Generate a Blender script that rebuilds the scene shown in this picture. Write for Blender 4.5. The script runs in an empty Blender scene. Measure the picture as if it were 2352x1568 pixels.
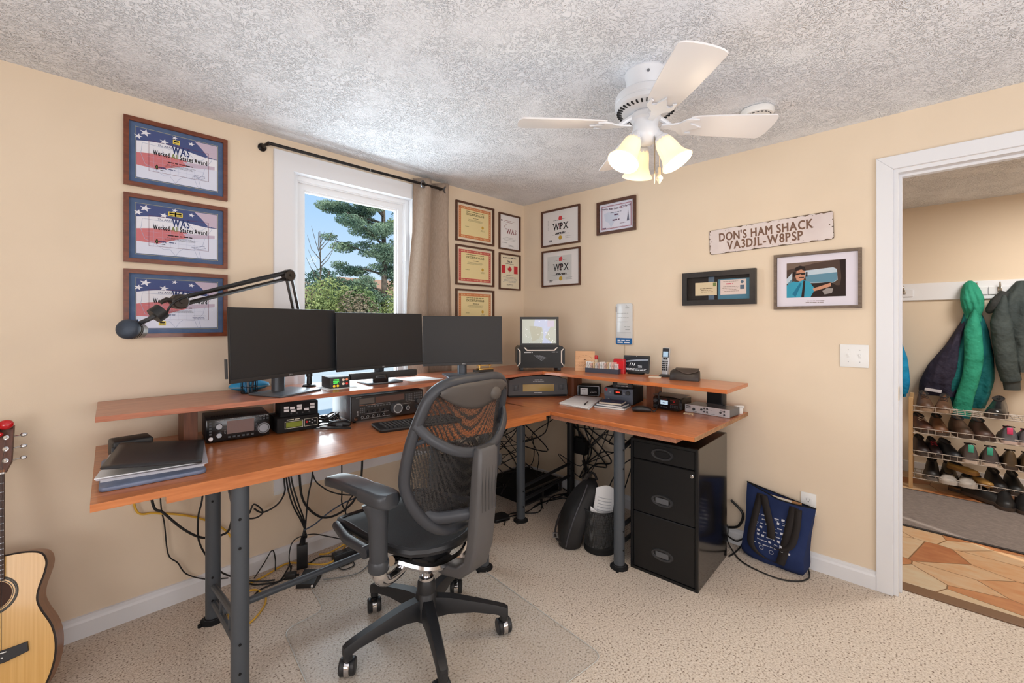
import bpy, bmesh, math, random
from mathutils import Vector, Matrix, Euler
SC = bpy.context.scene
COL = SC.collection
PI = math.pi
random.seed(7)

def rad(d): return math.radians(d)
def lin(c):
    c = c / 255.0
    return c / 12.92 if c <= 0.04045 else ((c + 0.055) / 1.055) ** 2.4
def rgb(t): return (lin(t[0]), lin(t[1]), lin(t[2]), 1.0)

# ------------------------------------------------------------------ materials
_mats = {}
def mat(name, c=(128, 128, 128), rough=0.5, metal=0.0, spec=0.5, c2=None, vscale=40.0, vstretch=None,
        bump=None, emit=None, estr=0.0, coat=0.0, coords='Object', ramp=(0.35, 0.65), sheen=0.0, detail=4.0):
    if name in _mats: return _mats[name]
    m = bpy.data.materials.new(name); m.use_nodes = True
    nt = m.node_tree; N = nt.nodes; L = nt.links
    p = N['Principled BSDF']
    p.inputs['Base Color'].default_value = rgb(c)
    p.inputs['Roughness'].default_value = rough
    p.inputs['Metallic'].default_value = metal
    p.inputs['Specular IOR Level'].default_value = spec
    if coat:
        p.inputs['Coat Weight'].default_value = coat
        p.inputs['Coat Roughness'].default_value = 0.08
    if sheen: p.inputs['Sheen Weight'].default_value = sheen
    if emit:
        p.inputs['Emission Color'].default_value = rgb(emit)
        p.inputs['Emission Strength'].default_value = estr
    tc = None
    def coord(stretch):
        nonlocal tc
        if tc is None: tc = N.new('ShaderNodeTexCoord')
        out = tc.outputs[coords]
        if stretch:
            mp = N.new('ShaderNodeMapping'); mp.inputs['Scale'].default_value = stretch
            L.new(out, mp.inputs['Vector']); out = mp.outputs['Vector']
        return out
    if c2:
        nz = N.new('ShaderNodeTexNoise'); nz.inputs['Scale'].default_value = vscale; nz.inputs['Detail'].default_value = detail
        L.new(coord(vstretch), nz.inputs['Vector'])
        cr = N.new('ShaderNodeValToRGB')
        cr.color_ramp.elements[0].position = ramp[0]; cr.color_ramp.elements[0].color = rgb(c)
        cr.color_ramp.elements[1].position = ramp[1]; cr.color_ramp.elements[1].color = rgb(c2)
        L.new(nz.outputs['Fac'], cr.inputs['Fac']); L.new(cr.outputs['Color'], p.inputs['Base Color'])
    if bump:
        nb = N.new('ShaderNodeTexNoise'); nb.inputs['Scale'].default_value = bump[0]; nb.inputs['Detail'].default_value = 3
        L.new(coord(None), nb.inputs['Vector'])
        b = N.new('ShaderNodeBump'); b.inputs['Strength'].default_value = bump[1]; b.inputs['Distance'].default_value = bump[2]
        L.new(nb.outputs['Fac'], b.inputs['Height']); L.new(b.outputs['Normal'], p.inputs['Normal'])
    _mats[name] = m
    return m

def glass_mat(name, tint=(255, 255, 255), refl=0.08):
    if name in _mats: return _mats[name]
    m = bpy.data.materials.new(name); m.use_nodes = True
    nt = m.node_tree; N = nt.nodes; L = nt.links
    N.remove(N['Principled BSDF'])
    t = N.new('ShaderNodeBsdfTransparent'); t.inputs['Color'].default_value = rgb(tint)
    g = N.new('ShaderNodeBsdfGlossy'); g.inputs['Roughness'].default_value = 0.02
    lw = N.new('ShaderNodeLayerWeight'); lw.inputs['Blend'].default_value = 0.12
    mx = N.new('ShaderNodeMixShader')
    mt = N.new('ShaderNodeMath'); mt.operation = 'MULTIPLY'; mt.inputs[1].default_value = refl / 0.08 * 0.5
    L.new(lw.outputs['Fresnel'], mt.inputs[0]); L.new(mt.outputs[0], mx.inputs['Fac'])
    L.new(t.outputs[0], mx.inputs[1]); L.new(g.outputs[0], mx.inputs[2])
    L.new(mx.outputs[0], N['Material Output'].inputs['Surface'])
    _mats[name] = m
    return m

def mesh_mat(name, c, hole, scale, rough=0.6):
    """woven see-through mesh fabric: fine weave of threads with open holes"""
    if name in _mats: return _mats[name]
    m = bpy.data.materials.new(name); m.use_nodes = True
    nt = m.node_tree; N = nt.nodes; L = nt.links
    p = N['Principled BSDF']; p.inputs['Base Color'].default_value = rgb(c); p.inputs['Roughness'].default_value = rough
    p.inputs['Sheen Weight'].default_value = 0.12
    tc = N.new('ShaderNodeTexCoord')
    v = N.new('ShaderNodeTexVoronoi'); v.inputs['Scale'].default_value = scale; v.inputs['Randomness'].default_value = 0.25
    L.new(tc.outputs['Object'], v.inputs['Vector'])
    ls = N.new('ShaderNodeMath'); ls.operation = 'LESS_THAN'; ls.inputs[1].default_value = hole
    L.new(v.outputs['Distance'], ls.inputs[0])
    t = N.new('ShaderNodeBsdfTransparent'); mx = N.new('ShaderNodeMixShader')
    L.new(ls.outputs[0], mx.inputs['Fac']); L.new(p.outputs[0], mx.inputs[1]); L.new(t.outputs[0], mx.inputs[2])
    L.new(mx.outputs[0], N['Material Output'].inputs['Surface'])
    _mats[name] = m
    return m

def wall_mat():
    m = mat('wall_paint', (234, 216, 192), 0.75, spec=0.25, bump=(260, 0.12, 0.002), c2=(230, 212, 188), vscale=3.0)
    return m

def ceiling_mat():
    m = bpy.data.materials.new('stippled_ceiling'); m.use_nodes = True
    nt = m.node_tree; N = nt.nodes; L = nt.links; p = N['Principled BSDF']
    p.inputs['Base Color'].default_value = rgb((241, 244, 249)); p.inputs['Roughness'].default_value = 0.85
    p.inputs['Specular IOR Level'].default_value = 0.2
    tc = N.new('ShaderNodeTexCoord')
    wp = N.new('ShaderNodeTexNoise'); wp.inputs['Scale'].default_value = 9; wp.inputs['Detail'].default_value = 2
    L.new(tc.outputs['Object'], wp.inputs['Vector'])
    ad = N.new('ShaderNodeVectorMath'); ad.operation = 'MULTIPLY_ADD'
    L.new(wp.outputs['Color'], ad.inputs[0]); ad.inputs[1].default_value = (0.05, 0.05, 0.05)
    L.new(tc.outputs['Object'], ad.inputs[2])
    n1 = N.new('ShaderNodeTexNoise'); n1.inputs['Scale'].default_value = 60; n1.inputs['Detail'].default_value = 2.0
    n1.inputs['Distortion'].default_value = 2.4
    L.new(ad.outputs[0], n1.inputs['Vector'])
    mr = N.new('ShaderNodeMapRange'); mr.inputs['From Min'].default_value = 0.47; mr.inputs['From Max'].default_value = 0.68
    mr.interpolation_type = 'SMOOTHSTEP'
    L.new(n1.outputs['Fac'], mr.inputs['Value'])
    # patches where the brush pressed harder
    n2 = N.new('ShaderNodeTexNoise'); n2.inputs['Scale'].default_value = 5.5; n2.inputs['Detail'].default_value = 3
    L.new(tc.outputs['Object'], n2.inputs['Vector'])
    m2 = N.new('ShaderNodeMapRange'); m2.inputs['From Min'].default_value = 0.36; m2.inputs['From Max'].default_value = 0.56
    m2.inputs['To Min'].default_value = 0.3
    L.new(n2.outputs['Fac'], m2.inputs['Value'])
    mu = N.new('ShaderNodeMath'); mu.operation = 'MULTIPLY'; L.new(mr.outputs[0], mu.inputs[0]); L.new(m2.outputs[0], mu.inputs[1])
    b = N.new('ShaderNodeBump'); b.inputs['Strength'].default_value = 0.8; b.inputs['Distance'].default_value = 0.009
    L.new(mu.outputs[0], b.inputs['Height']); L.new(b.outputs['Normal'], p.inputs['Normal'])
    return m

def carpet_mat():
    m = bpy.data.materials.new('berber_carpet'); m.use_nodes = True
    nt = m.node_tree; N = nt.nodes; L = nt.links; p = N['Principled BSDF']
    p.inputs['Roughness'].default_value = 0.95; p.inputs['Specular IOR Level'].default_value = 0.1; p.inputs['Sheen Weight'].default_value = 0.15
    tc = N.new('ShaderNodeTexCoord')
    n1 = N.new('ShaderNodeTexNoise'); n1.inputs['Scale'].default_value = 125; n1.inputs['Detail'].default_value = 3.0
    L.new(tc.outputs['Object'], n1.inputs['Vector'])
    cr = N.new('ShaderNodeValToRGB'); e = cr.color_ramp.elements
    e[0].position = 0.32; e[0].color = rgb((118, 98, 82)); e[1].position = 0.41; e[1].color = rgb((206, 190, 172))
    e2 = e.new(0.60); e2.color = rgb((228, 215, 200))
    L.new(n1.outputs['Fac'], cr.inputs['Fac'])
    n2 = N.new('ShaderNodeTexNoise'); n2.inputs['Scale'].default_value = 2.2
    L.new(tc.outputs['Object'], n2.inputs['Vector'])
    mr = N.new('ShaderNodeMapRange'); mr.inputs['To Min'].default_value = 0.9; mr.inputs['To Max'].default_value = 1.06
    L.new(n2.outputs['Fac'], mr.inputs['Value'])
    mx = N.new('ShaderNodeVectorMath'); mx.operation = 'SCALE'
    L.new(cr.outputs['Color'], mx.inputs[0]); L.new(mr.outputs[0], mx.inputs['Scale'])
    L.new(mx.outputs[0], p.inputs['Base Color'])
    v = N.new('ShaderNodeTexVoronoi'); v.inputs['Scale'].default_value = 190
    L.new(tc.outputs['Object'], v.inputs['Vector'])
    b = N.new('ShaderNodeBump'); b.inputs['Strength'].default_value = 0.5; b.inputs['Distance'].default_value = 0.004; b.invert = True
    L.new(v.outputs['Distance'], b.inputs['Height']); L.new(b.outputs['Normal'], p.inputs['Normal'])
    return m

def stone_mat():
    m = bpy.data.materials.new('slate_pattern_floor'); m.use_nodes = True
    nt = m.node_tree; N = nt.nodes; L = nt.links; p = N['Principled BSDF']
    p.inputs['Roughness'].default_value = 0.45
    tc = N.new('ShaderNodeTexCoord')
    mp = N.new('ShaderNodeMapping'); mp.inputs['Scale'].default_value = (5.6, 4.2, 1); mp.inputs['Rotation'].default_value = (0, 0, 0.35)
    L.new(tc.outputs['Object'], mp.inputs['Vector'])
    v = N.new('ShaderNodeTexVoronoi'); v.inputs['Scale'].default_value = 1.0; v.voronoi_dimensions = '2D'
    L.new(mp.outputs[0], v.inputs['Vector'])
    sp = N.new('ShaderNodeSeparateColor'); L.new(v.outputs['Color'], sp.inputs[0])
    nz = N.new('ShaderNodeTexNoise'); nz.inputs['Scale'].default_value = 9; nz.inputs['Detail'].default_value = 6
    m3 = N.new('ShaderNodeMapping'); m3.inputs['Scale'].default_value = (2.5, 1, 1); L.new(tc.outputs['Object'], m3.inputs['Vector'])
    L.new(m3.outputs[0], nz.inputs['Vector'])
    ad = N.new('ShaderNodeMath'); ad.operation = 'MULTIPLY_ADD'; ad.inputs[1].default_value = 0.45
    L.new(nz.outputs['Fac'], ad.inputs[0]); 
    ms = N.new('ShaderNodeMath'); ms.operation = 'MULTIPLY'; ms.inputs[1].default_value = 0.6; L.new(sp.outputs[0], ms.inputs[0])
    L.new(ms.outputs[0], ad.inputs[2])
    cr = N.new('ShaderNodeValToRGB'); e = cr.color_ramp.elements
    e[0].position = 0.2; e[0].color = rgb((166, 104, 66)); e[1].position = 0.85; e[1].color = rgb((204, 186, 156))
    x = e.new(0.42); x.color = rgb((190, 132, 86)); x = e.new(0.6); x.color = rgb((200, 156, 114))
    L.new(ad.outputs[0], cr.inputs['Fac'])
    d = N.new('ShaderNodeTexVoronoi'); d.feature = 'DISTANCE_TO_EDGE'; d.voronoi_dimensions = '2D'; d.inputs['Scale'].default_value = 1.0
    L.new(mp.outputs[0], d.inputs['Vector'])
    lt = N.new('ShaderNodeMath'); lt.operation = 'LESS_THAN'; lt.inputs[1].default_value = 0.013; L.new(d.outputs['Distance'], lt.inputs[0])
    mx = N.new('ShaderNodeMix'); mx.data_type = 'RGBA'
    L.new(lt.outputs[0], mx.inputs['Factor']); L.new(cr.outputs['Color'], mx.inputs['A']); mx.inputs['B'].default_value = rgb((130, 96, 62))
    L.new(mx.outputs['Result'], p.inputs['Base Color'])
    return m

def wood(name, a, b, sx=(2, 26, 26), rough=0.33, coat=0.25, scale=3.0):
    return mat(name, a, rough, c2=b, vscale=scale, vstretch=sx, coat=coat, ramp=(0.3, 0.72), detail=7.0)

# ------------------------------------------------------------------ mesh builder
class MB:
    def __init__(s): s.bm = bmesh.new(); s.mi = 0; s.T = Matrix.Identity(4)
    def m(s, i): s.mi = i; return s
    def at(s, loc=(0, 0, 0), rot=(0, 0, 0)):
        s.T = Matrix.Translation(loc) @ Euler([rad(a) for a in rot]).to_matrix().to_4x4(); return s
    def v(s, p): return s.bm.verts.new(s.T @ Vector(p))
    def f(s, vs):
        try: fc = s.bm.faces.new(vs)
        except ValueError: return None
        fc.material_index = s.mi; return fc
    def poly(s, pts): return s.f([s.v(p) for p in pts])
    def box(s, x0, x1, y0, y1, z0, z1, bev=0.0, seg=2):
        vs = [s.v((x, y, z)) for z in (z0, z1) for y in (y0, y1) for x in (x0, x1)]
        fs = [s.f([vs[i] for i in q]) for q in ((0, 2, 3, 1), (4, 5, 7, 6), (0, 1, 5, 4), (2, 6, 7, 3), (0, 4, 6, 2), (1, 3, 7, 5))]
        if bev > 0:
            es = set(e for f_ in fs for e in f_.edges)
            bmesh.ops.bevel(s.bm, geom=list(es), offset=bev, segments=seg, profile=0.5, affect='EDGES', material=-1)
        return s
    def cbox(s, c, d, bev=0.0, seg=2):
        return s.box(c[0] - d[0] / 2, c[0] + d[0] / 2, c[1] - d[1] / 2, c[1] + d[1] / 2, c[2] - d[2] / 2, c[2] + d[2] / 2, bev, seg)
    def loft(s, rings, cap0=True, cap1=True, closed=True):
        R_ = [[s.v(p) for p in r] for r in rings]
        n = len(rings[0])
        for a, b in zip(R_[:-1], R_[1:]):
            for i in range(n if closed else n - 1):
                j = (i + 1) % n
                s.f([a[i], a[j], b[j], b[i]])
        if cap0 and closed: s.f(list(reversed(R_[0])))
        if cap1 and closed: s.f(R_[-1])
        return s
    def grid(s, fn, nu, nv, closed_u=False):
        G = [[s.v(fn(i / nu, j / nv)) for i in range(nu + (0 if closed_u else 1))] for j in range(nv + 1)]
        w = len(G[0])
        for j in range(nv):
            for i in range(w if closed_u else w - 1):
                k = (i + 1) % w
                s.f([G[j][i], G[j][k], G[j + 1][k], G[j + 1][i]])
        return s
    def tube(s, pts, r, seg=8, closed=False, rz=None, up=None, smooth=0):
        P = [Vector(p) for p in pts]
        if smooth: P = catmull(P, smooth, closed)
        n = len(P); rs = r if isinstance(r, (list, tuple)) else None
        if rs and len(rs) != n:
            rs = [interp(rs, i / max(1, n - 1)) for i in range(n)]
        T_ = []
        for i in range(n):
            a = P[(i - 1) % n] if closed or i > 0 else P[i]
            b = P[(i + 1) % n] if closed or i < n - 1 else P[i]
            d = b - a
            T_.append(d.normalized() if d.length > 1e-9 else Vector((0, 0, 1)))
        u = Vector(up) if up else (Vector((0, 0, 1)) if abs(T_[0].z) < 0.9 else Vector((1, 0, 0)))
        rings = []
        for i in range(n):
            t = T_[i]
            if up: w = Vector(up)
            else: w = u
            sd = t.cross(w)
            if sd.length < 1e-6: sd = t.cross(Vector((1, 0.3, 0)))
            sd.normalize(); w = sd.cross(t).normalized(); u = w
            rr = rs[i] if rs else r
            r2 = rr if rz is None else rz
            rings.append([tuple(P[i] + sd * (rr * math.cos(2 * PI * k / seg)) + w * (r2 * math.sin(2 * PI * k / seg))) for k in range(seg)])
        if closed: rings.append(rings[0])
        return s.loft(rings, not closed, not closed)
    def cyl(s, a, b, r0, r1=None, seg=16, bev=0):
        return s.tube([a, b], [r0, r0 if r1 is None else r1], seg)
    def lathe(s, prof, seg=20, c=(0, 0, 0), axis='z', cap=True):
        rings = []
        for r, z in prof:
            ring = []
            for k in range(seg):
                t = 2 * PI * k / seg; x, y = r * math.cos(t), r * math.sin(t)
                p = (x, y, z) if axis == 'z' else ((x, -z, y) if axis == 'y' else (z, x, y))
                ring.append((c[0] + p[0], c[1] + p[1], c[2] + p[2]))
            rings.append(ring)
        return s.loft(rings, cap, cap)
    def ell(s, c, d, seg=14, rings=8):
        rr = []
        for j in range(rings + 1):
            t = PI * (0.02 + 0.96 * j / rings) - PI / 2
            rr.append([(c[0] + d[0] * math.cos(t) * math.cos(2 * PI * k / seg), c[1] + d[1] * math.cos(t) * math.sin(2 * PI * k / seg), c[2] + d[2] * math.sin(t)) for k in range(seg)])
        return s.loft(rr)
    def prism(s, pts, y0, y1, bev=0.0):
        """outline in the x-z plane, extruded along y"""
        a = [s.v((x, y0, z)) for x, z in pts]; b = [s.v((x, y1, z)) for x, z in pts]
        return s._ex(a, b, bev)
    def slab(s, pts, z0, z1, bev=0.0):
        a = [s.v((x, y, z0)) for x, y in pts]; b = [s.v((x, y, z1)) for x, y in pts]
        return s._ex(a, b, bev)
    def _ex(s, a, b, bev):
        n = len(a); fs = [s.f(list(reversed(a))), s.f(b)]
        for i in range(n): fs.append(s.f([a[i], a[(i + 1) % n], b[(i + 1) % n], b[i]]))
        if bev > 0:
            es = [e for f_ in fs[:2] if f_ for e in f_.edges]
            bmesh.ops.bevel(s.bm, geom=es, offset=bev, segments=2, profile=0.5, affect='EDGES', material=-1)
        return s
    def frame(s, x0, x1, z0, z1, w, y0, y1, bev=0.0):
        """mitred rectangular frame facing -y"""
        o = [(x0, z0), (x1, z0), (x1, z1), (x0, z1)]; i_ = [(x0 + w, z0 + w), (x1 - w, z0 + w), (x1 - w, z1 - w), (x0 + w, z1 - w)]
        for k in range(4):
            j = (k + 1) % 4
            s.prism([o[k], o[j], i_[j], i_[k]], y0, y1)
        return s
    def flat(s, pts, y):
        """flat patch in the x-z plane facing -y"""
        return s.poly([(x, y, z) for x, z in pts])
    def rect(s, x0, x1, z0, z1, y): return s.flat([(x0, z0), (x1, z0), (x1, z1), (x0, z1)], y)
    def disc(s, cx, cz, r, y, n=16, rz=None):
        return s.flat([(cx + r * math.cos(2 * PI * k / n), cz + (rz or r) * math.sin(2 * PI * k / n)) for k in range(n)], y)
    def text(s, t, size, x, z, y, align='CENTER', sx=1.0, bold=0.0, shear=0.0, rot=0.0, flat_up=False):
        cu = bpy.data.curves.new('t', 'FONT'); cu.body = t; cu.size = size; cu.align_x = align; cu.align_y = 'CENTER'
        cu.resolution_u = 3; cu.shear = shear
        ob = bpy.data.objects.new('t', cu); COL.objects.link(ob)
        dg = bpy.context.evaluated_depsgraph_get()
        me = bpy.data.meshes.new_from_object(ob.evaluated_get(dg))
        ca, sa = math.cos(rot), math.sin(rot)
        def tr(p):
            a, b = p.x * sx, p.y
            a, b = a * ca - b * sa, a * sa + b * ca
            return (x + a, y, z + b) if not flat_up else (x + a, z + b, y)
        vs = [s.v(tr(q.co)) for q in me.vertices]
        for pg in me.polygons: s.f([vs[i] for i in pg.vertices])
        if bold:      # heavier weight: the same outlines again, nudged sideways
            for i_, (dx, dz) in enumerate(((bold, 0), (-bold, 0), (0, bold), (0, -bold))):
                vs = [s.v([c + q for c, q in zip(tr(p_.co), (dx, -.00008 * (i_ + 1) if not flat_up else dz, dz if not flat_up else .00008 * (i_ + 1)))]) for p_ in me.vertices]
                for pg in me.polygons: s.f([vs[i] for i in pg.vertices])
        bpy.data.objects.remove(ob); bpy.data.meshes.remove(me); bpy.data.curves.remove(cu)
        return s
    def stext(s, t, size, x0, x1, z, y, bold=0.0, serif=0.10, shear=0.0, gap=0.16):
        """one line of slab-serif lettering fitted between x0 and x1; z is the middle of the capitals"""
        G = []; pen = 0.0
        for ch in t:
            if ch == ' ': pen += size * 0.34; continue
            tmp = MB(); tmp.text(ch, size, 0, 0, 0, 'LEFT'); V = [(v.co.x, v.co.z) for v in tmp.bm.verts]; F = [[v.index for v in f.verts] for f in tmp.bm.faces]
            tmp.bm.verts.index_update(); F = [[v.index for v in f.verts] for f in tmp.bm.faces]; tmp.bm.free()
            a = min(p[0] for p in V); c = max(p[0] for p in V); G.append((ch, [(p[0] - a + pen, p[1]) for p in V], F)); pen += c - a + size * gap
        k = (x1 - x0) / (pen - size * gap); zmid = [p[1] for g in G if g[0] in 'HADWPN' for p in g[1]] or [p[1] for g in G[:1] for p in g[1]]; zm = (min(zmid) + max(zmid)) / 2; lo, hi = min(zmid), max(zmid)
        for ch, V, F in G:
            if ch == 'J':      # stand the J on the baseline
                b0 = min(p[1] for p in V); V = [(p[0] - size * .06, lo + (p[1] - b0) * (hi - lo) / (hi - b0)) for p in V]
            for i_, (dx, dz) in enumerate(((0, 0), (bold, 0), (-bold, 0), (0, bold), (0, -bold)) if bold else ((0, 0),)):
                vs = [s.v((x0 + p[0] * k + dx + shear * (p[1] - zm), y - .00008 * i_, z + p[1] - zm + dz)) for p in V]
                for f in F: s.f([vs[i] for i in f])
            if ch in 'DNHAMKVJLWPXFTIE' and serif:
                for lev, sg in ((lo, 1), (hi, -1)):
                    xs = sorted(p[0] for p in V if abs(p[1] - lev) < size * .012)
                    if ch in 'DPJ' and sg < 0: xs = xs[:1] + [q for q in xs if q < xs[0] + size * .16] if xs else xs
                    grp = []
                    for q in xs:
                        if grp and q - grp[-1][1] < size * .17: grp[-1][1] = q
                        else: grp.append([q, q])
                    for a, c in grp:
                        if c - a > size * .35: continue
                        e = size * serif; q0, q1 = x0 + (a - e) * k, x0 + (c + e) * k; zz = z + lev - zm
                        s.flat([(q0, zz), (q1, zz), (q1 - e * .3, zz + sg * size * .075), (q0 + e * .3, zz + sg * size * .075)], y - .00045)
        return s
    def lines(s, x0, x1, z, y, n=1, dz=0.006, h=0.0016, jag=0.15):
        """small illegible printing: a row of short strokes per line"""
        for k in range(n):
            x = x0 + random.random() * (x1 - x0) * jag; e = x1 - random.random() * (x1 - x0) * jag
            while x < e:
                w = random.uniform(0.004, 0.012) * max(0.5, h / 0.0016)
                s.rect(x, min(e, x + w), z - k * dz - h / 2, z - k * dz + h / 2, y); x += w + h
        return s
    def build(s, name, mats, parent=None, loc=(0, 0, 0), rot=(0, 0, 0), smooth=35):
        me = bpy.data.meshes.new(name)
        bmesh.ops.recalc_face_normals(s.bm, faces=s.bm.faces[:]) if not getattr(s, 'keep', False) else None
        s.bm.to_mesh(me); s.bm.free()
        for m_ in (mats if isinstance(mats, (list, tuple)) else [mats]): me.materials.append(m_)
        if smooth:
            me.polygons.foreach_set('use_smooth', [True] * len(me.polygons))
            me.set_sharp_from_angle(angle=rad(smooth))
        ob = bpy.data.objects.new(name, me); COL.objects.link(ob)
        ob.location = loc; ob.rotation_euler = [rad(a) for a in rot]
        if parent: ob.parent = parent
        return ob

def catmull(P, n, closed=False):
    out = []; N_ = len(P)
    rng = range(N_ if closed else N_ - 1)
    for i in rng:
        g = lambda k: P[k % N_] if closed else P[max(0, min(N_ - 1, k))]
        a, b, c, d = g(i - 1), g(i), g(i + 1), g(i + 2)
        for j in range(n):
            t = j / n
            out.append(0.5 * ((2 * b) + (c - a) * t + (2 * a - 5 * b + 4 * c - d) * t * t + (3 * b - a - 3 * c + d) * t ** 3))
    if not closed: out.append(P[-1].copy())
    return out
def interp(L_, t):
    x = t * (len(L_) - 1); i = min(int(x), len(L_) - 2); return L_[i] + (L_[i + 1] - L_[i]) * (x - i)
def curve(tab, x):
    for (a, b), (c, d) in zip(tab[:-1], tab[1:]):
        if a <= x <= c: return b + (d - b) * (x - a) / (c - a)
    return tab[0][1] if x < tab[0][0] else tab[-1][1]
def rrect(w, h, r, n=4, cx=0, cy=0):
    out = []
    for sx, sy, a0 in ((1, 1, 0), (-1, 1, 90), (-1, -1, 180), (1, -1, 270)):
        for k in range(n + 1):
            a = rad(a0 + 90 * k / n); out.append((cx + sx * (w / 2 - r) + r * math.cos(a), cy + sy * (h / 2 - r) + r * math.sin(a)))
    return out

def tag(o, label, cat, group=None):
    o['label'] = label; o['category'] = cat
    if group: o['group'] = group
    return o
def thing(name, label, cat, loc=(0, 0, 0), rz=0.0, group=None, rot=None):
    o = bpy.data.objects.new(name, None); COL.objects.link(o); o.empty_display_size = 0.05
    o.location = loc; o.rotation_euler = [rad(a) for a in rot] if rot else (0, 0, rad(rz))
    return tag(o, label, cat, group)
def struct(o): o['kind'] = 'structure'; return o
def dup(root, loc=None, rz=None, label=None):
    r = root.copy(); COL.objects.link(r)
    if loc: r.location = loc
    if rz is not None: r.rotation_euler = (0, 0, rad(rz))
    if label: r['label'] = label
    for ch in list(root.children):
        c = ch.copy(); COL.objects.link(c); c.parent = r
        for g in ch.children:
            d = g.copy(); COL.objects.link(d); d.parent = c
    return r

# shared finishes
WALL = wall_mat(); CEIL = ceiling_mat(); CARPET = carpet_mat(); STONE = stone_mat()
TRIM = mat('white_trim_paint', (232, 233, 236), 0.4, spec=0.4)
WHITE = mat('white_plastic', (236, 236, 234), 0.35)
PAPER = mat('white_paper', (240, 240, 240), 0.8, spec=0.1)
BLACK = mat('black_plastic', (30, 31, 33), 0.42)
BLACKG = mat('gloss_black_plastic', (18, 18, 20), 0.18)
BLACKM = mat('matte_black', (26, 26, 27), 0.75, spec=0.25)
DGREY = mat('dark_grey_plastic', (62, 64, 67), 0.45)
MGREY = mat('mid_grey_plastic', (98, 100, 103), 0.45)
LGREY = mat('light_grey_plastic', (176, 178, 180), 0.4)
CHROME = mat('chrome', (205, 205, 208), 0.14, 1.0)
STEEL = mat('brushed_steel', (140, 142, 146), 0.34, 1.0)
BRASS = mat('brass', (200, 164, 96), 0.28, 1.0)
CABLE = mat('black_cable', (24, 24, 25), 0.5)
INK = mat('black_print', (34, 32, 34), 0.7, spec=0.1)
RED = mat('red_plastic', (190, 26, 34), 0.35)
WALNUT = wood('walnut_frame', (96, 46, 26), (128, 66, 38), (8, 30, 30), 0.35, 0.15)
BROWNF = wood('dark_brown_frame', (74, 44, 30), (96, 60, 42), (8, 30, 30), 0.4, 0.1)
DESKW = wood('cherry_desk_wood', (176, 100, 54), (208, 131, 78), (2.2, 30, 30), 0.3, 0.3)
DESKW2 = wood('cherry_desk_wood_along', (182, 100, 54), (212, 128, 74), (30, 2.2, 30), 0.3, 0.3)
SHELFW = wood('cherry_shelf_wood', (160, 92, 64), (190, 120, 88), (2.2, 30, 30), 0.33, 0.25)
RAWPLY = mat('raw_ply_edge', (178, 136, 96), 0.6, c2=(150, 106, 74), vscale=60)
GLASS = glass_mat('picture_glass', refl=0.08)
# =================================================================== CAMERA
H = 2.3
cam = bpy.data.cameras.new('camera'); co = bpy.data.objects.new('camera', cam); COL.objects.link(co); SC.camera = co
cam.sensor_width = 36; cam.lens = 36 * 1010.0 / 2352; cam.shift_y = (738.5 - 784) / 2352 * 1.0; cam.clip_start = 0.02; cam.clip_end = 200
co.location = (-2.78277, -2.55161, 1.30788); co.rotation_euler = (rad(90), 0, rad(44.05 - 90))

# =================================================================== ROOM SHELL
X0, Y0 = -4.4, -4.4
WX0, WX1, WZ0, WZ1 = -1.883, -1.10, 0.50, 2.150        # window opening
DY0, DY1, DZ = -2.400, -3.20, 2.035                     # door opening
HX = 2.41                                               # hall far wall

b = MB(); b.box(X0, 0.118, Y0, 0.15, -0.12, 0); struct(b.build('floor', CARPET, smooth=0))
b = MB(); b.box(X0, 0.12, Y0, 0.15, H, H + 0.1); struct(b.build('ceiling', CEIL, smooth=0))
b = MB()
for a in ((X0, WX0, 0, H), (WX1, 0.12, 0, H), (WX0, WX1, 0, WZ0), (WX0, WX1, WZ1, H)): b.box(a[0], a[1], 0, 0.15, a[2], a[3])
struct(b.build('wall_left', WALL, smooth=0))
b = MB(); b.box(0, 0.12, DY0, 0, 0, H); b.box(0, 0.12, Y0, DY1, 0, H); b.box(0, 0.12, DY1, DY0, DZ, H)
struct(b.build('wall_right', WALL, smooth=0))
b = MB(); b.box(X0 - 0.12, X0, Y0, 0.15, 0, H); struct(b.build('wall_side', WALL, smooth=0))
b = MB(); b.box(X0, 0.12, Y0 - 0.12, Y0, 0, H); struct(b.build('wall_rear', WALL, smooth=0))
def baseboard(name, pts):
    b = MB()
    (x0, y0), (x1, y1) = pts
    if abs(y1 - y0) < 1e-6:   # along x, facing -y
        pr = [(0, 0), (-0.015, 0), (-0.015, 0.064), (-0.011, 0.074), (-0.009, 0.088), (0, 0.09)]
        b.loft([[(x, y0 + p[0], p[1]) for p in pr] for x in (x0, x1)])
    else:
        pr = [(0, 0), (-0.015, 0), (-0.015, 0.064), (-0.011, 0.074), (-0.009, 0.088), (0, 0.09)]
        b.loft([[(x0 + p[0], y, p[1]) for p in pr] for y in (y0, y1)])
    return struct(b.build(name, TRIM, smooth=0))
baseboard('baseboard_left', ((X0, 0), (0, 0)))
baseboard('baseboard_right', ((0, 0), (0, -2.337)))

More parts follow.
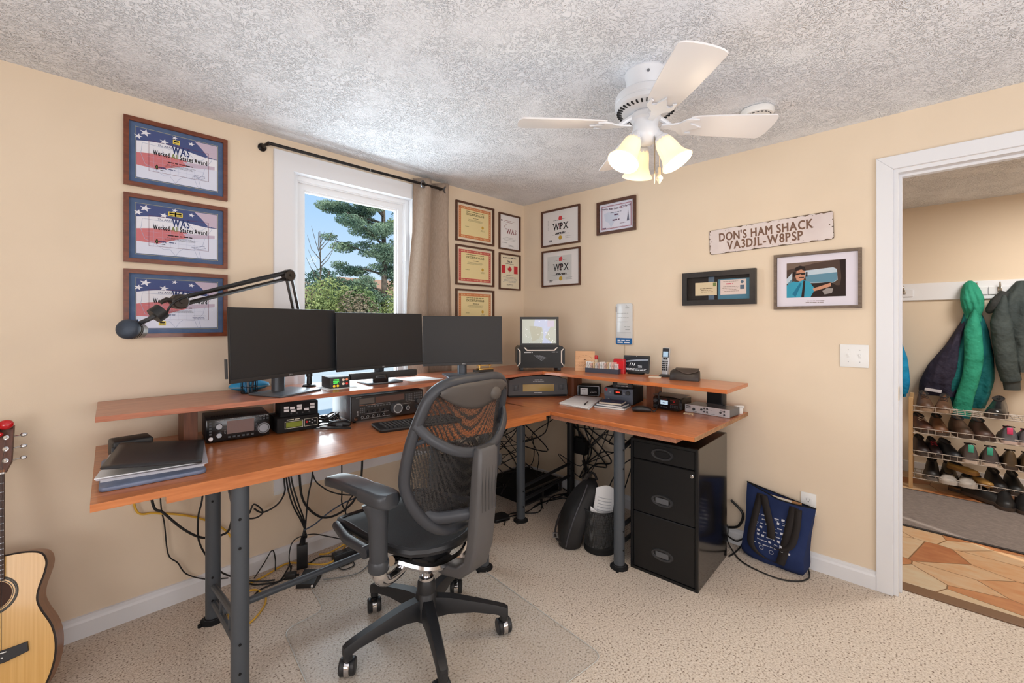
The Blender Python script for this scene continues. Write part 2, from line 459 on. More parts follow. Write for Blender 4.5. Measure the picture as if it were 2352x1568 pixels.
# hall
b = MB(); b.box(0.118, HX, -4.6, -1.4, -0.12, -0.001); struct(b.build('floor_hall', STONE, smooth=0))
b = MB(); b.box(0.12, HX, -4.6, -1.4, H, H + 0.1); struct(b.build('ceiling_hall', CEIL, smooth=0))
HWALL = mat('hall_wall_paint', (226, 209, 186), 0.8, spec=0.2, bump=(260, 0.1, 0.002))
b = MB(); b.box(HX, HX + 0.1, -4.6, -1.4, 0, H); struct(b.build('wall_hall_far', HWALL, smooth=0))
b = MB(); b.box(0.12, HX, -1.4, -1.3, 0, H); struct(b.build('wall_hall_left', HWALL, smooth=0))
b = MB(); b.box(0.12, HX, -4.7, -4.6, 0, H); struct(b.build('wall_hall_right', HWALL, smooth=0))
b = MB(); b.box(HX - 0.014, HX, -4.6, -2.33, 0, 0.09); struct(b.build('baseboard_hall', TRIM, smooth=0))
b = MB(); b.box(0.085, 0.165, DY1 + 0.004, DY0 - 0.004, 0, 0.006, 0.002); struct(b.build('trim_threshold', mat('oak_strip', (120, 88, 60), 0.5), smooth=0))

# door opening: casing, jamb and stop
d1 = thing('door_1', 'white painted door casing and jamb around the open doorway to the hall', 'door frame', (0, DY0, 0)); d1['kind'] = 'structure'
b = MB(); b.T = Matrix.Translation((0, 0, 0))
cw = 0.063
def casing(b, side):
    x0, x1 = ((-0.018, 0.0) if side < 0 else (0.12, 0.138))
    yo, yi = DY0 + cw, DY0; yo2, yi2 = DY1 - cw, DY1; zo = DZ + cw
    for q in ([(yo, 0), (yi, 0), (yi, DZ), (yo, zo)], [(yo, zo), (yi, DZ), (yi2, DZ), (yo2, zo)], [(yi2, 0), (yo2, 0), (yo2, zo), (yi2, DZ)]):
        a = [b.v((x0, y - DY0, z)) for y, z in q]; c = [b.v((x1, y - DY0, z)) for y, z in q]
        b._ex(a, c, 0.003)
casing(b, -1); b.build('casing', TRIM, d1, smooth=0)
b = MB(); casing(b, 1); b.build('casing', TRIM, d1, smooth=0)
b = MB(); L_ = DY1 - DY0
b.box(-0.0, 0.12, -0.018, 0.0, 0, DZ - 0.018); b.box(0, 0.12, L_, L_ + 0.018, 0, DZ - 0.018); b.box(0, 0.12, L_, 0, DZ - 0.018, DZ)
b.build('jamb', TRIM, d1, smooth=0)
b = MB(); b.box(0.05, 0.085, -0.029, -0.018, 0, DZ - 0.029); b.box(0.05, 0.085, L_ + 0.018, L_ + 0.029, 0, DZ - 0.029); b.box(0.05, 0.085, L_ + 0.018, -0.018, DZ - 0.029, DZ - 0.018)
b.build('door_stop', TRIM, d1, smooth=0)
b = MB(); b.box(0.012, 0.044, -0.020, -0.0178, 0.93, 0.995); b.build('strike_plate', BRASS, d1, smooth=0)

# window
w1 = thing('window_1', 'white framed window with a view of trees behind the monitors', 'window', (WX0, 0, WZ0)); w1['kind'] = 'structure'
w1.location = (0, 0, 0)
VINYL = mat('white_vinyl', (238, 239, 241), 0.3)
b = MB(); cw = 0.098; b.frame(WX0 - cw, WX1 + cw, WZ0 - cw, WZ1 + cw * 0.8, cw, -0.02, 0.0); b.build('casing', TRIM, w1, smooth=0)
b = MB()
b.box(WX0, WX0 + 0.016, 0, 0.15, WZ0, WZ1); b.box(WX1 - 0.016, WX1, 0, 0.15, WZ0, WZ1); b.box(WX0, WX1, 0, 0.15, WZ1 - 0.016, WZ1); b.box(WX0, WX1, 0, 0.15, WZ0, WZ0 + 0.016)
b.build('jamb', TRIM, w1, smooth=0)
b = MB(); b.frame(WX0 + 0.016, WX1 - 0.016, WZ0 + 0.016, WZ1 - 0.016, 0.026, 0.045, 0.13); b.frame(WX0 + 0.04, WX1 - 0.04, WZ0 + 0.04, WZ1 - 0.04, 0.01, 0.055, 0.12); b.build('window_frame', VINYL, w1, smooth=0)
b = MB(); b.frame(WX0 + 0.05, WX1 - 0.05, WZ0 + 0.05, WZ1 - 0.05, 0.034, 0.068, 0.11); b.frame(WX0 + 0.083, WX1 - 0.083, WZ0 + 0.083, WZ1 - 0.083, 0.012, 0.078, 0.1); b.build('sash', VINYL, w1, smooth=0)
b = MB(); b.box(WX0 + 0.09, WX1 - 0.09, 0.086, 0.090, WZ0 + 0.09, WZ1 - 0.09); b.build('pane', glass_mat('window_glass', (247, 251, 250), 0.06), w1, smooth=0)
b = MB(); b.box(WX1 - 0.046, WX1 - 0.036, 0.035, 0.05, 1.72, 1.90, 0.003); b.build('sash_lock', VINYL, w1)

# =================================================================== OUTSIDE
def sky():
    w = bpy.data.worlds.new('sky'); SC.world = w; w.use_nodes = True
    nt = w.node_tree; N = nt.nodes; L = nt.links
    tc = N.new('ShaderNodeTexCoord'); sp = N.new('ShaderNodeSeparateXYZ'); L.new(tc.outputs['Generated'], sp.inputs[0])
    cr = N.new('ShaderNodeValToRGB'); e = cr.color_ramp.elements
    e[0].position = 0.0; e[0].color = rgb((236, 242, 250)); e[1].position = 0.45; e[1].color = rgb((150, 190, 240))
    x = e.new(0.12); x.color = rgb((200, 222, 248)); x = e.new(0.24); x.color = rgb((176, 208, 246))
    L.new(sp.outputs['Z'], cr.inputs['Fac'])
    N['Background'].inputs['Strength'].default_value = 1.05
    L.new(cr.outputs['Color'], N['Background'].inputs['Color'])
sky()
b = MB(); b.box(-25, 35, 0.6, 60, -0.75, 0.28); struct(b.build('ground', mat('pale_sunlit_ground', (236, 234, 230), 0.9, c2=(220, 216, 208), vscale=0.6), smooth=0))

def leaf_mat(name, a, b_):
    return mat(name, a, 0.7, c2=b_, vscale=1.6, detail=5, ramp=(0.38, 0.62), spec=0.15)
LEAF1 = leaf_mat('pine_needles', (98, 120, 100), (158, 174, 142)); LEAF2 = leaf_mat('yellow_green_leaves', (128, 142, 84), (188, 190, 124))
LEAF3 = leaf_mat('dark_green_leaves', (78, 102, 90), (118, 140, 116)); LEAF4 = leaf_mat('dry_brush_leaves', (138, 116, 96), (168, 150, 124))
LEAF5 = leaf_mat('mid_green_leaves', (100, 122, 78), (150, 164, 108))
BARK = mat('bark', (84, 70, 60), 0.9, c2=(120, 104, 90), vscale=12)
def foliage(clumps, per, leaf, flat=0.6, seed=1):
    rnd = random.Random(seed); b = MB()
    for (c, r) in clumps:
        for _ in range(int(per * r * r)):
            d = Vector((rnd.gauss(0, 1), rnd.gauss(0, 1), rnd.gauss(0, 1))).normalized() * (r * rnd.random() ** 0.4)
            p = Vector(c) + Vector((d.x, d.y, d.z * flat))
            a = Vector((rnd.gauss(0, 1), rnd.gauss(0, 1), rnd.gauss(0, 0.7))).normalized() * leaf * rnd.uniform(0.6, 1.3)
            q = a.cross(Vector((rnd.gauss(0, 1), rnd.gauss(0, 1), rnd.gauss(0, 1)))).normalized() * leaf * 0.42
            b.f([b.v(p - a), b.v(p + q), b.v(p + a), b.v(p - q)])
    b.keep = True
    return b
def tree(name, label, trunk, limbs, clumps, per, leaf, lm, flat=0.6, seed=1, cat='tree', tr=0.14):
    t = thing(name, label, cat, (trunk[0][0], trunk[0][1], trunk[0][2]))
    o = Vector(t.location)
    b = MB(); b.tube([Vector(p) - o for p in trunk], [tr, tr * 0.8, tr * 0.35], 8, smooth=3)
    b.build('trunk', BARK, t)
    for lb in limbs:
        b = MB(); b.tube([Vector(p) - o for p in lb], [tr * 0.38, tr * 0.12], 6, smooth=3); b.build('branch', BARK, t)
    b = foliage([(Vector(c) - o, r) for c, r in clumps], per, leaf, flat, seed); b.build('foliage', lm, t, smooth=0)
    return t
# big pine: trunk to the right, tiers of boughs reaching left
pt = (3.45, 8.4)
boughs = []; clumps = []; rnd = random.Random(5)
for (z, ln, dz, dx) in ((1.9, 0.9, 0.1, -0.55), (2.75, 1.5, 0.0, -0.62), (3.15, 1.7, 0.35, -0.6), (3.55, 2.1, 0.35, -0.68), (4.0, 1.9, 0.5, -0.62), (4.35, 2.0, 0.35, -0.7), (4.8, 1.7, 0.25, -0.66), (3.0, 1.0, 0.3, 0.7), (3.8, 1.2, 0.4, 0.7), (4.6, 1.2, 0.4, 0.75), (2.3, 1.3, .1, -.75), (3.35, 1.3, .2, .8), (2.6, 1.1, .25, .75), (4.15, 1.9, .1, -.8), (5.0, 2.0, .1, -.75), (3.75, 1.4, .0, -.35), (2.95, .9, .2, -.2), (4.5, 1.3, .0, -.3)):
    dy = math.sqrt(1 - dx * dx) * (0.55 if rnd.random() < 0.7 else -0.55)
    e = (pt[0] + dx * ln, pt[1] + dy * ln, z + dz)
    boughs.append([(pt[0], pt[1], z - 0.15), (pt[0] + dx * ln * 0.5, pt[1] + dy * ln * 0.5, z + dz * 0.35), e])
    for k in range(5):
        f_ = 0.3 + 0.17 * k
        clumps.append(((pt[0] + dx * ln * f_ + rnd.uniform(-.15, .15), pt[1] + dy * ln * f_ + rnd.uniform(-.2, .2), z + dz * f_ + rnd.uniform(-.12, .14)), rnd.uniform(0.24, 0.36)))
tree('pine_tree', 'tall pine with a dark trunk and layered boughs reaching left across the sky', [(pt[0], pt[1], -0.7), (pt[0] + 0.03, pt[1], 2.0), (pt[0] - 0.02, pt[1], 5.6)], boughs, clumps, 7000, 0.030, LEAF1, 0.42, 3, tr=0.10)
# rounded evergreen behind
tree('evergreen_tree', 'rounded blue-green evergreen in the middle distance left of the pine trunk', [(4.2, 13.8, -0.7), (4.2, 13.8, 1.0), (4.25, 13.8, 3.2)], [], [((5.0 + rnd.uniform(-1.0, 1.0), 14.4 + rnd.uniform(-.5, .5), 1.7 + rnd.uniform(-.5, 1.15)), 0.7) for _ in range(16)] , 1700, 0.08, LEAF3, 0.8, 8)
tree('leafy_tree', 'bushy olive tree at the right side of the window view', [(4.9, 9.3, -0.7), (4.9, 9.3, 1.5), (4.9, 9.3, 4)], [], [((4.35 + rnd.uniform(-.3, .7), 8.9 + rnd.uniform(-.4, .4), 1.0 + 0.26 * k), 0.5) for k in range(13)], 2600, 0.045, LEAF5, 0.8, 9)
# low shrubs in front
for i, (x, y, r, lm, lab, nm) in enumerate(((2.35, 8.9, 0.62, LEAF2, 'yellow-green shrub low at the left of the window view', 'shrub'), (2.95, 8.6, 0.6, LEAF5, 'mid-green shrub low in front of the pine trunk', 'shrub'),
        (1.85, 9.8, 0.55, LEAF4, 'brown twiggy shrub at the lower left edge of the window view', 'dry_shrub'), (3.7, 8.2, 0.5, LEAF2, 'yellowish shrub below the pine at the lower right of the view', 'shrub'), (2.6, 8.2, 0.4, LEAF4, 'dry brown bush at the bottom middle of the window view', 'dry_shrub'))):
    cl = [((x + rnd.uniform(-.45, .45), y + rnd.uniform(-.4, .4), -0.3 + (1.75 + r * 0.9) * (q + rnd.random()) / 14), r * rnd.uniform(0.75, 1.05)) for q in range(14)]
    tree(nm, lab, [(x, y, -0.7), (x, y, 0.2), (x + 0.05, y, 0.9)], [], cl, 3000, 0.045, lm, 0.85, 20 + i, 'shrub', 0.05)
# bare sapling
t = thing('bare_sapling', 'leafless sapling with thin twigs against the sky at the left of the view', 'tree', (2.05, 9.2, -0.7))
b = MB(); b.tube([(0.02, 0, 0), (0.02, 0, 1.8), (0.02, 0, 3.0), (0.0, 0, 4.4)], [0.05, 0.03, 0.02, 0.006], 6, smooth=3); b.build('trunk', BARK, t)
b = MB()
for k in range(22):
    z = 2.2 + 0.09 * k; a = rnd.uniform(0, 2 * PI); l_ = rnd.uniform(0.3, 0.75)
    b.tube([(0.02, 0, z), (0.02 + math.cos(a) * l_ * 0.5, math.sin(a) * l_ * 0.4, z + l_ * 0.45), (0.02 + math.cos(a) * l_ * 0.8, math.sin(a) * l_ * 0.5, z + l_)], [0.012, 0.004], 4)
b.build('twigs', BARK, t)
# treeline and house far behind
cl = [((-9.0 + k * 0.95 + rnd.uniform(-.3, .3), 19 + rnd.uniform(-1, 1), 0.2 + rnd.uniform(0, 2.6)), 1.25) for k in range(30)]
b = foliage(cl, 300, 0.17, 0.8, 31)
o = b.build('woods', LEAF4, smooth=0); tag(o, 'hazy brown and green woods along the horizon', 'woods'); o['kind'] = 'stuff'
t = thing('house', 'white house with a terracotta roof glimpsed past the pine trunk', 'house', (7.2, 15.6, -0.7))
b = MB(); b.box(-1.6, 1.6, -1.2, 1.2, 0, 3.1); b.build('wall', mat('white_siding', (232, 230, 226), 0.6), t, smooth=0)
b = MB(); b.loft([[(-1.8, -1.4, 3.1), (-1.8, 1.4, 3.1), (-1.8, 0, 3.9)], [(1.8, -1.4, 3.1), (1.8, 1.4, 3.1), (1.8, 0, 3.9)]]); b.build('roof', mat('terracotta', (196, 146, 116), 0.8), t, smooth=0)

# =================================================================== LIGHTS
def area(name, loc, rot, sx, sy, power, c=(255, 255, 255)):
    l = bpy.data.lights.new(name, 'AREA'); l.shape = 'RECTANGLE'; l.size = sx; l.size_y = sy; l.energy = power; l.color = rgb(c)[:3]
    o = bpy.data.objects.new(name, l); COL.objects.link(o); o.location = loc; o.rotation_euler = [rad(a) for a in rot]; return o
def point(name, loc, power, c, r=0.03):
    l = bpy.data.lights.new(name, 'POINT'); l.energy = power; l.color = rgb(c)[:3]; l.shadow_soft_size = r
    o = bpy.data.objects.new(name, l); COL.objects.link(o); o.location = loc; return o
su = bpy.data.lights.new('sun', 'SUN'); su.energy = 3.0; su.angle = 0.01; su.color = (1.0, 0.95, 0.86)
so = bpy.data.objects.new('sun', su); COL.objects.link(so); so.rotation_euler = (rad(52), 0, rad(-25))
area('daylight_through_window', (-1.49, 0.13, 1.35), (-90, 0, 0), 0.62, 1.45, 22, (240, 246, 255))
area('side_fill_light', (X0 + 0.05, -2.5, 1.35), (0, -122, 0), 1.5, 1.9, 50, (248, 249, 255))  # added soft fill from the left; the side wall has no window
area('rear_fill_light', (-2.2, Y0 + 0.05, 1.4), (126, 0, 0), 2.4, 1.5, 60, (248, 249, 255))  # added fill behind the camera, tilted up; the rear wall is closed
area('hall_fill_light', (1.3, -3.4, 2.27), (0, 0, 0), 0.6, 0.6, 30, (255, 250, 244))  # lamp added to brighten the hall; no fixture hangs there

SC.view_settings.view_transform = 'Standard'; SC.view_settings.look = 'None'
SC.view_settings.exposure = 0.18; SC.view_settings.gamma = 1.0; SC.view_settings.use_curve_mapping = False
SC.cycles.max_bounces = 8; SC.cycles.diffuse_bounces = 4; SC.cycles.transparent_max_bounces = 16; SC.cycles.caustics_reflective = False; SC.cycles.caustics_refractive = False
SC.cycles.sample_clamp_indirect = 6

# =================================================================== ON THE WALLS
def on_left(x, z, y=0.0): return dict(loc=(x, y, z), rz=0)
def on_right(y, z, x=0.0): return dict(loc=(x, y, z), rz=-90)

def picture(name, label, cat, place, w, h, fw, fd, fm, sheet, mats, group=None, glass=True, tilt=0):
    """picture frame hung on a wall; origin at the back centre; x to the right, -y into the room"""
    t = thing(name, label, cat, place['loc'], place['rz'], group)
    if tilt: t.rotation_euler = (0, rad(tilt), rad(place['rz']))
    b = MB(); b.frame(-w / 2, w / 2, -h / 2, h / 2, fw, -fd, -0.001); b.frame(-w / 2 + fw - 0.003, w / 2 - fw + 0.003, -h / 2 + fw - 0.003, h / 2 - fw + 0.003, 0.004, -fd * 0.8, -0.001)
    b.build('frame', fm, t, smooth=0)
    iw, ih = w - 2 * fw, h - 2 * fw
    b = MB(); b.keep = True; b.rect(-iw / 2, iw / 2, -ih / 2, ih / 2, -fd * 0.3); sheet(b, iw, ih, -fd * 0.3)
    b.build('print', mats, t, smooth=0)
    if glass:
        b = MB(); b.rect(-iw / 2, iw / 2, -ih / 2, ih / 2, -fd * 0.62); b.build('glass', GLASS, t, smooth=0)
    return t
def border(b, w, h, t_, y, cx=0, cz=0): b.frame(cx - w / 2, cx + w / 2, cz - h / 2, cz + h / 2, t_, y, y + 0.0002)
def star(b, cx, cz, r, y, rot=0.0, sx=1.0):
    b.flat([(cx + sx * (r if k % 2 == 0 else r * 0.4) * math.sin(rot + PI * k / 5), cz + (r if k % 2 == 0 else r * 0.4) * math.cos(rot + PI * k / 5)) for k in range(10)], y)
P = lambda n, c, r=0.75: mat(n, c, r, spec=0.15)
MATBLUE = mat('slate_blue_mat_board', (84, 104, 138), 0.85, c2=(92, 112, 146), vscale=30, spec=0.1)
WASM = [MATBLUE, P('certificate_ground', (226, 230, 246)), P('flag_navy', (80, 92, 138)), P('flag_white', (238, 238, 246)), P('flag_red', (210, 128, 132)), P('gold_line', (196, 184, 140)), P('navy_ink', (52, 66, 116)), INK, P('yellow_sticker', (226, 204, 98)), P('map_line', (176, 186, 212)), P('pale_red', (204, 188, 206)), P('maroon_line', (120, 60, 84)), P('sage_ink', (132, 142, 84))]
USMAP = [(-.47, .30), (-.30, .29), (-.02, .28), (.08, .24), (.16, .27), (.22, .16), (.33, .20), (.42, .32), (.47, .24), (.40, .10), (.36, .0), (.34, -.12), (.27, -.22), (.31, -.42), (.26, -.40), (.22, -.26), (.06, -.25), (.0, -.32), (-.04, -.42), (-.12, -.28), (-.2, -.3), (-.33, -.18), (-.44, -.12), (-.49, .08)]
def was(kind):
    def sheet(b, w, h, y):
        e = 0.0004; iw, ih = w - 0.052, h - 0.05
        x0, x1, z0, z1 = -iw / 2, iw / 2, -ih / 2, ih / 2
        b.m(1).rect(x0, x1, z0, z1, y - e)
        U = lambda u: x0 + iw * u
        V = lambda v_: z0 + ih * v_
        top = lambda u: 0.70 - 0.10 * math.sin(u * 3.2) * (u < 1) + 0.10 * u
        n = 14
        b.m(2).flat([(U(k / n), V(0.74 + 0.05 * math.sin(k / n * 5) - 0.0 * k)) for k in range(n + 1)] + [(x1, z1), (x0, z1)], y - 2 * e)
        b.m(10).flat([(U(0.7), z1), (x1, z1), (x1, V(0.70)), (U(0.88), V(0.72)), (U(0.8), V(0.86))], y - 2.5 * e)
        b.m(3).flat([(U(k / n), V(0.74 + 0.05 * math.sin(k / n * 5))) for k in range(n + 1)] + [(U(1 - k / n), V(0.50 + 0.05 * math.sin((1 - k / n) * 4.5))) for k in range(n + 1)], y - 2.2 * e)
        b.m(4).flat([(U(0.6 * k / n), V(0.50 + 0.05 * math.sin(0.6 * k / n * 4.5))) for k in range(n + 1)] + [(U(0.62), V(0.42)), (U(0.45), V(0.34)), (U(0.25), V(0.23)), (U(0), V(0.25))], y - 2.3 * e)
        b.m(10).flat([(U(0.55), V(0.50)), (U(0.97), V(0.53)), (U(0.97), V(0.46)), (U(0.62), V(0.40))], y - 2.35 * e)
        b.m(3)
        for (u, v_, r) in ((.10, .93, .016), (.02, .83, .013), (.32, .83, .014), (.45, .97, .009), (.66, .92, .010)): star(b, U(u), V(v_), r, y - 3 * e, 0.2, 1.3)
        b.m(9)
        mp = [(U(0.5 + 0.92 * p[0]), V(0.42 + 1.0 * p[1])) for p in USMAP]
        for p, q in zip(mp, mp[1:] + mp[:1]):
            d = Vector((q[0] - p[0], q[1] - p[1])).normalized() * 0.0007; b.flat([(p[0] - d.y, p[1] + d.x), (q[0] - d.y, q[1] + d.x), (q[0] + d.y, q[1] - d.x), (p[0] + d.y, p[1] - d.x)], y - 3.2 * e)
        for k in range(6):
            u = -.3 + .1 * k; b.rect(U(.5 + u), U(.5 + u) + 0.0005, V(.16), V(.66), y - 3.1 * e)
        for v_ in (.26, .36, .46): b.rect(U(.1), U(.82), V(v_), V(v_) + 0.0005, y - 3.1 * e)
        b.m(11).frame(U(0.14), U(0.89), V(0.17), V(0.80), 0.0011, y - 3.3 * e, y - 3.2 * e)
        b.m(6).stext('WAS', 0.052, U(0.42), U(0.635), V(0.705), y - 4 * e, bold=0.0008, serif=.09)
        b.text('The ARRL', 0.013, U(0.33), V(0.735), y - 4 * e, shear=0.2)
        b.m(7).stext('Worked', 0.031, U(.19), U(.385), V(.57), y - 4 * e, bold=.0006, serif=0); b.m(12).stext('All', 0.031, U(.41), U(.49), V(.57), y - 4 * e, bold=.0008, serif=0)
        b.m(7).stext('States', 0.031, U(.515), U(.68), V(.57), y - 4 * e, bold=.0006, serif=0); b.stext('Award', 0.031, U(.70), U(.865), V(.57), y - 4 * e, bold=.0006, serif=0)
        b.m(7).lines(U(.36), U(.68), V(.425), y - 4 * e, 1, 0.006, 0.004, 0.05); b.lines(U(.32), U(.72), V(.375), y - 4 * e, 3, 0.005, 0.0012)
        b.m(7).flat([(U(.235), V(.34)), (U(.255), V(.275)), (U(.235), V(.205)), (U(.215), V(.275))], y - 4 * e)
        b.m(12).flat([(U(.235), V(.31)), (U(.245), V(.275)), (U(.235), V(.24)), (U(.225), V(.275))], y - 4.2 * e)
        b.m(6).text('ARRL', 0.012, U(.305), V(.275), y - 4 * e, bold=0.0004); b.lines(U(.37), U(.47), V(.275), y - 4 * e, 1, h=0.003); b.m(7).lines(U(.27), U(.35), V(.225), y - 4 * e, 1, h=0.0025)
        b.m(6).lines(U(.66), U(.86), V(.26), y - 4 * e, 3, 0.007, 0.0014)
        if kind == 0: st = ((.47, .88, .026),)
        elif kind == 1: st = ((.42, .885, .03), (.50, .885, .03))
        else: st = ((.30, .10, .026),)
        for (u, v_, s_) in st:
            b.m(8).flat([(U(u) + p[0], V(v_) + p[1]) for p in rrect(s_, 0.021, 0.003)], y - 4.4 * e); b.m(7).lines(U(u) - s_ * .36, U(u) + s_ * .36, V(v_) + .003, y - 4.8 * e, 1, h=.006, jag=.02); b.lines(U(u) - s_ * .36, U(u) + s_ * .36, V(v_) - .006, y - 4.8 * e, 1, h=.002, jag=.02)
        b.m(5).frame(x0 - 0.005, x1 + 0.005, z0 - 0.005, z1 + 0.005, 0.0013, y - 1.2 * e, y - e)
    return sheet
for k, (z, lab) in enumerate(((2.058, 'walnut framed flag certificate with slate blue mat and one yellow tag, topmost of three'), (1.721, 'walnut framed flag certificate with two yellow tags, middle of the column of three'), (1.388, 'walnut framed flag certificate with gold tag at the bottom, behind the microphone'))):
    picture('framed_certificate', lab, 'framed certificate', on_left(-2.389, z), 0.389, 0.303, 0.0175, 0.017, WALNUT, was(k), WASM, 'blue matted award certificates')

DXM = [P('cream_mat', (236, 222, 198)), P('orange_scroll', (214, 136, 92)), P('cream_sheet', (240, 222, 168)), INK, P('red_scroll', (206, 100, 92)), P('olive_ink', (92, 84, 50)), P('gold_seal', (206, 164, 70))]
def dx(ci):
    def sheet(b, w, h, y):
        e = 0.0004; bw, bh = w - .036, h - .036
        b.m(ci).rect(-bw / 2, bw / 2, -bh / 2, bh / 2, y - e); b.m(2).rect(-bw / 2 + .022, bw / 2 - .022, -bh / 2 + .022, bh / 2 - .022, y - 2 * e)
        b.m(2)
        for k in range(22):
            for sx, sz in ((0, 1), (0, -1)):
                b.disc(-bw / 2 + .011 + (bw - .022) * k / 21, sz * (bh / 2 - .011), .0042, y - 2 * e, 6)
        for k in range(14):
            for sx in (-1, 1): b.disc(sx * (bw / 2 - .011), -bh / 2 + .011 + (bh - .022) * k / 13, .0042, y - 2 * e, 6)
        b.m(ci)
        for k in range(22):
            for sz in (1, -1): b.disc(-bw / 2 + .011 + (bw - .022) * k / 21, sz * (bh / 2 - .011), .002, y - 2.5 * e, 5)
        z = bh / 2 - .034
        b.m(5).lines(-.08, .09, z, y - 3 * e, 1, h=.004, jag=.02); b.flat([(-.088, z - .004), (-.084, z + .006), (-.080, z - .004)], y - 3 * e)
        b.text('DX CENTURY CLUB', .0215, .0, z - .021, y - 3 * e, bold=.0006, sx=.92)
        b.m(3).lines(-.03, .04, z - .045, y - 3 * e, 1, h=.0035); b.m(5).lines(-.085, .085, z - .058, y - 3 * e, 3, .006, .0016)
        b.lines(-.10, -.06, z - .115, y - 3 * e, 1, h=.0025); b.lines(.05, .10, z - .125, y - 3 * e, 2, .008, .002)
        b.m(6).disc(.075, z - .105, .012, y - 3 * e, 18)
    return sheet
for z, ci, lab in ((2.056, 1, 'brown framed orange-bordered certificate right of the curtain, topmost of three'), (1.731, 4, 'brown framed red-bordered certificate with lamp reflection, below the topmost one'), (1.404, 1, 'brown framed orange-bordered certificate half hidden by the right monitor')):
    picture('framed_certificate', lab, 'framed certificate', on_left(-.555, z), .386, .298, .0125, .016, BROWNF, dx(ci), DXM, 'orange and red bordered certificates')
WM = [P('white_sheet', (238, 236, 236)), INK, P('maroon_ink', (140, 66, 76)), P('flag_red2', (220, 84, 88)), P('cream_sheet2', (240, 228, 200)), P('gold_seal2', (204, 168, 74)), P('grey_ink', (150, 150, 152)), P('red_ink', (206, 60, 66)), P('fog_tint', (214, 216, 216))]
def was_small(b, w, h, y):
    e = .0004
    b.m(2).lines(-.08, .06, h * .34, y - e, 2, .012, .003); b.m(1).disc(-.09, h * .33, .008, y - e, 8)
    b.m(2).stext('WAS', .056, -.035, .08, .008, y - 2 * e, bold=.0008, serif=.08, shear=.12)
    for k in range(9): b.disc(-.05 + .012 * math.sin(k), .07 - .006 * k, .003, y - e, 6)
    b.m(6).lines(-.09, .09, -.045, y - e, 3, .011, .002); b.m(1).lines(-.09, -.03, -.09, y - e, 1, h=.003); b.lines(-.02, .05, -.105, y - e, 2, .009, .002)
picture('framed_certificate', 'narrow brown framed white certificate with red lettering near the corner', 'framed certificate', on_left(-.180, 2.045), .250, .297, .0115, .016, BROWNF, was_small, WM, 'narrow certificates by the corner')
def canada(b, w, h, y):
    e = .0004; b.m(4).rect(-w / 2, w / 2, -h / 2, h / 2, y - e)
    b.m(1).lines(-.085, .085, .115, y - 2 * e, 1, h=.005); b.text('No. 6', .024, 0, .085, y - 2 * e, bold=.001); b.lines(-.06, .06, .066, y - 2 * e, 1, h=.003)
    b.m(7).rect(-.095, -.05, -.012, .052, y - 2 * e); b.rect(.05, .095, -.012, .052, y - 2 * e)
    leaf = [(0, .03), (.006, .018), (.014, .021), (.012, .010), (.024, .013), (.021, .004), (.026, 0), (.010, -.012), (.011, -.018), (.0015, -.015), (.0015, -.026)]
    b.flat([(x, z + .02) for x, z in leaf] + [(-x, z + .02) for x, z in reversed(leaf[1:])], y - 2 * e)
    b.m(1).lines(-.05, .05, -.03, y - 2 * e, 1, h=.003); b.m(6).lines(-.09, .09, -.045, y - 2 * e, 5, .010, .003); b.m(1).lines(-.05, .05, -.105, y - 2 * e, 2, .009, .003)
picture('framed_certificate', 'narrow brown framed certificate with a red maple leaf flag near the corner', 'framed certificate', on_left(-.178, 1.719), .249, .297, .0115, .016, BROWNF, canada, WM, 'narrow certificates by the corner')
def wpx(k):
    def sheet(b, w, h, y):
        e = .0004
        if k: b.m(8).rect(-w * .38, w * .3, -h * .36, h * .36, y - .5 * e)
        b.m(3).flat([(-.016, .055), (.014, .055), (.018, .075), (.010, .088), (-.012, .085), (-.018, .074)], y - e)
        b.m(1).lines(-.07, -.02, .058, y - e, 1, h=.003); b.lines(.02, .06, .062, y - e, 1, h=.003)
        b.stext('WPX', .076, -.072, .076, .006, y - 2 * e, bold=.0007, serif=.09); b.m(2).stext('P', .05, -.010, .016, .004, y - 2.2 * e)
        b.m(1).lines(-.055, .06, -.045, y - 2 * e, 2, .007, .006)
        b.m(6).lines(-.10, .09, -.058, y - e, 1, h=.002); b.lines(.04, .12, -.08, y - e, 2, .014, .0022); b.m(1).lines(-.12, -.08, -.098, y - e, 2, .009, .006)
        b.m(5).disc(0, -.085, .017, y - 2 * e, 20)
        for q in range(7): b.m(6).rect(-.125, -.122, .06 - .012 * q, .067 - .012 * q, y - e)
    return sheet
picture('framed_certificate', 'brown framed white certificate with large black letters, upper of two right of corner', 'framed certificate', on_right(-.398, 2.061), .381, .294, .0125, .016, BROWNF, wpx(0), WM, 'white certificates right of the corner')
picture('framed_certificate', 'brown framed white certificate with grey tinted ground, lower of two right of corner', 'framed certificate', on_right(-.402, 1.736), .381, .294, .0125, .016, BROWNF, wpx(1), WM, 'white certificates right of the corner')
QM = [P('lilac_white', (224, 224, 238)), P('crimson_line', (150, 62, 80)), P('map_tint', (204, 212, 230)), P('plum_ink', (96, 66, 92)), P('slate_ink', (110, 112, 130))]
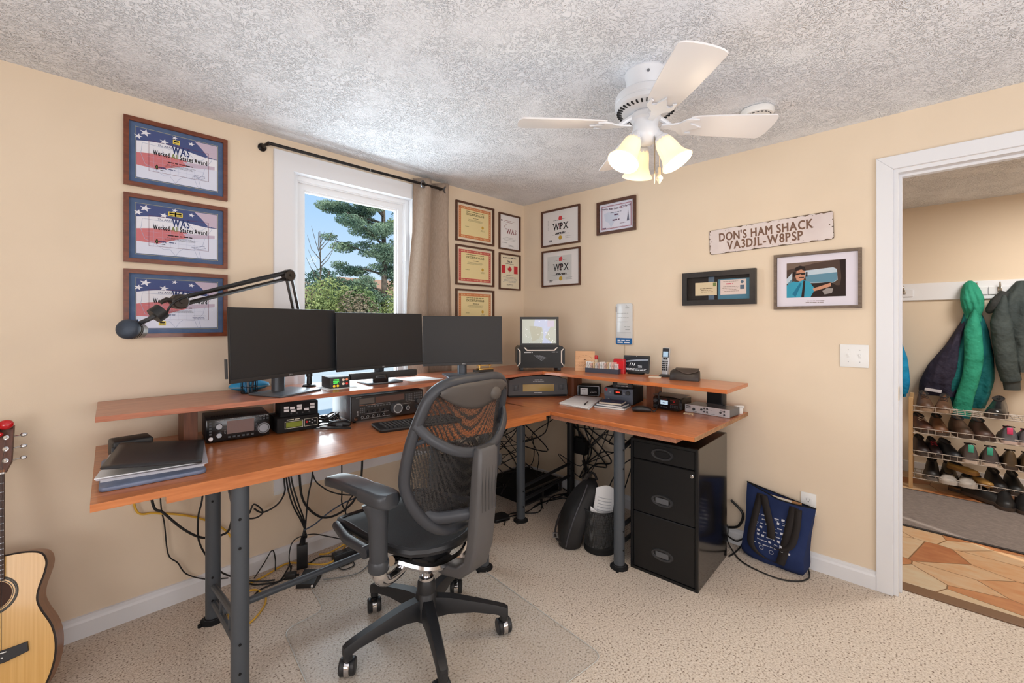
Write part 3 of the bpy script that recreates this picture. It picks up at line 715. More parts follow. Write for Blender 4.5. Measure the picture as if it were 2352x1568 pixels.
def qso(b, w, h, y):
    e = .0004; b.m(1); border(b, w - .034, h - .034, .0035, y - e); border(b, w - .046, h - .046, .0014, y - e)
    b.m(2).flat([(-.10, .03), (-.05, .04), (.0, .03), (.03, .0), (-.01, -.03), (-.04, -.075), (-.06, -.04), (-.09, -.02)], y - e)
    for k, c in enumerate('North American QSO Party'): b.m(1 if c == 'Q' else 3).text(c, .021, -.112 + k * .0098, .066 - .0085 * math.sin(PI * k / 23) , y - 2 * e, bold=.0004)
    b.m(4).lines(-.06, .05, .03, y - 2 * e, 1, h=.004); b.m(3).lines(-.02, .02, .012, y - 2 * e, 1, h=.009); b.lines(-.035, .03, -.025, y - 2 * e, 1, h=.009); b.lines(.03, .075, -.055, y - 2 * e, 1, h=.003); b.lines(-.115, -.08, -.075, y - 2 * e, 1, h=.006)
    b.m(4).flat([(.085, -.045), (.105, -.045), (.100, .0), (.096, .04), (.093, .0)], y - 2 * e)
picture('framed_certificate', 'dark framed lilac-white certificate with a red border, hanging alone left of the fan', 'framed certificate', on_right(-.900, 2.062), .313, .241, .0195, .018, BROWNF, qso, QM)

# metal shack sign
SIGNM = mat('chipped_white_enamel', (226, 216, 212), 0.4, c2=(212, 198, 196), vscale=7, ramp=(.3, .7))
RUST = mat('dark_rust', (74, 58, 46), 0.7, c2=(110, 88, 66), vscale=40); SINK = mat('sign_brown_ink', (116, 84, 66), 0.6)
t = thing('metal_sign', 'long weathered white metal sign with brown capital letters on the right wall', 'sign', (0, -1.858, 1.798), -90)
t.rotation_euler = (0, rad(-1.6), rad(-90))
b = MB(); b.prism(rrect(.620, .147, .012), -.006, -.002); b.build('plate', RUST, t)
b = MB(); b.keep = True; rr = random.Random(4); out = []
n_ = 150
for k in range(n_):   # enamel with chipped edges
    q = k / n_ * 4; sgn = [((-1 + 2 * (q % 1)), -1), (1, (-1 + 2 * (q % 1))), ((1 - 2 * (q % 1)), 1), (-1, (1 - 2 * (q % 1)))][int(q)]
    chip = .0012 + (.006 * rr.random() ** 5) * 1.5
    x, z = sgn[0] * (.310 - chip), sgn[1] * (.0735 - chip)
    d = max(0, (abs(x) - .298)) + max(0, (abs(z) - .0615)); 
    if abs(x) > .298 and abs(z) > .0615:
        cx, cz = math.copysign(.298, x), math.copysign(.0615, z); l_ = math.hypot(x - cx, z - cz); x, z = cx + (x - cx) / l_ * min(l_, .0105), cz + (z - cz) / l_ * min(l_, .0105)
    out.append((x, z))
b.flat(out, -.0064); b.m(1)
for _ in range(26):
    x, z = rr.uniform(-.3, .3), rr.choice((-1, 1)) * rr.uniform(.06, .070); b.disc(x, z, rr.uniform(.0008, .0024), -.0067, 6, rr.uniform(.0006, .0016))
b.disc(-.296, .004, .003, -.0067, 8); b.disc(.293, .004, .003, -.0067, 8)
b.build('enamel', [SIGNM, RUST], t, smooth=0)
b = MB(); b.keep = True; b.stext("DON'S HAM SHACK", .068, -.251, .221, .024, -.0069, bold=.0017, serif=.06); b.stext('VA3DJL-W8PSP', .068, -.208, .174, -.031, -.0069, bold=.0017, serif=.06)
b.build('lettering', SINK, t, smooth=0)

# shadow box with two envelopes
ENVM = [P('dark_photo', (52, 48, 46)), P('teal_photo', (86, 130, 152)), P('envelope_cream', (224, 206, 172)), P('envelope_pink', (230, 212, 204)), P('brown_ink', (110, 84, 60)), P('rose_ink', (206, 90, 110)), P('stamp_green', (128, 140, 88)), P('grey_blue', (96, 112, 130))]
def envs(b, w, h, y):
    e = .0004
    b.m(7).rect(-.055, -.02, -h / 2, h / 2, y - e); b.m(1).rect(.0, w / 2, -h / 2, h / 2, y - 1.2 * e); b.m(0).rect(-.015, .19, .052, h / 2, y - 1.3 * e)
    b.m(2).rect(-.135, -.005, -.042, .038, y - 3 * e); b.m(6).rect(-.028, -.010, .012, .034, y - 4 * e); b.m(4).lines(-.11, -.02, .0, y - 4 * e, 3, .010, .003, .3)
    b.m(3).rect(.015, .158, -.042, .046, y - 3 * e); b.m(4).lines(.025, .12, .036, y - 4 * e, 1, h=.002); b.m(5).lines(.045, .09, .022, y - 4 * e, 1, h=.006); b.m(4).lines(.025, .12, .005, y - 4 * e, 4, .009, .002); b.m(7).disc(.136, .03, .009, y - 4 * e, 12); b.rect(.125, .148, -.012, .012, y - 4 * e)
picture('shadow_box_frame', 'deep black shadow box frame holding two addressed envelopes', 'picture frame', on_right(-1.5985, 1.511), .422, .204, .031, .03, mat('black_wood_frame', (44, 40, 40), .4, c2=(34, 32, 32), vscale=30), envs, ENVM)

# framed photograph of a pilot
PHM = [P('white_mat_board', (232, 226, 236)), P('cabin_brown', (86, 70, 62)), P('sea_blue', (104, 146, 166)), P('haze_white', (198, 212, 222)), P('shirt_turquoise', (66, 160, 188)), P('skin_tone', (206, 150, 122)), P('cap_dark', (50, 42, 40)), P('cabin_dark', (52, 42, 40)), P('shirt_shade', (44, 122, 152)), P('pale_console', (158, 150, 146)), P('cabin_light', (122, 104, 92))]
def pilot(b, w, h, y):
    e = .0004; x0, x1, z0, z1 = -.132, .128, -.088, .100
    Q = lambda u, v_: (x0 + (x1 - x0) * u, z0 + (z1 - z0) * v_)
    F = lambda m_, pts, k: b.m(m_).flat([Q(*p) for p in pts], y - k * e)
    F(1, [(0, 0), (1, 0), (1, 1), (0, 1)], 1)
    F(10, [(0, .8), (.5, .95), (.85, 1), (0, 1)], 1.4)
    F(7, [(.86, 0), (1, 0), (1, 1), (.9, .98), (.93, .5)], 1.5)
    F(3, [(0, .55), (.1, .72), (.1, .5), (0, .4)], 1.6); F(2, [(.02, .42), (.10, .55), (.10, .40), (.03, .35)], 1.7)
    F(3, [(.33, .76), (.80, .80), (.86, .74), (.87, .45), (.80, .38), (.35, .40)], 1.6)
    F(2, [(.33, .62), (.865, .66), (.865, .46), (.80, .39), (.35, .41)], 1.8)
    F(7, [(.40, .38), (.75, .40), (.85, .30), (1, .3), (1, 0), (.4, 0)], 1.9)
    F(9, [(.62, .16), (.70, .24), (.80, .22), (.78, .10), (.66, .06)], 2.0)
    F(4, [(0, 0), (0, .36), (.12, .47), (.20, .44), (.28, .50), (.40, .44), (.50, .22), (.42, .0)], 2.2)
    F(8, [(.10, .10), (.24, .42), (.27, .40), (.16, .02)], 2.3); F(7, [(.26, .0), (.30, .48), (.33, .46), (.31, .0)], 2.4)
    F(5, [(.46, .24), (.68, .34), (.76, .38), (.76, .28), (.62, .22), (.48, .16)], 2.4)
    F(5, [(.16, .60), (.18, .76), (.26, .80), (.33, .74), (.33, .60), (.30, .50), (.24, .46), (.18, .50)], 2.6)
    F(6, [(.14, .76), (.16, .86), (.24, .91), (.32, .87), (.34, .76), (.25, .81)], 2.8); F(6, [(.16, .69), (.34, .70), (.33, .65), (.27, .64), (.25, .67), (.18, .64)], 2.9)
    F(6, [(.22, .58), (.31, .58), (.31, .555), (.22, .555)], 2.9); F(6, [(.115, .60), (.15, .60), (.15, .74), (.12, .74)], 2.9); F(6, [(.34, .58), (.37, .58), (.37, .72), (.345, .72)], 2.9)
    b.m(10).lines(-.045, .045, -.108, y - e, 2, .008, .0028)
picture('framed_photograph', 'grey-brown framed photo of a person in a turquoise shirt and headset in a cockpit', 'picture frame', on_right(-2.0905, 1.526), .384, .300, .0135, .02, mat('driftwood_frame', (98, 82, 68), .5, c2=(120, 102, 86), vscale=4, vstretch=(10, 30, 30)), pilot, PHM)

# hanging card with a blue foot
t = thing('wall_display_card', 'narrow white glossy wall card with a blue foot, hung by the corner desk', 'wall card', (0, -.967, 1.292), -90)
b = MB(); b.prism(rrect(.128, .288, .013), -.012, -.002, .002); b.build('panel', mat('silver_white_gloss', (214, 216, 216), .25, coat=.4), t)
b = MB(); b.keep = True
b.m(0).flat([(.064, -.099), (-.064, -.099)] + [(x, z - .144 + .0445 / 2) for x, z in [p for p in rrect(.128, .0445, .012) if p[1] < 0]], -.0125)
b.m(1).lines(-.052, .052, -.115, -.0129, 1, h=.006, jag=.02); b.lines(-.052, .05, -.130, -.0129, 1, h=.009, jag=.02)
b.m(2).lines(-.055, .055, .075, -.0126, 3, .03, .003, .3); b.rect(-.055, .055, -.062, -.060, -.0126); b.lines(.0, .055, -.02, -.0126, 2, .02, .005, .2); b.lines(.01, .045, .112, -.0126, 1, h=.006); b.flat([(.012, .135), (.014, .136), (.030, .119), (.028, .118)], -.0126)
b.m(3).rect(-.0635, -.058, .085, .122, -.0126)
b.build('print', [P('royal_blue', (32, 98, 160), .3), P('print_white', (236, 240, 246)), P('print_grey', (168, 172, 172)), P('navy_strip', (66, 76, 104))], t, smooth=0)
b = MB(); b.tube([(.0, -.006, -.146), (.0, -.005, -.20), (-.006, -.005, -.30)], .0016, 6); b.build('cord', mat('beige_cord', (196, 178, 150), .6), t)

# switch and outlets
def plate(name, label, cat, place, w, h):
    t = thing(name, label, cat, place['loc'], place['rz'])
    b = MB(); b.prism(rrect(w, h, .004), -.006, -.0005, .002); b.build('cover_plate', WHITE, t); return t
t = plate('light_switch', 'white double toggle light switch beside the doorway', 'light switch', on_right(-2.251, 1.136), .116, .114)
for x in (-.023, .023):
    b = MB(); b.box(x - .005, x + .005, -.0068, -.005, -.012, .012, .0005); b.box(x - .004, x + .004, -.016, -.006, .0, .009, .001); b.build('toggle', WHITE, t)
    for z in (.030, -.030):
        b = MB(); b.disc(x, z, .0025, -.0066, 8); b.build('screw', LGREY, t, smooth=0)
def outlet(label, place):
    t = plate('wall_outlet', label, 'wall outlet', place, .070, .114)
    for z in (.0195, -.0195):
        b = MB(); b.prism([(x * 1.0, z + q) for x, q in rrect(.034, .028, .012)], -.0075, -.005); b.build('socket', WHITE, t)
        b = MB(); b.rect(-.0085, -.006, z - .002, z + .008, -.0078); b.rect(.006, .008, z - .001, z + .007, -.0078); b.disc(0, z - .008, .0028, -.0078, 8); b.build('slots', BLACKM, t, smooth=0)
    return t
outlet('white wall outlet behind the navy tote bag', on_right(-2.0585, .340)); outlet('white wall outlet below the window left of the desk cables', on_left(-1.945, .435))

# curtain rod and curtain
t = thing('curtain_rod', 'thin black curtain rod curving to the wall at both ends above the window', 'curtain rod', (-2.035, 0, 2.222))
BRONZE = mat('dark_bronze', (34, 30, 29), .38, .6)
b = MB(); b.tube([(0, -.004, 0), (.0, -.05, 0), (.012, -.082, 0), (.05, -.090, 0), (.52, -.090, 0), (1.05, -.090, .002), (1.092, -.082, .002), (1.104, -.05, .002), (1.104, -.004, .002)], .0085, 10, smooth=6); b.build('rod', BRONZE, t)
for x in (0, 1.104):
    b = MB(); b.lathe([(.021, -.001), (.021, .005), (.014, .010), (.009, .016)], 20, (x, -.001, .001), 'y'); b.build('wall_flange', BRONZE, t)
b = MB(); b.tube([(.56, -.090, .0), (.566, -.090, .0)], .0095, 10); b.build('joint_ring', STEEL, t)
CURT = mat('taupe_linen', (150, 132, 116), .9, c2=(170, 152, 136), vscale=1, vstretch=(600, 600, 40), spec=.1, sheen=.2, bump=(700, .25, .001))
t = thing('curtain', 'taupe linen grommet curtain bunched at the right end of the rod', 'curtain', (-.975, -.075, 2.25))
def cf(u, v):
    z = .02 - v * 1.82
    wid = curve([(0, .148), (.2, .150), (.42, .180), (.55, .185), (1, .17)], v); cx = curve([(0, -.005), (.45, -.025), (1, -.015)], v)
    am = curve([(0, .036), (.15, .030), (1, .040)], v)
    x = (u * 2 - 1) * wid + cx
    y = am * math.sin(u * 12.5 + 1.2 + .5 * math.sin(v * 3)) + .005 * math.sin(u * 27 + v * 4) + (-.012 if v > .4 else -.03 * v)
    y = max(-.105, min(y + .012, .052))
    return (x, y, z)
b = MB(); b.grid(cf, 90, 40); o = b.build('cloth', CURT, t, smooth=180)
md = o.modifiers.new('thick', 'SOLIDIFY'); md.thickness = .002
for x in (-.115, .075):
    b = MB(); b.T = Matrix.Translation((x + .0, -.015, -.028)) @ Euler((0, 0, rad(18))).to_matrix().to_4x4(); b.lathe([(.026, -.003), (.026, .003), (.016, .003), (.016, -.003)], 20, (0, 0, 0), 'y', False); b.build('grommet', STEEL, t)

# =================================================================== CEILING FAN
FANW = mat('fan_white_enamel', (226, 228, 232), .28, spec=.5); BLADE = mat('fan_blade_white', (232, 230, 230), .45)
FX, FY = -1.150, -1.714
t = thing('ceiling_fan', 'white four-blade ceiling fan with three lit glass shades', 'ceiling fan', (FX, FY, H))
b = MB(); b.lathe([(.080, 0), (.082, -.006), (.079, -.016), (.076, -.03), (.074, -.072), (.070, -.078)], 36); b.build('canopy', FANW, t)
b = MB(); b.lathe([(.070, -.078), (.098, -.082), (.114, -.092), (.119, -.104), (.119, -.120), (.115, -.124), (.1185, -.128), (.118, -.142), (.110, -.152), (.085, -.160), (.045, -.163)], 40); b.build('motor_housing', FANW, t)
b = MB()
for k in range(36):
    a = 2 * PI * k / 36; b.T = Matrix.Rotation(a, 4, 'Z'); b.box(.093, .112, -.0028, .0028, -.158, -.1515)
b.build('vent_slots', mat('dark_gap', (24, 24, 26), .8), t)
b = MB(); b.lathe([(.052, -.163), (.058, -.17), (.058, -.188), (.050, -.195), (.048, -.222), (.053, -.232), (.050, -.258), (.038, -.278), (.016, -.288)], 30); b.build('switch_housing', FANW, t)
b = MB(); b.T = Matrix.Rotation(rad(215), 4, 'Z'); b.cyl((.07, 0, -.032), (.082, 0, -.032), .005, seg=8); b.build('canopy_screw', STEEL, t)
for ang in (46, 136, 226, 316):
    Mz = Matrix.Rotation(rad(ang), 4, 'Z')
    pit = Matrix.Translation((0, 0, -.206)) @ Matrix.Rotation(rad(-11), 4, 'X')
    b = MB(); b.T = Mz @ pit
    n = 9; ol = []
    for x, w in ((.165, .050), (.19, .058), (.28, .065), (.38, .071), (.485, .075)): ol.append((x, w))
    tip = [(.485 + .026 * math.cos(rad(a)) ** .7, .076 * math.sin(rad(a))) for a in range(80, -81, -10)]
    pts = [(x, w) for x, w in ol] + tip + [(x, -w) for x, w in reversed(ol)]
    b.slab(pts, -.003, .003, .0015); bl = b.build('blade', BLADE, t)
    b = MB(); b.T = Mz @ pit
    ir = [(.06, .012), (.10, .014), (.128, .020), (.145, .044), (.165, .052), (.200, .046), (.192, .034), (.178, .040), (.165, .032), (.172, .018), (.195, .012), (.225, 0)]
    b.slab(ir + [(x, -w) for x, w in reversed(ir[:-1])], -.010, -.0035, .002)
    b.T = Mz; b.tube([(.05, 0, -.176), (.075, 0, -.190), (.105, 0, -.210)], [.011, .009], 8)
    b.build('blade_iron', FANW, t)
SHADE = mat('frosted_glass_glow', (255, 240, 214), .35, emit=(255, 216, 156), estr=.52)  # warm tint and emission stand for bulb light through the frosted glass
BULB = mat('lit_bulb', (255, 250, 240), .4, emit=(255, 244, 224), estr=4.0)
for ang in (44, 164, 284):
    d = Vector((math.cos(rad(ang)), math.sin(rad(ang)), 0))
    ax = (d * .50 + Vector((0, 0, -.86))).normalized()
    q = Vector((0, 0, -1)).rotation_difference(ax).to_matrix().to_4x4()
    base = d * .048 + Vector((0, 0, -.252))
    b = MB(); b.tube([d * .035 + Vector((0, 0, -.240)), base, base + ax * .022], [.013, .015, .022], 12); b.T = Matrix.Translation(base + ax * .02) @ q; b.lathe([(.024, 0), (.029, -.006), (.030, -.018), (.026, -.024)], 22); b.build('lamp_holder', FANW, t)
    b = MB(); b.T = Matrix.Translation(base + ax * .034) @ q
    prof = [(.026, 0), (.031, -.014), (.035, -.035), (.037, -.055), (.041, -.075), (.049, -.094), (.058, -.108), (.0605, -.112)]
    rr_ = []
    for r, z in prof:
        rr_.append([((r + (.0011 * math.cos(14 * th) if z > -.07 else 0)) * math.cos(th), (r + (.0011 * math.cos(14 * th) if z > -.07 else 0)) * math.sin(th), z) for th in [2 * PI * k / 42 for k in range(42)]])
    b.loft(rr_, False, False); o = b.build('glass_shade', SHADE, t, smooth=80)
    md = o.modifiers.new('thick', 'SOLIDIFY'); md.thickness = .003; md.offset = -1
    b = MB(); b.T = Matrix.Translation(base + ax * .034) @ q; b.lathe([(.010, -.012), (.013, -.03), (.025, -.055), (.030, -.074), (.026, -.090), (.014, -.101), (.003, -.104)], 20); b.build('bulb', BULB, t)
    p_ = Vector((FX, FY, H)) + base + ax * .150
    point('fan_lamp', p_, 3.2, (255, 232, 200), .04)
b = MB(); b.tube([(-.012, -.042, -.262), (-.014, -.046, -.30), (-.014, -.046, -.455)], .0016, 6); b.build('pull_chain', mat('antique_chain', (140, 128, 108), .35, .8), t)
b = MB(); b.tube([(.040, -.030, -.262), (.047, -.036, -.29), (.047, -.036, -.372)], .0013, 6); b.lathe([(.003, .02), (.006, .016), (.0055, -.012), (.012, -.020), (.0135, -.027), (.008, -.036), (.004, -.043), (.002, -.048)], 14, (.047, -.036, -.392)); b.build('pull_chain', mat('cream_ceramic', (228, 214, 184), .3), t)
# smoke detector
t = thing('smoke_detector', 'round white smoke detector on the ceiling behind the fan', 'smoke detector', (-.505, -1.945, H))
b = MB(); b.lathe([(.060, 0), (.070, -.004), (.072, -.014), (.066, -.030), (.05, -.034), (.0, -.035)], 36, cap=False); b.build('body', WHITE, t)
b = MB()
for k in range(20):
    a = 2 * PI * k / 20; b.T = Matrix.Rotation(a, 4, 'Z'); b.box(.054, .058, -.005, .005, -.0345, -.0325)
b.build('grille', DGREY, t)
# =================================================================== DESKS
DZT = 0.785      # work surface
SZ = 0.970       # raised shelf surface
PIPE = mat('charcoal_powder_coat', (74, 79, 85), .42, spec=.4, bump=(900, .05, .0005))
BLACKPIPE = mat('black_powder_coat', (34, 35, 37), .45)
def leg(t, x, y, m_=PIPE, h=.745, r=.0285):
    b = MB(); b.lathe([(r + .006, .0), (r + .006, .004), (r, .006), (r, h)], 24, (x, y, .012)); o = b.build('leg', m_, t)
    b = MB(); b.lathe([(.048, 0), (.048, .006), (.034, .016), (.030, .02)], 24, (x, y, 0)); b.cyl((x - .05, y - .018, .0), (x - .05, y - .018, .012), .008, seg=8); g = b.build('leg_foot', BLACKM, o)
    for z in (.63, .53, .20, .10):
        b = MB(); b.ell((x - .006, y - r - .001, z), (.005, .004, .005), 8, 5); b.build('bolt', BLACKM, o)
    return o
# left desk: set along the window wall, its frame turned 3.4 degrees
dk = thing('computer_desk', 'long cherry-stained desk along the window wall on charcoal pipe legs', 'desk', (-2.671, -.016, 0), -3.4)
b = MB(); b.box(0, 1.934, -.802, 0, DZT - .022, DZT); b.box(.172, 1.90, -.802, -.02, DZT - .044, DZT - .022)
b.build('desktop', DESKW, dk, smooth=0)
for x in (.377, 1.511):
    for y in (-.23, -.768 if x < 1 else -.712): leg(dk, x, y, PIPE)
    y1 = -.768 if x < 1 else -.712
    for pts, r in (([(x, -.24, .155), (x, -.46, .20), (x, y1, .255)], .012), ([(x, -.24, .085), (x, -.46, .12), (x, y1, .165)], .012), ([(x, -.42, .115), (x, -.44, .20)], .008), ([(x, -.60, .15), (x, -.62, .23)], .008), ([(x, -.24, .60), (x, -.46, .73)], .012), ([(x, y1 + .01, .60), (x, -.54, .73)], .012)):
        b = MB(); b.tube(pts, r, 10); b.build('leg_brace', PIPE, dk)
    b = MB(); b.box(x - .02, x + .02, y1, -.22, .728, .739); b.build('top_bracket', PIPE, dk)
b = MB(); b.tube([(.377, -.46, .15), (1.05, -.45, .17), (1.511, -.45, .19)], .014, 12)
b.tube([(1.06, -.45, .165), (1.08, -.45, .205), (1.12, -.45, .195)], .015, 10)
b.build('stretcher', PIPE, dk)
# right desk wing
dr = thing('corner_desk_wing', 'cherry-stained desk wing along the right wall above the filing cabinet', 'desk', (-.782, -.006, 0), 0)
b = MB(); b.box(0, .775, -1.757, 0, DZT - .022, DZT, .0015, 1); b.build('desktop', DESKW2, dr, smooth=0)
b = MB(); b.box(.004, .75, -1.67, -.92, DZT - .044, DZT - .0222); b.box(.32, .75, -.92, -.03, DZT - .044, DZT - .0222); b.build('under_frame', wood('ply_edge', (150, 92, 66), (182, 126, 98), (30, 30, 90), .6, 0), dr, smooth=0)
b = MB(); b.box(.0, .775, -1.7590, -1.7571, DZT - .021, DZT - .001); b.build('end_edge', RAWPLY, dr, smooth=0)
for (x, y, m_) in ((.119, -.575, PIPE), (.683, -.564, BLACKPIPE), (.082, -1.326, PIPE), (.68, -1.326, BLACKPIPE)): leg(dr, x, y, m_, .742)
for y in (-.57, -1.326):
    for pts, r in (([(.10, y, .62), (.40, y, .70), (.68, y, .73)], .012), ([(.10, y, .21), (.68, y, .25)], .011), ([(.10, y, .12), (.68, y, .16)], .011)):
        b = MB(); b.tube(pts, r, 8); b.build('leg_brace', BLACKPIPE, dr)
# raised shelves
sh = thing('riser_shelf', 'long raised cherry shelf under the three monitors', 'shelf', (-2.69, -.41, DZT))
o_ = Vector((-2.69, -.41))
b = MB(); b.slab([(x - o_.x, y - o_.y) for x, y in ((-2.69, -.41), (-.487, -.618), (-.17, -.17), (-1.0, -.135), (-2.665, -.006))], SZ - DZT - .02, SZ - DZT, .001); b.build('shelf_board', SHELFW, sh, smooth=0)
for (x, y) in ((-2.385, -.19), (-1.30, -.24), (-.47, -.30)):
    b = MB(); b.cbox((x - o_.x, y - o_.y, (SZ - DZT - .0202) / 2), (.05, .12, SZ - DZT - .0204), .001, 1); b.build('post', mat('dark_post_wood', (100, 56, 34), .5, c2=(126, 74, 46), vscale=3, vstretch=(30, 30, 2)), sh, smooth=0)
s2 = thing('riser_shelf', 'raised cherry shelf on the right desk wing holding the phone and glasses case', 'shelf', (-.482, -1.805, DZT))
b = MB(); b.slab([(x + .482, y + 1.805) for x, y in ((-.4865, -.6185), (-.482, -1.805), (-.139, -1.801), (-.139, -.17), (-.1695, -.1705))], SZ - DZT - .02, SZ - DZT, .001); b.build('shelf_board', DESKW2, s2, smooth=0)
b = MB(); b.box(.343, .3445, .004, .2, SZ - DZT - .0195, SZ - DZT - .0005); b.build('end_edge', RAWPLY, s2, smooth=0)
for (x, y) in ((-.215, -1.292), (-.215, -.69)):
    b = MB(); b.cbox((x + .482, y + 1.805, (SZ - DZT - .0202) / 2), (.10, .055, SZ - DZT - .0204), .001, 1); b.build('post', _mats['dark_post_wood'], s2, smooth=0)

# =================================================================== MONITORS
SCREEN = mat('dark_screen_glass', (34, 34, 36), .5, spec=.4)
def monitor(label, loc, rz, w, h, zb, base_loc, base_rz, base=(.24, .19), col=(0, .03), tilt=2.5):
    t = thing('computer_monitor', label, 'monitor', (base_loc[0], base_loc[1], SZ), 0, 'desktop monitors')
    dx, dy = loc[0] - base_loc[0], loc[1] - base_loc[1]
    Mp = Matrix.Translation((dx, dy, zb - SZ)) @ Matrix.Rotation(rad(rz), 4, 'Z') @ Matrix.Rotation(rad(-tilt), 4, 'X')
    b = MB(); b.T = Mp; b.box(-w / 2, w / 2, 0, .012, 0, h, .002, 2); b.box(-w * .42, w * .42, .012, .034, .03, h - .05, .012, 2); b.build('housing', BLACK, t)
    b = MB(); b.T = Mp; b.box(-w / 2 + .003, w / 2 - .003, -.0012, .001, .018, h - .003); b.build('screen', SCREEN, t, smooth=0)
    b = MB(); b.T = Mp; b.box(-w / 2, w / 2, -.0026, .001, 0, .0165, .001, 1); b.build('bottom_bezel', mat('bezel_black', (36, 35, 36), .5), t, smooth=0)
    b = MB(); b.T = Mp; b.text('DELL', .009, 0, .008, -.0032, bold=.0002); b.build('logo', LGREY, t, smooth=0)
    if rz > 10:
        b = MB(); b.T = Mp; b.box(-w / 2 - .006, -w / 2, .014, .026, .02, .10); b.build('side_port', DGREY, t, smooth=0)
    Mb = Matrix.Rotation(rad(base_rz), 4, 'Z')
    b = MB(); b.T = Mb; b.box(-base[0] / 2, base[0] / 2, -base[1] / 2, base[1] / 2, 0, .010, .004, 2); b.build('stand_base', mat('stand_grey', (92, 98, 106), .35, .4), t)
    b = MB(); b.T = Mb; b.slab(rrect(.058, .045, .02, 5, col[0], col[1]), .009, zb - SZ + .16); b.build('stand_column', mat('stand_column_grey', (70, 74, 80), .38, .3), t)
    return t
monitor('black monitor at the left of the shelf, angled toward the chair', (-2.034, -.402), 20.4, .5606, .312, 1.056, (-2.027, -.329), 24, (.235, .205), (-.01, .040))
monitor('black monitor in the middle of the three, directly before the window', (-1.514, -.3246), 3.2, .548, .307, 1.049, (-1.53, -.310), -4, (.20, .17), (.02, .055))
monitor('black monitor at the right of the shelf, angled toward the chair', (-1.021, -.4295), -27.9, .502, .3055, 1.0373, (-1.015, -.425), -26, (.24, .20), (.0, .055))

t = thing('sound_bar', 'slim black sound bar below the middle monitor', 'speaker', (-1.54, -.375, SZ), -11)
b = MB(); b.slab(rrect(.375, .036, .015, 5), .032, .066, .004); b.build('body', BLACK, t)
b = MB(); b.box(-.02, .02, -.012, .012, .0, .033); b.build('stand', BLACKM, t)
t = thing('receiver_box', 'small rounded black box on the foot of the middle monitor', 'box', (-1.565, -.372, SZ + .011), -20)
b = MB(); b.slab(rrect(.075, .04, .012, 4), 0, .044, .006); b.build('body', BLACKG, t)

# =================================================================== EQUIPMENT
def knob(t, x, z, r, y0=-.0, d=.014, m_=None, name='knob', ring=None):
    b = MB(); b.lathe([(r, 0), (r, d * .75), (r * .88, d), (0.0001, d)], 20, (x, y0, z), 'y', cap=False)
    o = b.build(name, m_ or DGREY, t)
    if ring:
        b = MB(); b.lathe([(r * .8, d + .0002), (r * .8, d + .0012), (r * .66, d + .0012), (r * .66, d + .0002)], 20, (x, y0, z), 'y', False); b.build('knob_ring', ring, o)
    return o
def keys(b, x0, x1, z0, z1, nx, nz, y, fill=.68, d=.002):
    for i in range(nx):
        for j in range(nz):
            cx = x0 + (x1 - x0) * (i + .5) / nx; cz = z0 + (z1 - z0) * (j + .5) / nz
            w, h = (x1 - x0) / nx * fill / 2, (z1 - z0) / nz * fill / 2
            b.box(cx - w, cx + w, y - d, y, cz - h, cz + h)
def legend(t, items, m_=None, y=-.001):
    b = MB(); b.keep = True
    for it in items: b.lines(it[0], it[1], it[2], y, it[3] if len(it) > 3 else 1, .006, it[4] if len(it) > 4 else .0015)
    return b.build('legends', m_ or LGREY, t, smooth=0)
def case(t, w, d, h, m_=BLACK, front=None, z0=.006, bev=.003, fd=.012):
    b = MB(); b.box(-w / 2, w / 2, fd, d, z0, h, bev); b.build('case', m_, t)
    b = MB(); b.box(-w / 2, w / 2, 0, fd, z0, h, min(.005, bev * 1.5)); b.build('front_panel', front or m_, t)
    b = MB()
    for sx in (-1, 1):
        for y in (.03, d - .03): b.cyl((sx * (w / 2 - .025), y, 0), (sx * (w / 2 - .025), y, z0), .008, seg=10)
    b.build('feet', BLACKM, t)
LCDW = mat('lit_lcd_white', (180, 205, 220), .3, emit=(190, 215, 235), estr=.55)
SCRN_OFF = mat('unlit_warm_screen', (104, 76, 70), .25, coat=.5)
# left transceiver
t = thing('transceiver', 'black radio with wide blank screen and big silver dial at the left under the shelf', 'radio', (-2.225, -.335, DZT), -7)
case(t, .240, .20, .104, mat('black_metal_case', (40, 41, 43), .5), BLACKG)
b = MB(); b.keep = True; b.rect(-.045, .058, .034, .090, -.0008); b.build('screen', SCRN_OFF, t, smooth=0)
knob(t, .092, .045, .027, 0, .024, mat('dial_silver', (128, 130, 134), .38, .85), 'tuning_knob', mat('dial_black_ring', (40, 40, 42), .3)); knob(t, -.075, .072, .013, 0, .014, STEEL); knob(t, -.075, .034, .011, 0, .014, STEEL); knob(t, -.104, .022, .009, 0, .006, CHROME, 'phone_jack')
for q in ((-.112, -.098, .035, .095, 1, 5), (-.045, .06, .014, .026, 6, 1), (.062, .118, .078, .098, 4, 2), (.062, .070, .03, .07, 1, 3)):
    b = MB(); keys(b, *q, -.0002, .6); b.build('keypad', DGREY, t)
legend(t, [(-.095, -.05, .094), (-.04, .06, .099), (-.055, -.05, .05, 3), (.065, .118, .098)])
b = MB(); b.keep = True
for k in range(18): b.poly([(-.10 + .006 * k, .05, .1045), (-.097 + .006 * k, .05, .1045), (-.093 + .006 * k, .08, .1045), (-.096 + .006 * k, .08, .1045)])
b.build('speaker_slots', BLACKM, t, smooth=0)
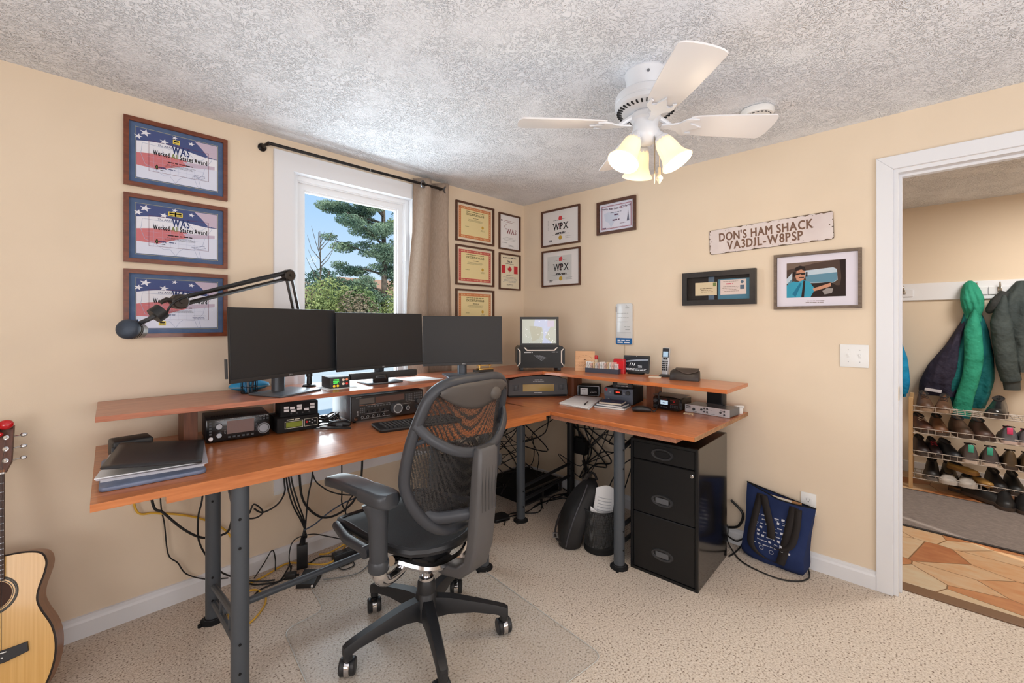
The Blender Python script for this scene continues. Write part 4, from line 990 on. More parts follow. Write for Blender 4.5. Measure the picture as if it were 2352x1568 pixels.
# keyer box
t = thing('keyer_box', 'black metal box with a small green display and a red button', 'radio accessory', (-1.985, -.372, DZT), -5)
case(t, .188, .17, .074, BLACKM, BLACKM, bev=.0015)
b = MB(); b.keep = True; b.m(0).frame(-.062, .018, .022, .056, .0022, -.001, -.0008); b.frame(.024, .084, .022, .058, .0016, -.001, -.0008); b.m(1).rect(-.056, .012, .027, .051, -.001); b.m(0).lines(-.062, .005, .063, -.001, 1, h=.004)
b.build('display', [mat('print_ivory', (206, 204, 186), .6), mat('green_lcd', (112, 122, 32), .4, emit=(112, 122, 32), estr=.12)], t, smooth=0)
b = MB(); b.cyl((.034, 0, .043), (.034, -.004, .043), .005, seg=10); b.build('red_button', RED, t)
for p in ((.047, .043), (.059, .036), (.059, .050), (.072, .043)):
    b = MB(); b.cyl((p[0], 0, p[1]), (p[0], -.003, p[1]), .003, seg=10); b.build('button', LGREY, t)
# switch box on top
t = thing('antenna_switch_box', 'black box with white paper labels stacked on the green-display box', 'radio accessory', (-1.972, -.352, DZT + .0745), -8)
b = MB(); b.loft([[(-.085, 0, .0), (.080, 0, .0), (.080, 0, .062), (-.085, 0, .062)], [(-.085, .13, .0), (.080, .13, .0), (.080, .13, .062), (-.085, .13, .062)]]); b.build('case', BLACKM, t, smooth=0)
b = MB(); b.keep = True
for (x, z) in ((-.06, .042), (-.06, .028), (-.034, .038), (-.031, .024), (-.004, .046), (-.004, .032), (.028, .026), (.054, .047), (.054, .033)): b.rect(x - .0105, x + .0105, z - .0055, z + .0055, -.0008)
b.build('paper_labels', PAPER, t, smooth=0)
b = MB()
for x in (-.04, -.015, .01, .04): b.cyl((x, 0, .013), (x, -.006, .013), .004, seg=8)
b.build('push_buttons', DGREY, t)
# large base transceiver
t = thing('base_transceiver', 'large dark grey base radio with a big tuning dial behind the keyboard', 'radio', (-1.535, -.425, DZT), -6)
case(t, .41, .30, .138, mat('blue_grey_case', (92, 98, 106), .45), mat('dark_radio_face', (44, 42, 42), .42), .010, .004, .02)
b = MB(); b.keep = True; b.m(0).rect(-.165, -.085, .096, .124, -.0008); b.m(1).rect(-.08, .085, .094, .126, -.0008); b.m(2).rect(-.165, -.08, .088, .090, -.0008)
b.build('display_window', [mat('meter_face', (112, 106, 100), .4), SCRN_OFF, mat('amber_line', (166, 108, 70), .5)], t, smooth=0)
knob(t, .035, .055, .032, 0, .030, mat('dial_grey', (82, 84, 88), .4), 'tuning_knob', LGREY); knob(t, .10, .048, .014, 0, .016, DGREY, 'knob', LGREY)
for k in range(5): knob(t, -.155 + .029 * k, .030, .008, 0, .012, BLACK, 'knob', LGREY)
for k in range(4): knob(t, -.118 + .029 * k, .055, .007, 0, .010, BLACK, 'knob', MGREY)
knob(t, -.185, .026, .010, 0, .006, CHROME, 'phone_jack'); knob(t, .165, .045, .013, 0, .014, DGREY); knob(t, .165, .08, .013, 0, .014, DGREY)
b = MB(); keys(b, .09, .135, .085, .125, 4, 4, -.0002); b.build('keypad', MGREY, t)
for q in ((.142, .195, .09, .128, 4, 3), (-.125, .01, .074, .083, 8, 1), (-.165, -.135, .048, .078, 3, 3)):
    b = MB(); keys(b, *q, -.0002); b.build('keypad', MGREY, t)
legend(t, [(-.185, -.15, .130), (-.14, .02, .087), (-.18, -.17, .06, 4, .003), (.09, .19, .082, 1), (.06, .13, .070, 1), (-.16, .0, .043, 1), (-.16, .01, .019, 1)])
b = MB(); b.keep = True
for k in range(6): b.poly([(-.2056, .06 + .02 * k, .05), (-.2056, .068 + .02 * k, .05), (-.2056, .068 + .02 * k, .115), (-.2056, .06 + .02 * k, .115)])
b.build('side_vents', DGREY, t, smooth=0)
def hand_mic(label, loc, rz, cord):
    t = thing('hand_microphone', label, 'microphone', loc, rz)
    b = MB(); b.loft([[(x * s, y, .006 + z * s) for x, z in rrect(.052, .028, .011, 3, 0, .012)] for y, s in ((-.05, .55), (-.03, .95), (.01, 1.05), (.035, .9), (.055, .6))]); b.build('body', BLACK, t)
    b = MB(); b.box(-.030, -.024, -.02, .012, .008, .024, .001); b.build('talk_switch', DGREY, t)
    b = MB(); b.keep = True
    for k in range(4): b.poly([(-.014, -.02 + .006 * k, .0330), (.014, -.02 + .006 * k, .0330), (.014, -.017 + .006 * k, .0330), (-.014, -.017 + .006 * k, .0330)])
    b.build('grille_slots', DGREY, t, smooth=0)
    b = MB(); b.tube(cord, .0032, 6, smooth=5); b.build('cord', CABLE, t)
    return t
hand_mic('black hand microphone lying beside the large base radio', (-1.805, -.415, DZT), 50, [(0, .055, .014), (-.02, .09, .012), (-.06, .10, .008), (-.05, .04, .006), (-.035, -.04, .005), (-.06, -.06, .005), (-.08, .02, .012), (-.085, .07, .02)])
t = thing('cable_bundle', 'tangle of black leads left of the large base radio', 'cable', (-1.83, -.33, DZT)); t['kind'] = 'stuff'
b = MB(); r_ = random.Random(3)
for k in range(7):
    b.tube([(r_.uniform(-.05, .06), r_.uniform(-.05, .06), r_.uniform(.005, .05)) for _ in range(5)], .0035, 6, smooth=5)
b.build('leads', CABLE, t)
# keyboard
t = thing('computer_keyboard', 'black keyboard on the desk in front of the large radio', 'keyboard', (-1.735, -.69, DZT), -13)
b = MB(); b.loft([[(x, y, z) for x, y in rrect(.43 - q, .172 - q, .014, 3, .215, .095)] for z, q in ((0, .006), (.010, 0), (.016, .004))]); b.build('case', BLACK, t)
b = MB(); 
for row in range(6):
    n = 20; 
    for k in range(n):
        if row == 0 and 3 < k < 10:
            if k > 4: continue
            b.box(.03 + .0188 * 4, .03 + .0188 * 10 - .003, .022, .036, .0145, .021, .001, 1); continue
        x = .03 + .0188 * k; y = .022 + .0215 * row; b.box(x, x + .0155, y, y + .017, .0145, .0215, .0012, 1)
b.build('keys', mat('key_black', (44, 45, 47), .5), t)
b = MB(); b.keep = True
r_ = random.Random(2)
for row in range(1, 6):
    for k in range(20):
        x = .0345 + .0188 * k; y = .031 + .0215 * row; b.poly([(x, y - .003, .0218), (x + .004, y - .003, .0218), (x + .004, y + .003, .0218), (x, y + .003, .0218)])
b.build('key_legends', mat('legend_grey', (150, 152, 154), .6), t, smooth=0)

# corner cabinet unit under the shelf
t = thing('linear_amplifier', 'wide charcoal unit with an amber window in the corner under the shelf', 'radio accessory', (-.4575, -.5575, DZT), -37)
CH = mat('charcoal_plastic', (70, 69, 70), .5)
b = MB()
def ring(y, k=1.0): return [(-.215 * k, y, .014), (.215 * k, y, .014), (.208 * k, y, .118), (.14 * k, y, .139), (0, y, .148), (-.14 * k, y, .139), (-.208 * k, y, .118)]
b.loft([ring(.0, .97), ring(.012), ring(.26, .9)]); b.build('case', CH, t)
b = MB(); b.box(-.205, .205, .004, .24, 0, .0138); b.build('base', BLACKM, t)
b = MB(); b.keep = True; b.rect(-.11, .112, .040, .089, -.0012); b.build('amber_window', mat('amber_window', (150, 122, 44), .25, c2=(170, 146, 70), vscale=2, coat=.3), t, smooth=0)
for x in (-.16, .165):
    b = MB(); b.frame(x - .022, x + .022, .042, .088, .004, -.003, .0); b.box(x - .012, x + .012, -.004, .0, .046, .084, .002); b.build('vent_slider', DGREY, t)
b = MB(); b.keep = True; b.lines(-.028, .028, .118, -.0012, 1, h=.006, jag=.02); b.lines(-.04, .04, .108, -.0012, 1, h=.003, jag=.02); b.lines(-.03, .03, .030, -.0012, 1, h=.005, jag=.02); b.build('lettering', LGREY, t, smooth=0)
# black boxy amplifier on the shelf corner
t = thing('power_amplifier', 'glossy black angular box with white accent strips on the shelf corner', 'radio accessory', (-.484, -.602, SZ), -43)
b = MB(); b.loft([[(x, y, z) for x, z in ((-.150, .022), (.150, .022), (.166, .05), (.166, .150), (.150, .168), (-.150, .168), (-.166, .150), (-.166, .05))] for y in (0, .19)]); b.build('case', mat('deep_black_case', (11, 11, 12), .36, spec=.3), t, smooth=0)
b = MB()
for sx in (-1, 1):
    for y in (.02, .16): b.box(sx * .13 - .012, sx * .13 + .012, y, y + .02, 0, .0225, .002)
b.build('feet', BLACK, t)
WS = mat('pearl_strip', (226, 216, 204), .3)
b = MB(); b.prism([(-.118, .162), (-.108, .162), (-.092, .146), (.092, .146), (.108, .162), (.118, .162), (.096, .139), (-.096, .139)], -.003, .0); b.build('accent_strip', WS, t, smooth=0)
for sx in (-1, 1):
    b = MB(); p_ = [(.160, .155), (.150, .150), (.139, .138), (.139, .055), (.160, .032), (.160, .036), (.146, .058), (.146, .134)]; b.prism([(sx * x, z) for x, z in (p_ if sx > 0 else p_[::-1])], -.003, .0); b.build('accent_strip', WS, t, smooth=0)
b = MB(); b.keep = True; b.lines(-.115, -.055, .128, -.0012, 1, h=.007, jag=.01); b.lines(.075, .12, .130, -.0012, 1, h=.004, jag=.01); b.build('lettering', LGREY, t, smooth=0)
b = MB(); b.keep = True
for k in range(4): b.flat([(-.05 + .012 * k, .108 - .001 * k), (-.045 + .012 * k, .110), (.012 + .010 * k, .072 + .006 * k), (.004 + .010 * k, .070 + .006 * k)], -.0012)
b.build('vent_slashes', mat('slash_grey', (90, 92, 96), .4, .6), t, smooth=0)
t = thing('map_display', 'small screen showing a pale map, standing on the glossy black box', 'screen', (-.432, -.545, SZ + .169), -46)
b = MB(); b.T = Matrix.Rotation(rad(-6), 4, 'X'); b.frame(-.137, .137, .0, .204, .017, 0, .016); b.box(-.125, .125, .006, .018, .012, .19); b.build('housing', BLACK, t, smooth=0)
b = MB(); b.keep = True; b.T = Matrix.Rotation(rad(-6), 4, 'X'); e = .0002
b.m(0).rect(-.121, .121, .017, .188, .005); b.m(1).flat([(-.03, .188), (.055, .188), (.09, .15), (.06, .10), (.04, .06), (.09, .017), (.02, .017), (.03, .08), (.02, .13), (-.04, .14)], .0047); b.m(2).flat([(-.07, .14), (.0, .135), (.02, .12), (.0, .05), (-.05, .03)], .0046); b.m(4).rect(.058, .105, .135, .178, .0045)
r_ = random.Random(9); b.m(3)
for k in range(34): b.disc(r_.uniform(-.115, .115), r_.uniform(.02, .185), r_.uniform(.0018, .0034), .0043, 6)
MAPE = lambda n, c: mat(n, c, .4, emit=c, estr=.45)
b.build('screen', [MAPE('map_land', (172, 176, 166)), MAPE('map_water', (176, 184, 206)), MAPE('map_ridge', (164, 164, 148)), MAPE('map_dots', (246, 248, 248)), MAPE('map_inset', (184, 178, 194))], t, smooth=0)
b = MB(); b.box(-.05, .05, .02, .06, 0, .006); b.tube([(0, .05, .005), (0, .022, .08)], .008, 8); b.build('stand', BLACKM, t)

# power meter
t = thing('watt_meter', 'black meter box with silver rim and white dial behind the papers', 'radio accessory', (-.205, -.80, DZT), -62)
case(t, .15, .13, .075, BLACKM, BLACKM, bev=.002)
b = MB(); b.frame(-.074, .074, .007, .0745, .003, -.003, .0005); b.build('rim', STEEL, t, smooth=0)
b = MB(); b.keep = True; b.m(0).rect(-.055, -.005, .012, .058, -.001); b.m(1).lines(-.050, -.01, .050, -.0014, 1, h=.002); b.flat([(-.031, .02), (-.03, .02), (-.045, .045)], -.0014); b.m(2).lines(.01, .062, .038, -.001, 2, .008, .003); b.build('dial', [PAPER, INK, LGREY], t, smooth=0)
# grey radio with a red readout
t = thing('mobile_radio', 'slate grey radio with red readout and knob under the right shelf', 'radio', (-.325, -1.106, DZT), -81)
case(t, .186, .20, .104, BLACKM, mat('slate_panel', (88, 94, 106), .4), bev=.002)
b = MB(); b.box(-.093, .093, -.0035, -.0005, .050, .101, .001); b.build('upper_panel', mat('slate_panel_light', (98, 105, 118), .4), t, smooth=0)
b = MB(); b.keep = True; b.m(0).rect(-.028, .024, .062, .092, -.004); b.m(1).lines(-.015, .012, .078, -.0042, 1, h=.008, jag=.02); b.m(2).disc(-.078, .09, .009, -.004, 14); b.m(3).lines(-.058, -.045, .075, -.004, 1, h=.005); b.flat([(.034, .068), (.044, .068), (.039, .084)], -.004); b.build('readout', [BLACKG, mat('red_led', (230, 70, 50), .4, emit=(230, 70, 50), estr=.8), RED, LGREY], t, smooth=0)
knob(t, .066, .078, .013, -.0035, .012, DGREY); knob(t, -.06, .03, .008, 0, .008, CHROME, 'phone_jack')
# small control head
t = thing('radio_control_head', 'small control head with a beige display perched on the slate grey radio', 'radio', (-.352, -1.150, DZT + .104), -72)
b = MB(); b.box(-.03, .03, .0, .06, 0, .006); b.build('bracket', BLACKM, t, smooth=0)
b = MB(); b.T = Matrix.Translation((0, 0, .006)) @ Matrix.Rotation(rad(-14), 4, 'X'); b.loft([[(x, y, z + .017) for x, z in rrect(.122 * k, .034 * k, .006, 3, 0, .005)] for y, k in ((-.006, .92), (.0, 1), (.025, 1.0), (.03, .9))]); b.build('body', BLACK, t)
b = MB(); b.keep = True; b.T = Matrix.Translation((0, 0, .006)) @ Matrix.Rotation(rad(-14), 4, 'X'); b.m(0).rect(-.030, .034, .022, .036, -.0066); b.m(1).lines(-.035, .035, .013, -.0066, 1, h=.004, jag=.02); b.build('display', [mat('beige_lcd', (150, 140, 122), .4), LGREY], t, smooth=0)
# compact radio with white lcd
t = thing('compact_transceiver', 'compact black radio with a lit white display under the right shelf', 'radio', (-.290, -1.402, DZT), -91)
b = MB(); b.box(-.075, .075, .03, .18, .006, .066, .004); b.build('case', mat('brown_black_case', (62, 52, 42), .5), t)
b = MB(); b.loft([[(x * k, y, z) for x, z in rrect(.165, .070, .008, 3, 0, .040)] for y, k in ((0, .97), (.006, 1), (.032, 1))]); b.build('front_panel', BLACKG, t)
b = MB(); b.keep = True; b.m(0).rect(-.034, .012, .034, .058, -.0008); b.m(1).lines(-.02, .0, .044, -.001, 1, h=.006); b.build('display', [LCDW, mat('lcd_digits', (120, 150, 180), .5)], t, smooth=0)
knob(t, -.062, .054, .011, 0, .014, DGREY); knob(t, -.062, .022, .012, 0, .014, BLACK); knob(t, .050, .056, .004, 0, .004, RED, 'red_button')
for q in ((.024, .074, .018, .036, 4, 2), (-.035, .012, .014, .026, 3, 1)):
    b = MB(); keys(b, *q, -.0002); b.build('keypad', DGREY, t)
legend(t, [(.02, .07, .064), (.02, .07, .042), (-.03, .01, .064)], mat('dull_red_print', (150, 60, 56), .5))
b = MB(); b.grid(lambda u, v: ((u - .5) * .17, .0 + .14 * v, .076 + .012 * (1 - abs(2 * u - 1.1)) * (1 - v) + .008 * v + .012 * max(0, .25 - u) * 4 * (1 - v)), 12, 6); o = b.build('loose_sheet', mat('grey_paper', (150, 148, 142), .7), smooth=60)
o.location = (-.290, -1.402, DZT); o.rotation_euler = (0, 0, rad(-91)); tag(o, 'curled grey sheet lying over the compact radio with the white display', 'paper')
# silver interface box
t = thing('interface_box', 'flat silver-fronted box with black jacks at the right end of the desk', 'radio accessory', (-.251, -1.620, DZT), -94)
b = MB(); b.box(-.124, .124, .004, .14, .003, .043, .001, 1); b.build('case', mat('slate_metal', (112, 116, 124), .35, .5), t, smooth=0)
b = MB(); b.box(-.125, .125, 0, .004, .001, .045, .001, 1); b.build('front_panel', mat('silver_panel', (214, 216, 220), .3, .3), t, smooth=0)
b = MB(); b.keep = True; b.m(0).rect(-.118, -.092, .022, .038, -.0006); b.m(1).lines(-.117, -.093, .030, -.0009, 1, h=.009, jag=.01); b.m(0).lines(-.08, -.05, .010, -.0006, 1); b.lines(.0, .035, .030, -.0006, 1); b.lines(.0, .05, .008, -.0006, 1); b.lines(.07, .1, .034, -.0006, 1); b.lines(.07, .1, .008, -.0006, 1); b.build('lettering', [INK, LGREY], t, smooth=0)
for (x, z, r) in ((-.072, .022, .008), (-.028, .026, .006), (-.012, .034, .005), (-.012, .016, .005), (.004, .034, .005), (.004, .016, .005), (.078, .024, .006), (.098, .032, .005), (.098, .014, .005)): knob(t, x, z, r, 0, .004, DGREY, 'jack')
t = thing('cube_speaker', 'small black square speaker standing behind the silver box', 'speaker', (-.150, -1.628, DZT + .0435), -98)
b = MB(); b.box(-.047, .047, 0, .05, 0, .098, .004); b.build('case', BLACK, t)
b = MB(); b.box(-.040, .040, -.003, 0, .012, .092, .001); b.build('grille', BLACKM, t, smooth=0)
b = MB(); b.box(-.047, .047, -.004, .0, 0, .006); b.build('trim_strip', STEEL, t, smooth=0)
t = thing('power_adapter', 'white plug adapter at the wall end of the silver box', 'power adapter', (-.088, -1.742, DZT), -30)
b = MB(); b.box(-.02, .02, -.010, .012, .0, .044, .004); b.box(-.026, .026, -.010, .014, .030, .046, .003); b.build('body', WHITE, t)
for i, (x, y, a, l_) in enumerate(((-.292, -1.512, 20, .03), (-.300, -1.535, 75, .034), (-.286, -1.548, -20, .028), (-.303, -1.560, 40, .024))):
    b = MB(); b.loft([[(-l_ / 2, -.004, 0), (-l_ / 2, .005, 0), (-l_ / 2, .0, .006)], [(l_ / 2, -.005, 0), (l_ / 2, .004, 0), (l_ / 2, .001, .005)]])
    o = b.build('wood_offcut', mat('raw_pine', (226, 200, 160), .7), None, (x, y, DZT), (0, 0, a), 0); tag(o, 'pale wood splinter on the desk before the silver box', 'wood scrap', 'wood splinters by the silver box')
hand_mic('black hand microphone with coiled cord in front of the compact radio', (-.425, -1.315, DZT), -150, [(0, .055, .014), (.02, .075, .012), (-.03, .10, .06), (-.05, .10, .10), (-.055, .115, .115)])

# papers and notebooks on the right desk
o = thing('paper_pile', 'untidy pile of white papers on the desk corner', 'papers', (-.43, -.90, DZT))
base = [(-.165, .060), (.14, .150), (.20, -.035), (-.185, -.175)]
for k in range(6):
    a = rad(random.uniform(-3, 3)); s_ = random.uniform(.94, 1.0)
    b = MB(); pts = [(s_ * (x * math.cos(a) - y * math.sin(a)), s_ * (x * math.sin(a) + y * math.cos(a))) for x, y in base]
    b.slab(pts, .0004 + .0024 * k, .0022 + .0024 * k); b.build('sheet', PAPER if k not in (1,) else mat('kraft_sheet', (206, 170, 136), .7), o, smooth=0)
t = thing('ballpoint_pen', 'black ballpoint pen lying on the white papers', 'pen', (-.50, -.985, DZT + .0148), 24)
b = MB(); b.tube([(-.06, 0, .0045), (-.015, 0, .0045)], .0045, 8); b.build('cap', BLACK, t)
b = MB(); b.tube([(-.015, 0, .0045), (.055, 0, .0045), (.062, 0, .0045), (.07, 0, .0045)], [.0036, .0036, .003, .001], 8); b.build('barrel', mat('smoky_plastic', (110, 96, 96), .3), t)
NB = [mat('navy_cover', (36, 48, 76), .5), mat('teal_cover', (58, 82, 92), .5), mat('slate_cover', (52, 62, 82), .5), mat('page_edges', (208, 196, 176), .8), mat('page_edges_white', (226, 226, 222), .8)]
for k, (z0, th, w, d, a, cv, pg, lab) in enumerate(((.0, .012, .19, .125, -78, 1, 4, 'teal-edged notebook at the bottom of the stack beside the papers'), (.0122, .012, .165, .115, -83, 2, 4, 'slate notebook in the middle of the stack beside the papers'), (.0244, .013, .14, .105, -76, 0, 3, 'navy notebook on top of the stack beside the papers'))):
    t = thing('notebook', lab, 'book', (-.425, -1.125, DZT + z0), a, 'notebooks stacked on the desk')
    b = MB(); b.box(-w / 2 + .002, w / 2 - .002, -d / 2 + .002, d / 2, .0012, th - .0012); b.build('pages', NB[pg], t, smooth=0)
    b = MB(); b.box(-w / 2, w / 2, -d / 2, d / 2, 0, .0011); b.box(-w / 2, w / 2, -d / 2, d / 2, th - .0011, th); b.box(-w / 2 - .0012, -w / 2, -d / 2, d / 2, 0, th); b.build('cover', NB[cv], t, smooth=0)
    if k == 2:
        b = MB(); b.keep = True; b.T = Matrix.Translation((0, 0, th + .0004)); b.poly([(-.012, -.012, 0), (.012, -.012, 0), (.015, .006, 0), (0, .016, 0), (-.015, .006, 0)]); b.build('emblem', mat('bronze_foil', (130, 96, 70), .4, .5), t, smooth=0)

# =================================================================== RIGHT SHELF ITEMS
t = thing('wooden_plaque', 'square pale wooden plaque with line drawing leaning on the right shelf', 'plaque', (-.27, -.815, SZ), -60)
b = MB(); b.T = Matrix.Rotation(rad(-5), 4, 'X'); b.box(-.066, .066, 0, .016, 0, .136, .002); b.build('board', mat('birch_wood', (222, 176, 132), .5, c2=(210, 160, 116), vscale=3, vstretch=(3, 10, 20)), t, smooth=0)
b = MB(); b.keep = True; b.T = Matrix.Rotation(rad(-5), 4, 'X')
r_ = random.Random(12)
for k in range(40):
    x, z = r_.uniform(-.045, .045), r_.uniform(.015, .055); a = r_.uniform(.4, 2.6); l_ = r_.uniform(.008, .02)
    b.flat([(x, z), (x + .0014, z), (x + math.cos(a) * l_, z + math.sin(a) * l_)], -.0006)
for k in range(14): 
    a = PI * k / 13; b.flat([(.045 * math.cos(a), .082 + .024 * math.sin(a)), (.048 * math.cos(a), .082 + .026 * math.sin(a)), (.046 * math.cos(a + .15), .083 + .026 * math.sin(a + .15))], -.0006)
b.disc(0, .078, .008, -.0006, 8, .004); b.build('engraving', mat('burnt_line', (112, 74, 48), .7), t, smooth=0)
t = thing('card_tray', 'slate blue desk tray filled with upright cards on the right shelf', 'tray', (-.302, -.967, SZ), -80)
b = MB(); b.box(-.115, .115, 0, .003, 0, .030); b.box(-.115, .115, .057, .06, 0, .030); b.box(-.115, -.112, .003, .057, 0, .03); b.box(.112, .115, .003, .057, 0, .03); b.box(-.112, .112, .003, .057, 0, .003); b.build('tray', mat('slate_blue_plastic', (62, 68, 82), .5), t, smooth=0)
CARDM = [PAPER, mat('pinkish_card', (226, 190, 180), .7), mat('buff_card', (222, 196, 158), .7), mat('grey_print', (130, 124, 122), .7), RED]
r_ = random.Random(6)
for k in range(13):
    x = -.104 + .0165 * k; h_ = r_.uniform(.058, .072); a = r_.uniform(-14, 14)
    o = MB(); o.keep = True; o.T = Matrix.Rotation(rad(58 + a), 4, 'Z'); o.m((0, 0, 1, 2, 0, 1)[k % 6]).box(-.021, .021, -.0008, .0008, 0, h_); o.m(3)
    for q in range(3): o.flat([(-.018 + .012 * q, h_ - .03), (-.0155 + .012 * q, h_ - .03), (-.008 + .012 * q, h_ - .006), (-.011 + .012 * q, h_ - .006)], -.001)
    ob = o.build('card', CARDM, None, smooth=0)
    p_ = Matrix.Translation((-.302, -.967, SZ + .0032)) @ Matrix.Rotation(rad(-80), 4, 'Z') @ Vector((x, .03, 0))
    ob.location = p_; ob.rotation_euler = (0, 0, rad(-80)); tag(ob, 'printed card standing upright in the slate blue tray', 'card', 'cards in the slate blue tray')
t = thing('seasoning_shaker', 'small clear shaker with a red cap standing behind the card tray', 'shaker', (-.215, -.868, SZ))
b = MB(); b.lathe([(.016, 0), (.017, .005), (.016, .065), (.012, .078), (.012, .082)], 18); b.build('jar', mat('pale_glass', (214, 202, 178), .25), t)
b = MB(); b.lathe([(.0145, .080), (.015, .083), (.0145, .104), (.011, .108), (.0001, .108)], 18, cap=False); b.build('cap', RED, t)
t = thing('card_holder', 'red folded plastic holder behind the right end of the card tray', 'holder', (-.222, -1.055, SZ), -82)
b = MB(); b.loft([[(x, y, z) for x, y in rrect(.078 * k, .036 * k, .008, 3)] for z, k in ((0, 1), (.06, 1), (.085, .98), (.095, .9))]); b.build('body', RED, t)
b = MB(); b.box(-.032, .034, -.0195, -.0178, .03, .08, .0005); b.build('front_flap', mat('bright_red', (214, 34, 44), .3), t, smooth=0)
t = thing('tablet', 'small black tablet with a dark picture on a stand on the right shelf', 'screen', (-.185, -1.150, SZ), -80)
b = MB(); b.T = Matrix.Translation((0, 0, .008)) @ Matrix.Rotation(rad(-12), 4, 'X'); b.prism(rrect(.174, .112, .006, 3, 0, .056), 0, .008, .001); b.build('body', BLACK, t)
b = MB(); b.keep = True; b.T = Matrix.Translation((0, 0, .008)) @ Matrix.Rotation(rad(-12), 4, 'X'); b.m(0).rect(-.077, .077, .014, .101, -.0005)
b.m(1).flat([(-.077, .066), (.0, .076), (.077, .082), (.077, .091), (.0, .086), (-.077, .074)], -.0008); b.m(2)
for q in range(3): b.flat([(-.045 + .014 * q, .046), (-.040 + .014 * q, .046), (-.034 + .014 * q, .064), (-.038 + .014 * q, .064)], -.0008)
b.disc(-.07, .05, .005, -.0008, 8); b.lines(-.07, .07, .026, -.0008, 2, .008, .003, .05); b.lines(.01, .04, .045, -.0008, 2, .008, .003); b.disc(0, .107, .002, -.0008, 8)
b.build('screen', [mat('dark_picture', (24, 30, 38), .25, emit=(24, 30, 38), estr=.3), mat('cloud_band', (130, 138, 150), .4, emit=(130, 138, 150), estr=.35), mat('pale_digits', (214, 218, 222), .4, emit=(214, 218, 222), estr=.4)], t, smooth=0)
b = MB(); b.box(-.05, .05, -.014, .03, 0, .008, .002); b.build('stand', BLACKM, t)
o = MB().box(-.036, .036, -.028, .028, 0, .003, .0005).build('note_pad', mat('ivory_paper', (236, 226, 208), .7), None, (-.250, -1.315, SZ), (0, 0, -70), 0); tag(o, 'small ivory note pad beside the tablet on the right shelf', 'note pad')
t = thing('cordless_phone', 'silver and black cordless phone standing in its cradle', 'phone', (-.185, -1.347, SZ), -88)
b = MB(); b.lathe([(.036, 0), (.037, .004), (.030, .012), (.022, .016)], 20, cap=True); b.build('cradle', mat('cradle_dark', (50, 52, 56), .4), t)
Mt = Matrix.Translation((0, .004, .013)) @ Matrix.Rotation(rad(-9), 4, 'X')
b = MB(); b.T = Mt; b.loft([[(x, y, z) for x, y in rrect(.046 * k, .024 * k, .009, 3)] for z, k in ((0, .85), (.02, .98), (.10, 1), (.155, .96), (.166, .8))]); b.build('handset', mat('phone_silver', (196, 198, 202), .35, .3), t)
b = MB(); b.keep = True; b.T = Mt; b.rect(-.0205, .0205, .105, .160, -.0128); b.build('face_plate', mat('phone_dark', (42, 46, 54), .3), t, smooth=0)
b = MB(); b.keep = True; b.T = Mt; b.rect(-.016, .016, .108, .140, -.0133); b.build('display', mat('phone_lcd', (160, 190, 214), .3, emit=(160, 190, 214), estr=.35), t, smooth=0)
for q in ((-.019, .019, .022, .085, 3, 5), (-.016, .016, .088, .103, 2, 1)):
    b = MB(); b.T = Mt; keys(b, *q, -.0118, .7, .002); b.build('keypad', BLACK, t)
t = thing('glasses_case', 'brown-black leather sunglasses case with a curved flap on the right shelf', 'glasses case', (-.262, -1.502, SZ), -78)
LEA = mat('brown_black_leather', (48, 40, 36), .45, bump=(220, .12, .001))
b = MB()
def gring(x, k): return [(x, (-.034 + .0) * k, .0), (x, -.036 * k, .012), (x, -.024 * k, .040 * (.4 + .6 * k)), (x, .0, .060 * (.35 + .65 * k)), (x, .026 * k, .064 * (.35 + .65 * k)), (x, .034 * k, .056 * (.35 + .65 * k)), (x, .036 * k, .0)]
b.loft([gring(-.080, .62), gring(-.070, .85), gring(-.04, 1), (gring(.0, 1.03)), gring(.05, 1), gring(.072, .92), gring(.080, .72)]); b.build('body', LEA, t)
b = MB()
def flap(u, v):
    x = -.052 + .128 * u; f_ = .5 + .42 * math.sin(u * PI * .9); y = .028 - v * .060 * f_; 
    z = curve([(-.05, .002), (-.036, .0165), (-.024, .0435), (0, .063), (.03, .0675)], y) + .002
    return (x, y - .0022, z)
b.grid(flap, 20, 12); o = b.build('flap', mat('flap_leather', (70, 58, 50), .5, bump=(220, .12, .001)), t, smooth=60); md = o.modifiers.new('thick', 'SOLIDIFY'); md.thickness = .0025

# =================================================================== LEFT SHELF ITEMS
t = thing('soft_pouch', 'bright blue rounded pouch on the shelf behind the left monitor', 'pouch', (-2.125, -.115, SZ), -8)
b = MB(); b.ell((0, 0, .024), (.088, .045, .025), 24, 12); b.build('body', mat('azure_fabric', (40, 146, 196), .6, bump=(300, .2, .001)), t)
b = MB(); b.lathe([(.046, -.0035), (.0468, 0), (.046, .0035)], 36, (0, 0, .020), cap=False); o = b.build('zip', mat('grey_zip', (120, 150, 166), .5), t); o.scale = (1.9, .97, 1)
t = thing('pencil_cup', 'dark wire pencil cup with pens beside the left monitor foot', 'pen cup', (-2.150, -.205, SZ))
b = MB()
for z in (.003, .03, .058, .088): b.tube([(.034 * math.cos(a), .034 * math.sin(a), z) for a in [2 * PI * k / 24 for k in range(24)]], .0016, 6, closed=True)
for k in range(14): a = 2 * PI * k / 14; b.tube([(.034 * math.cos(a), .034 * math.sin(a), .002), (.034 * math.cos(a), .034 * math.sin(a), .089)], .0012, 5)
b.slab([(.034 * math.cos(2 * PI * k / 20), .034 * math.sin(2 * PI * k / 20)) for k in range(20)], 0, .003); b.build('cup', BLACKM, t)
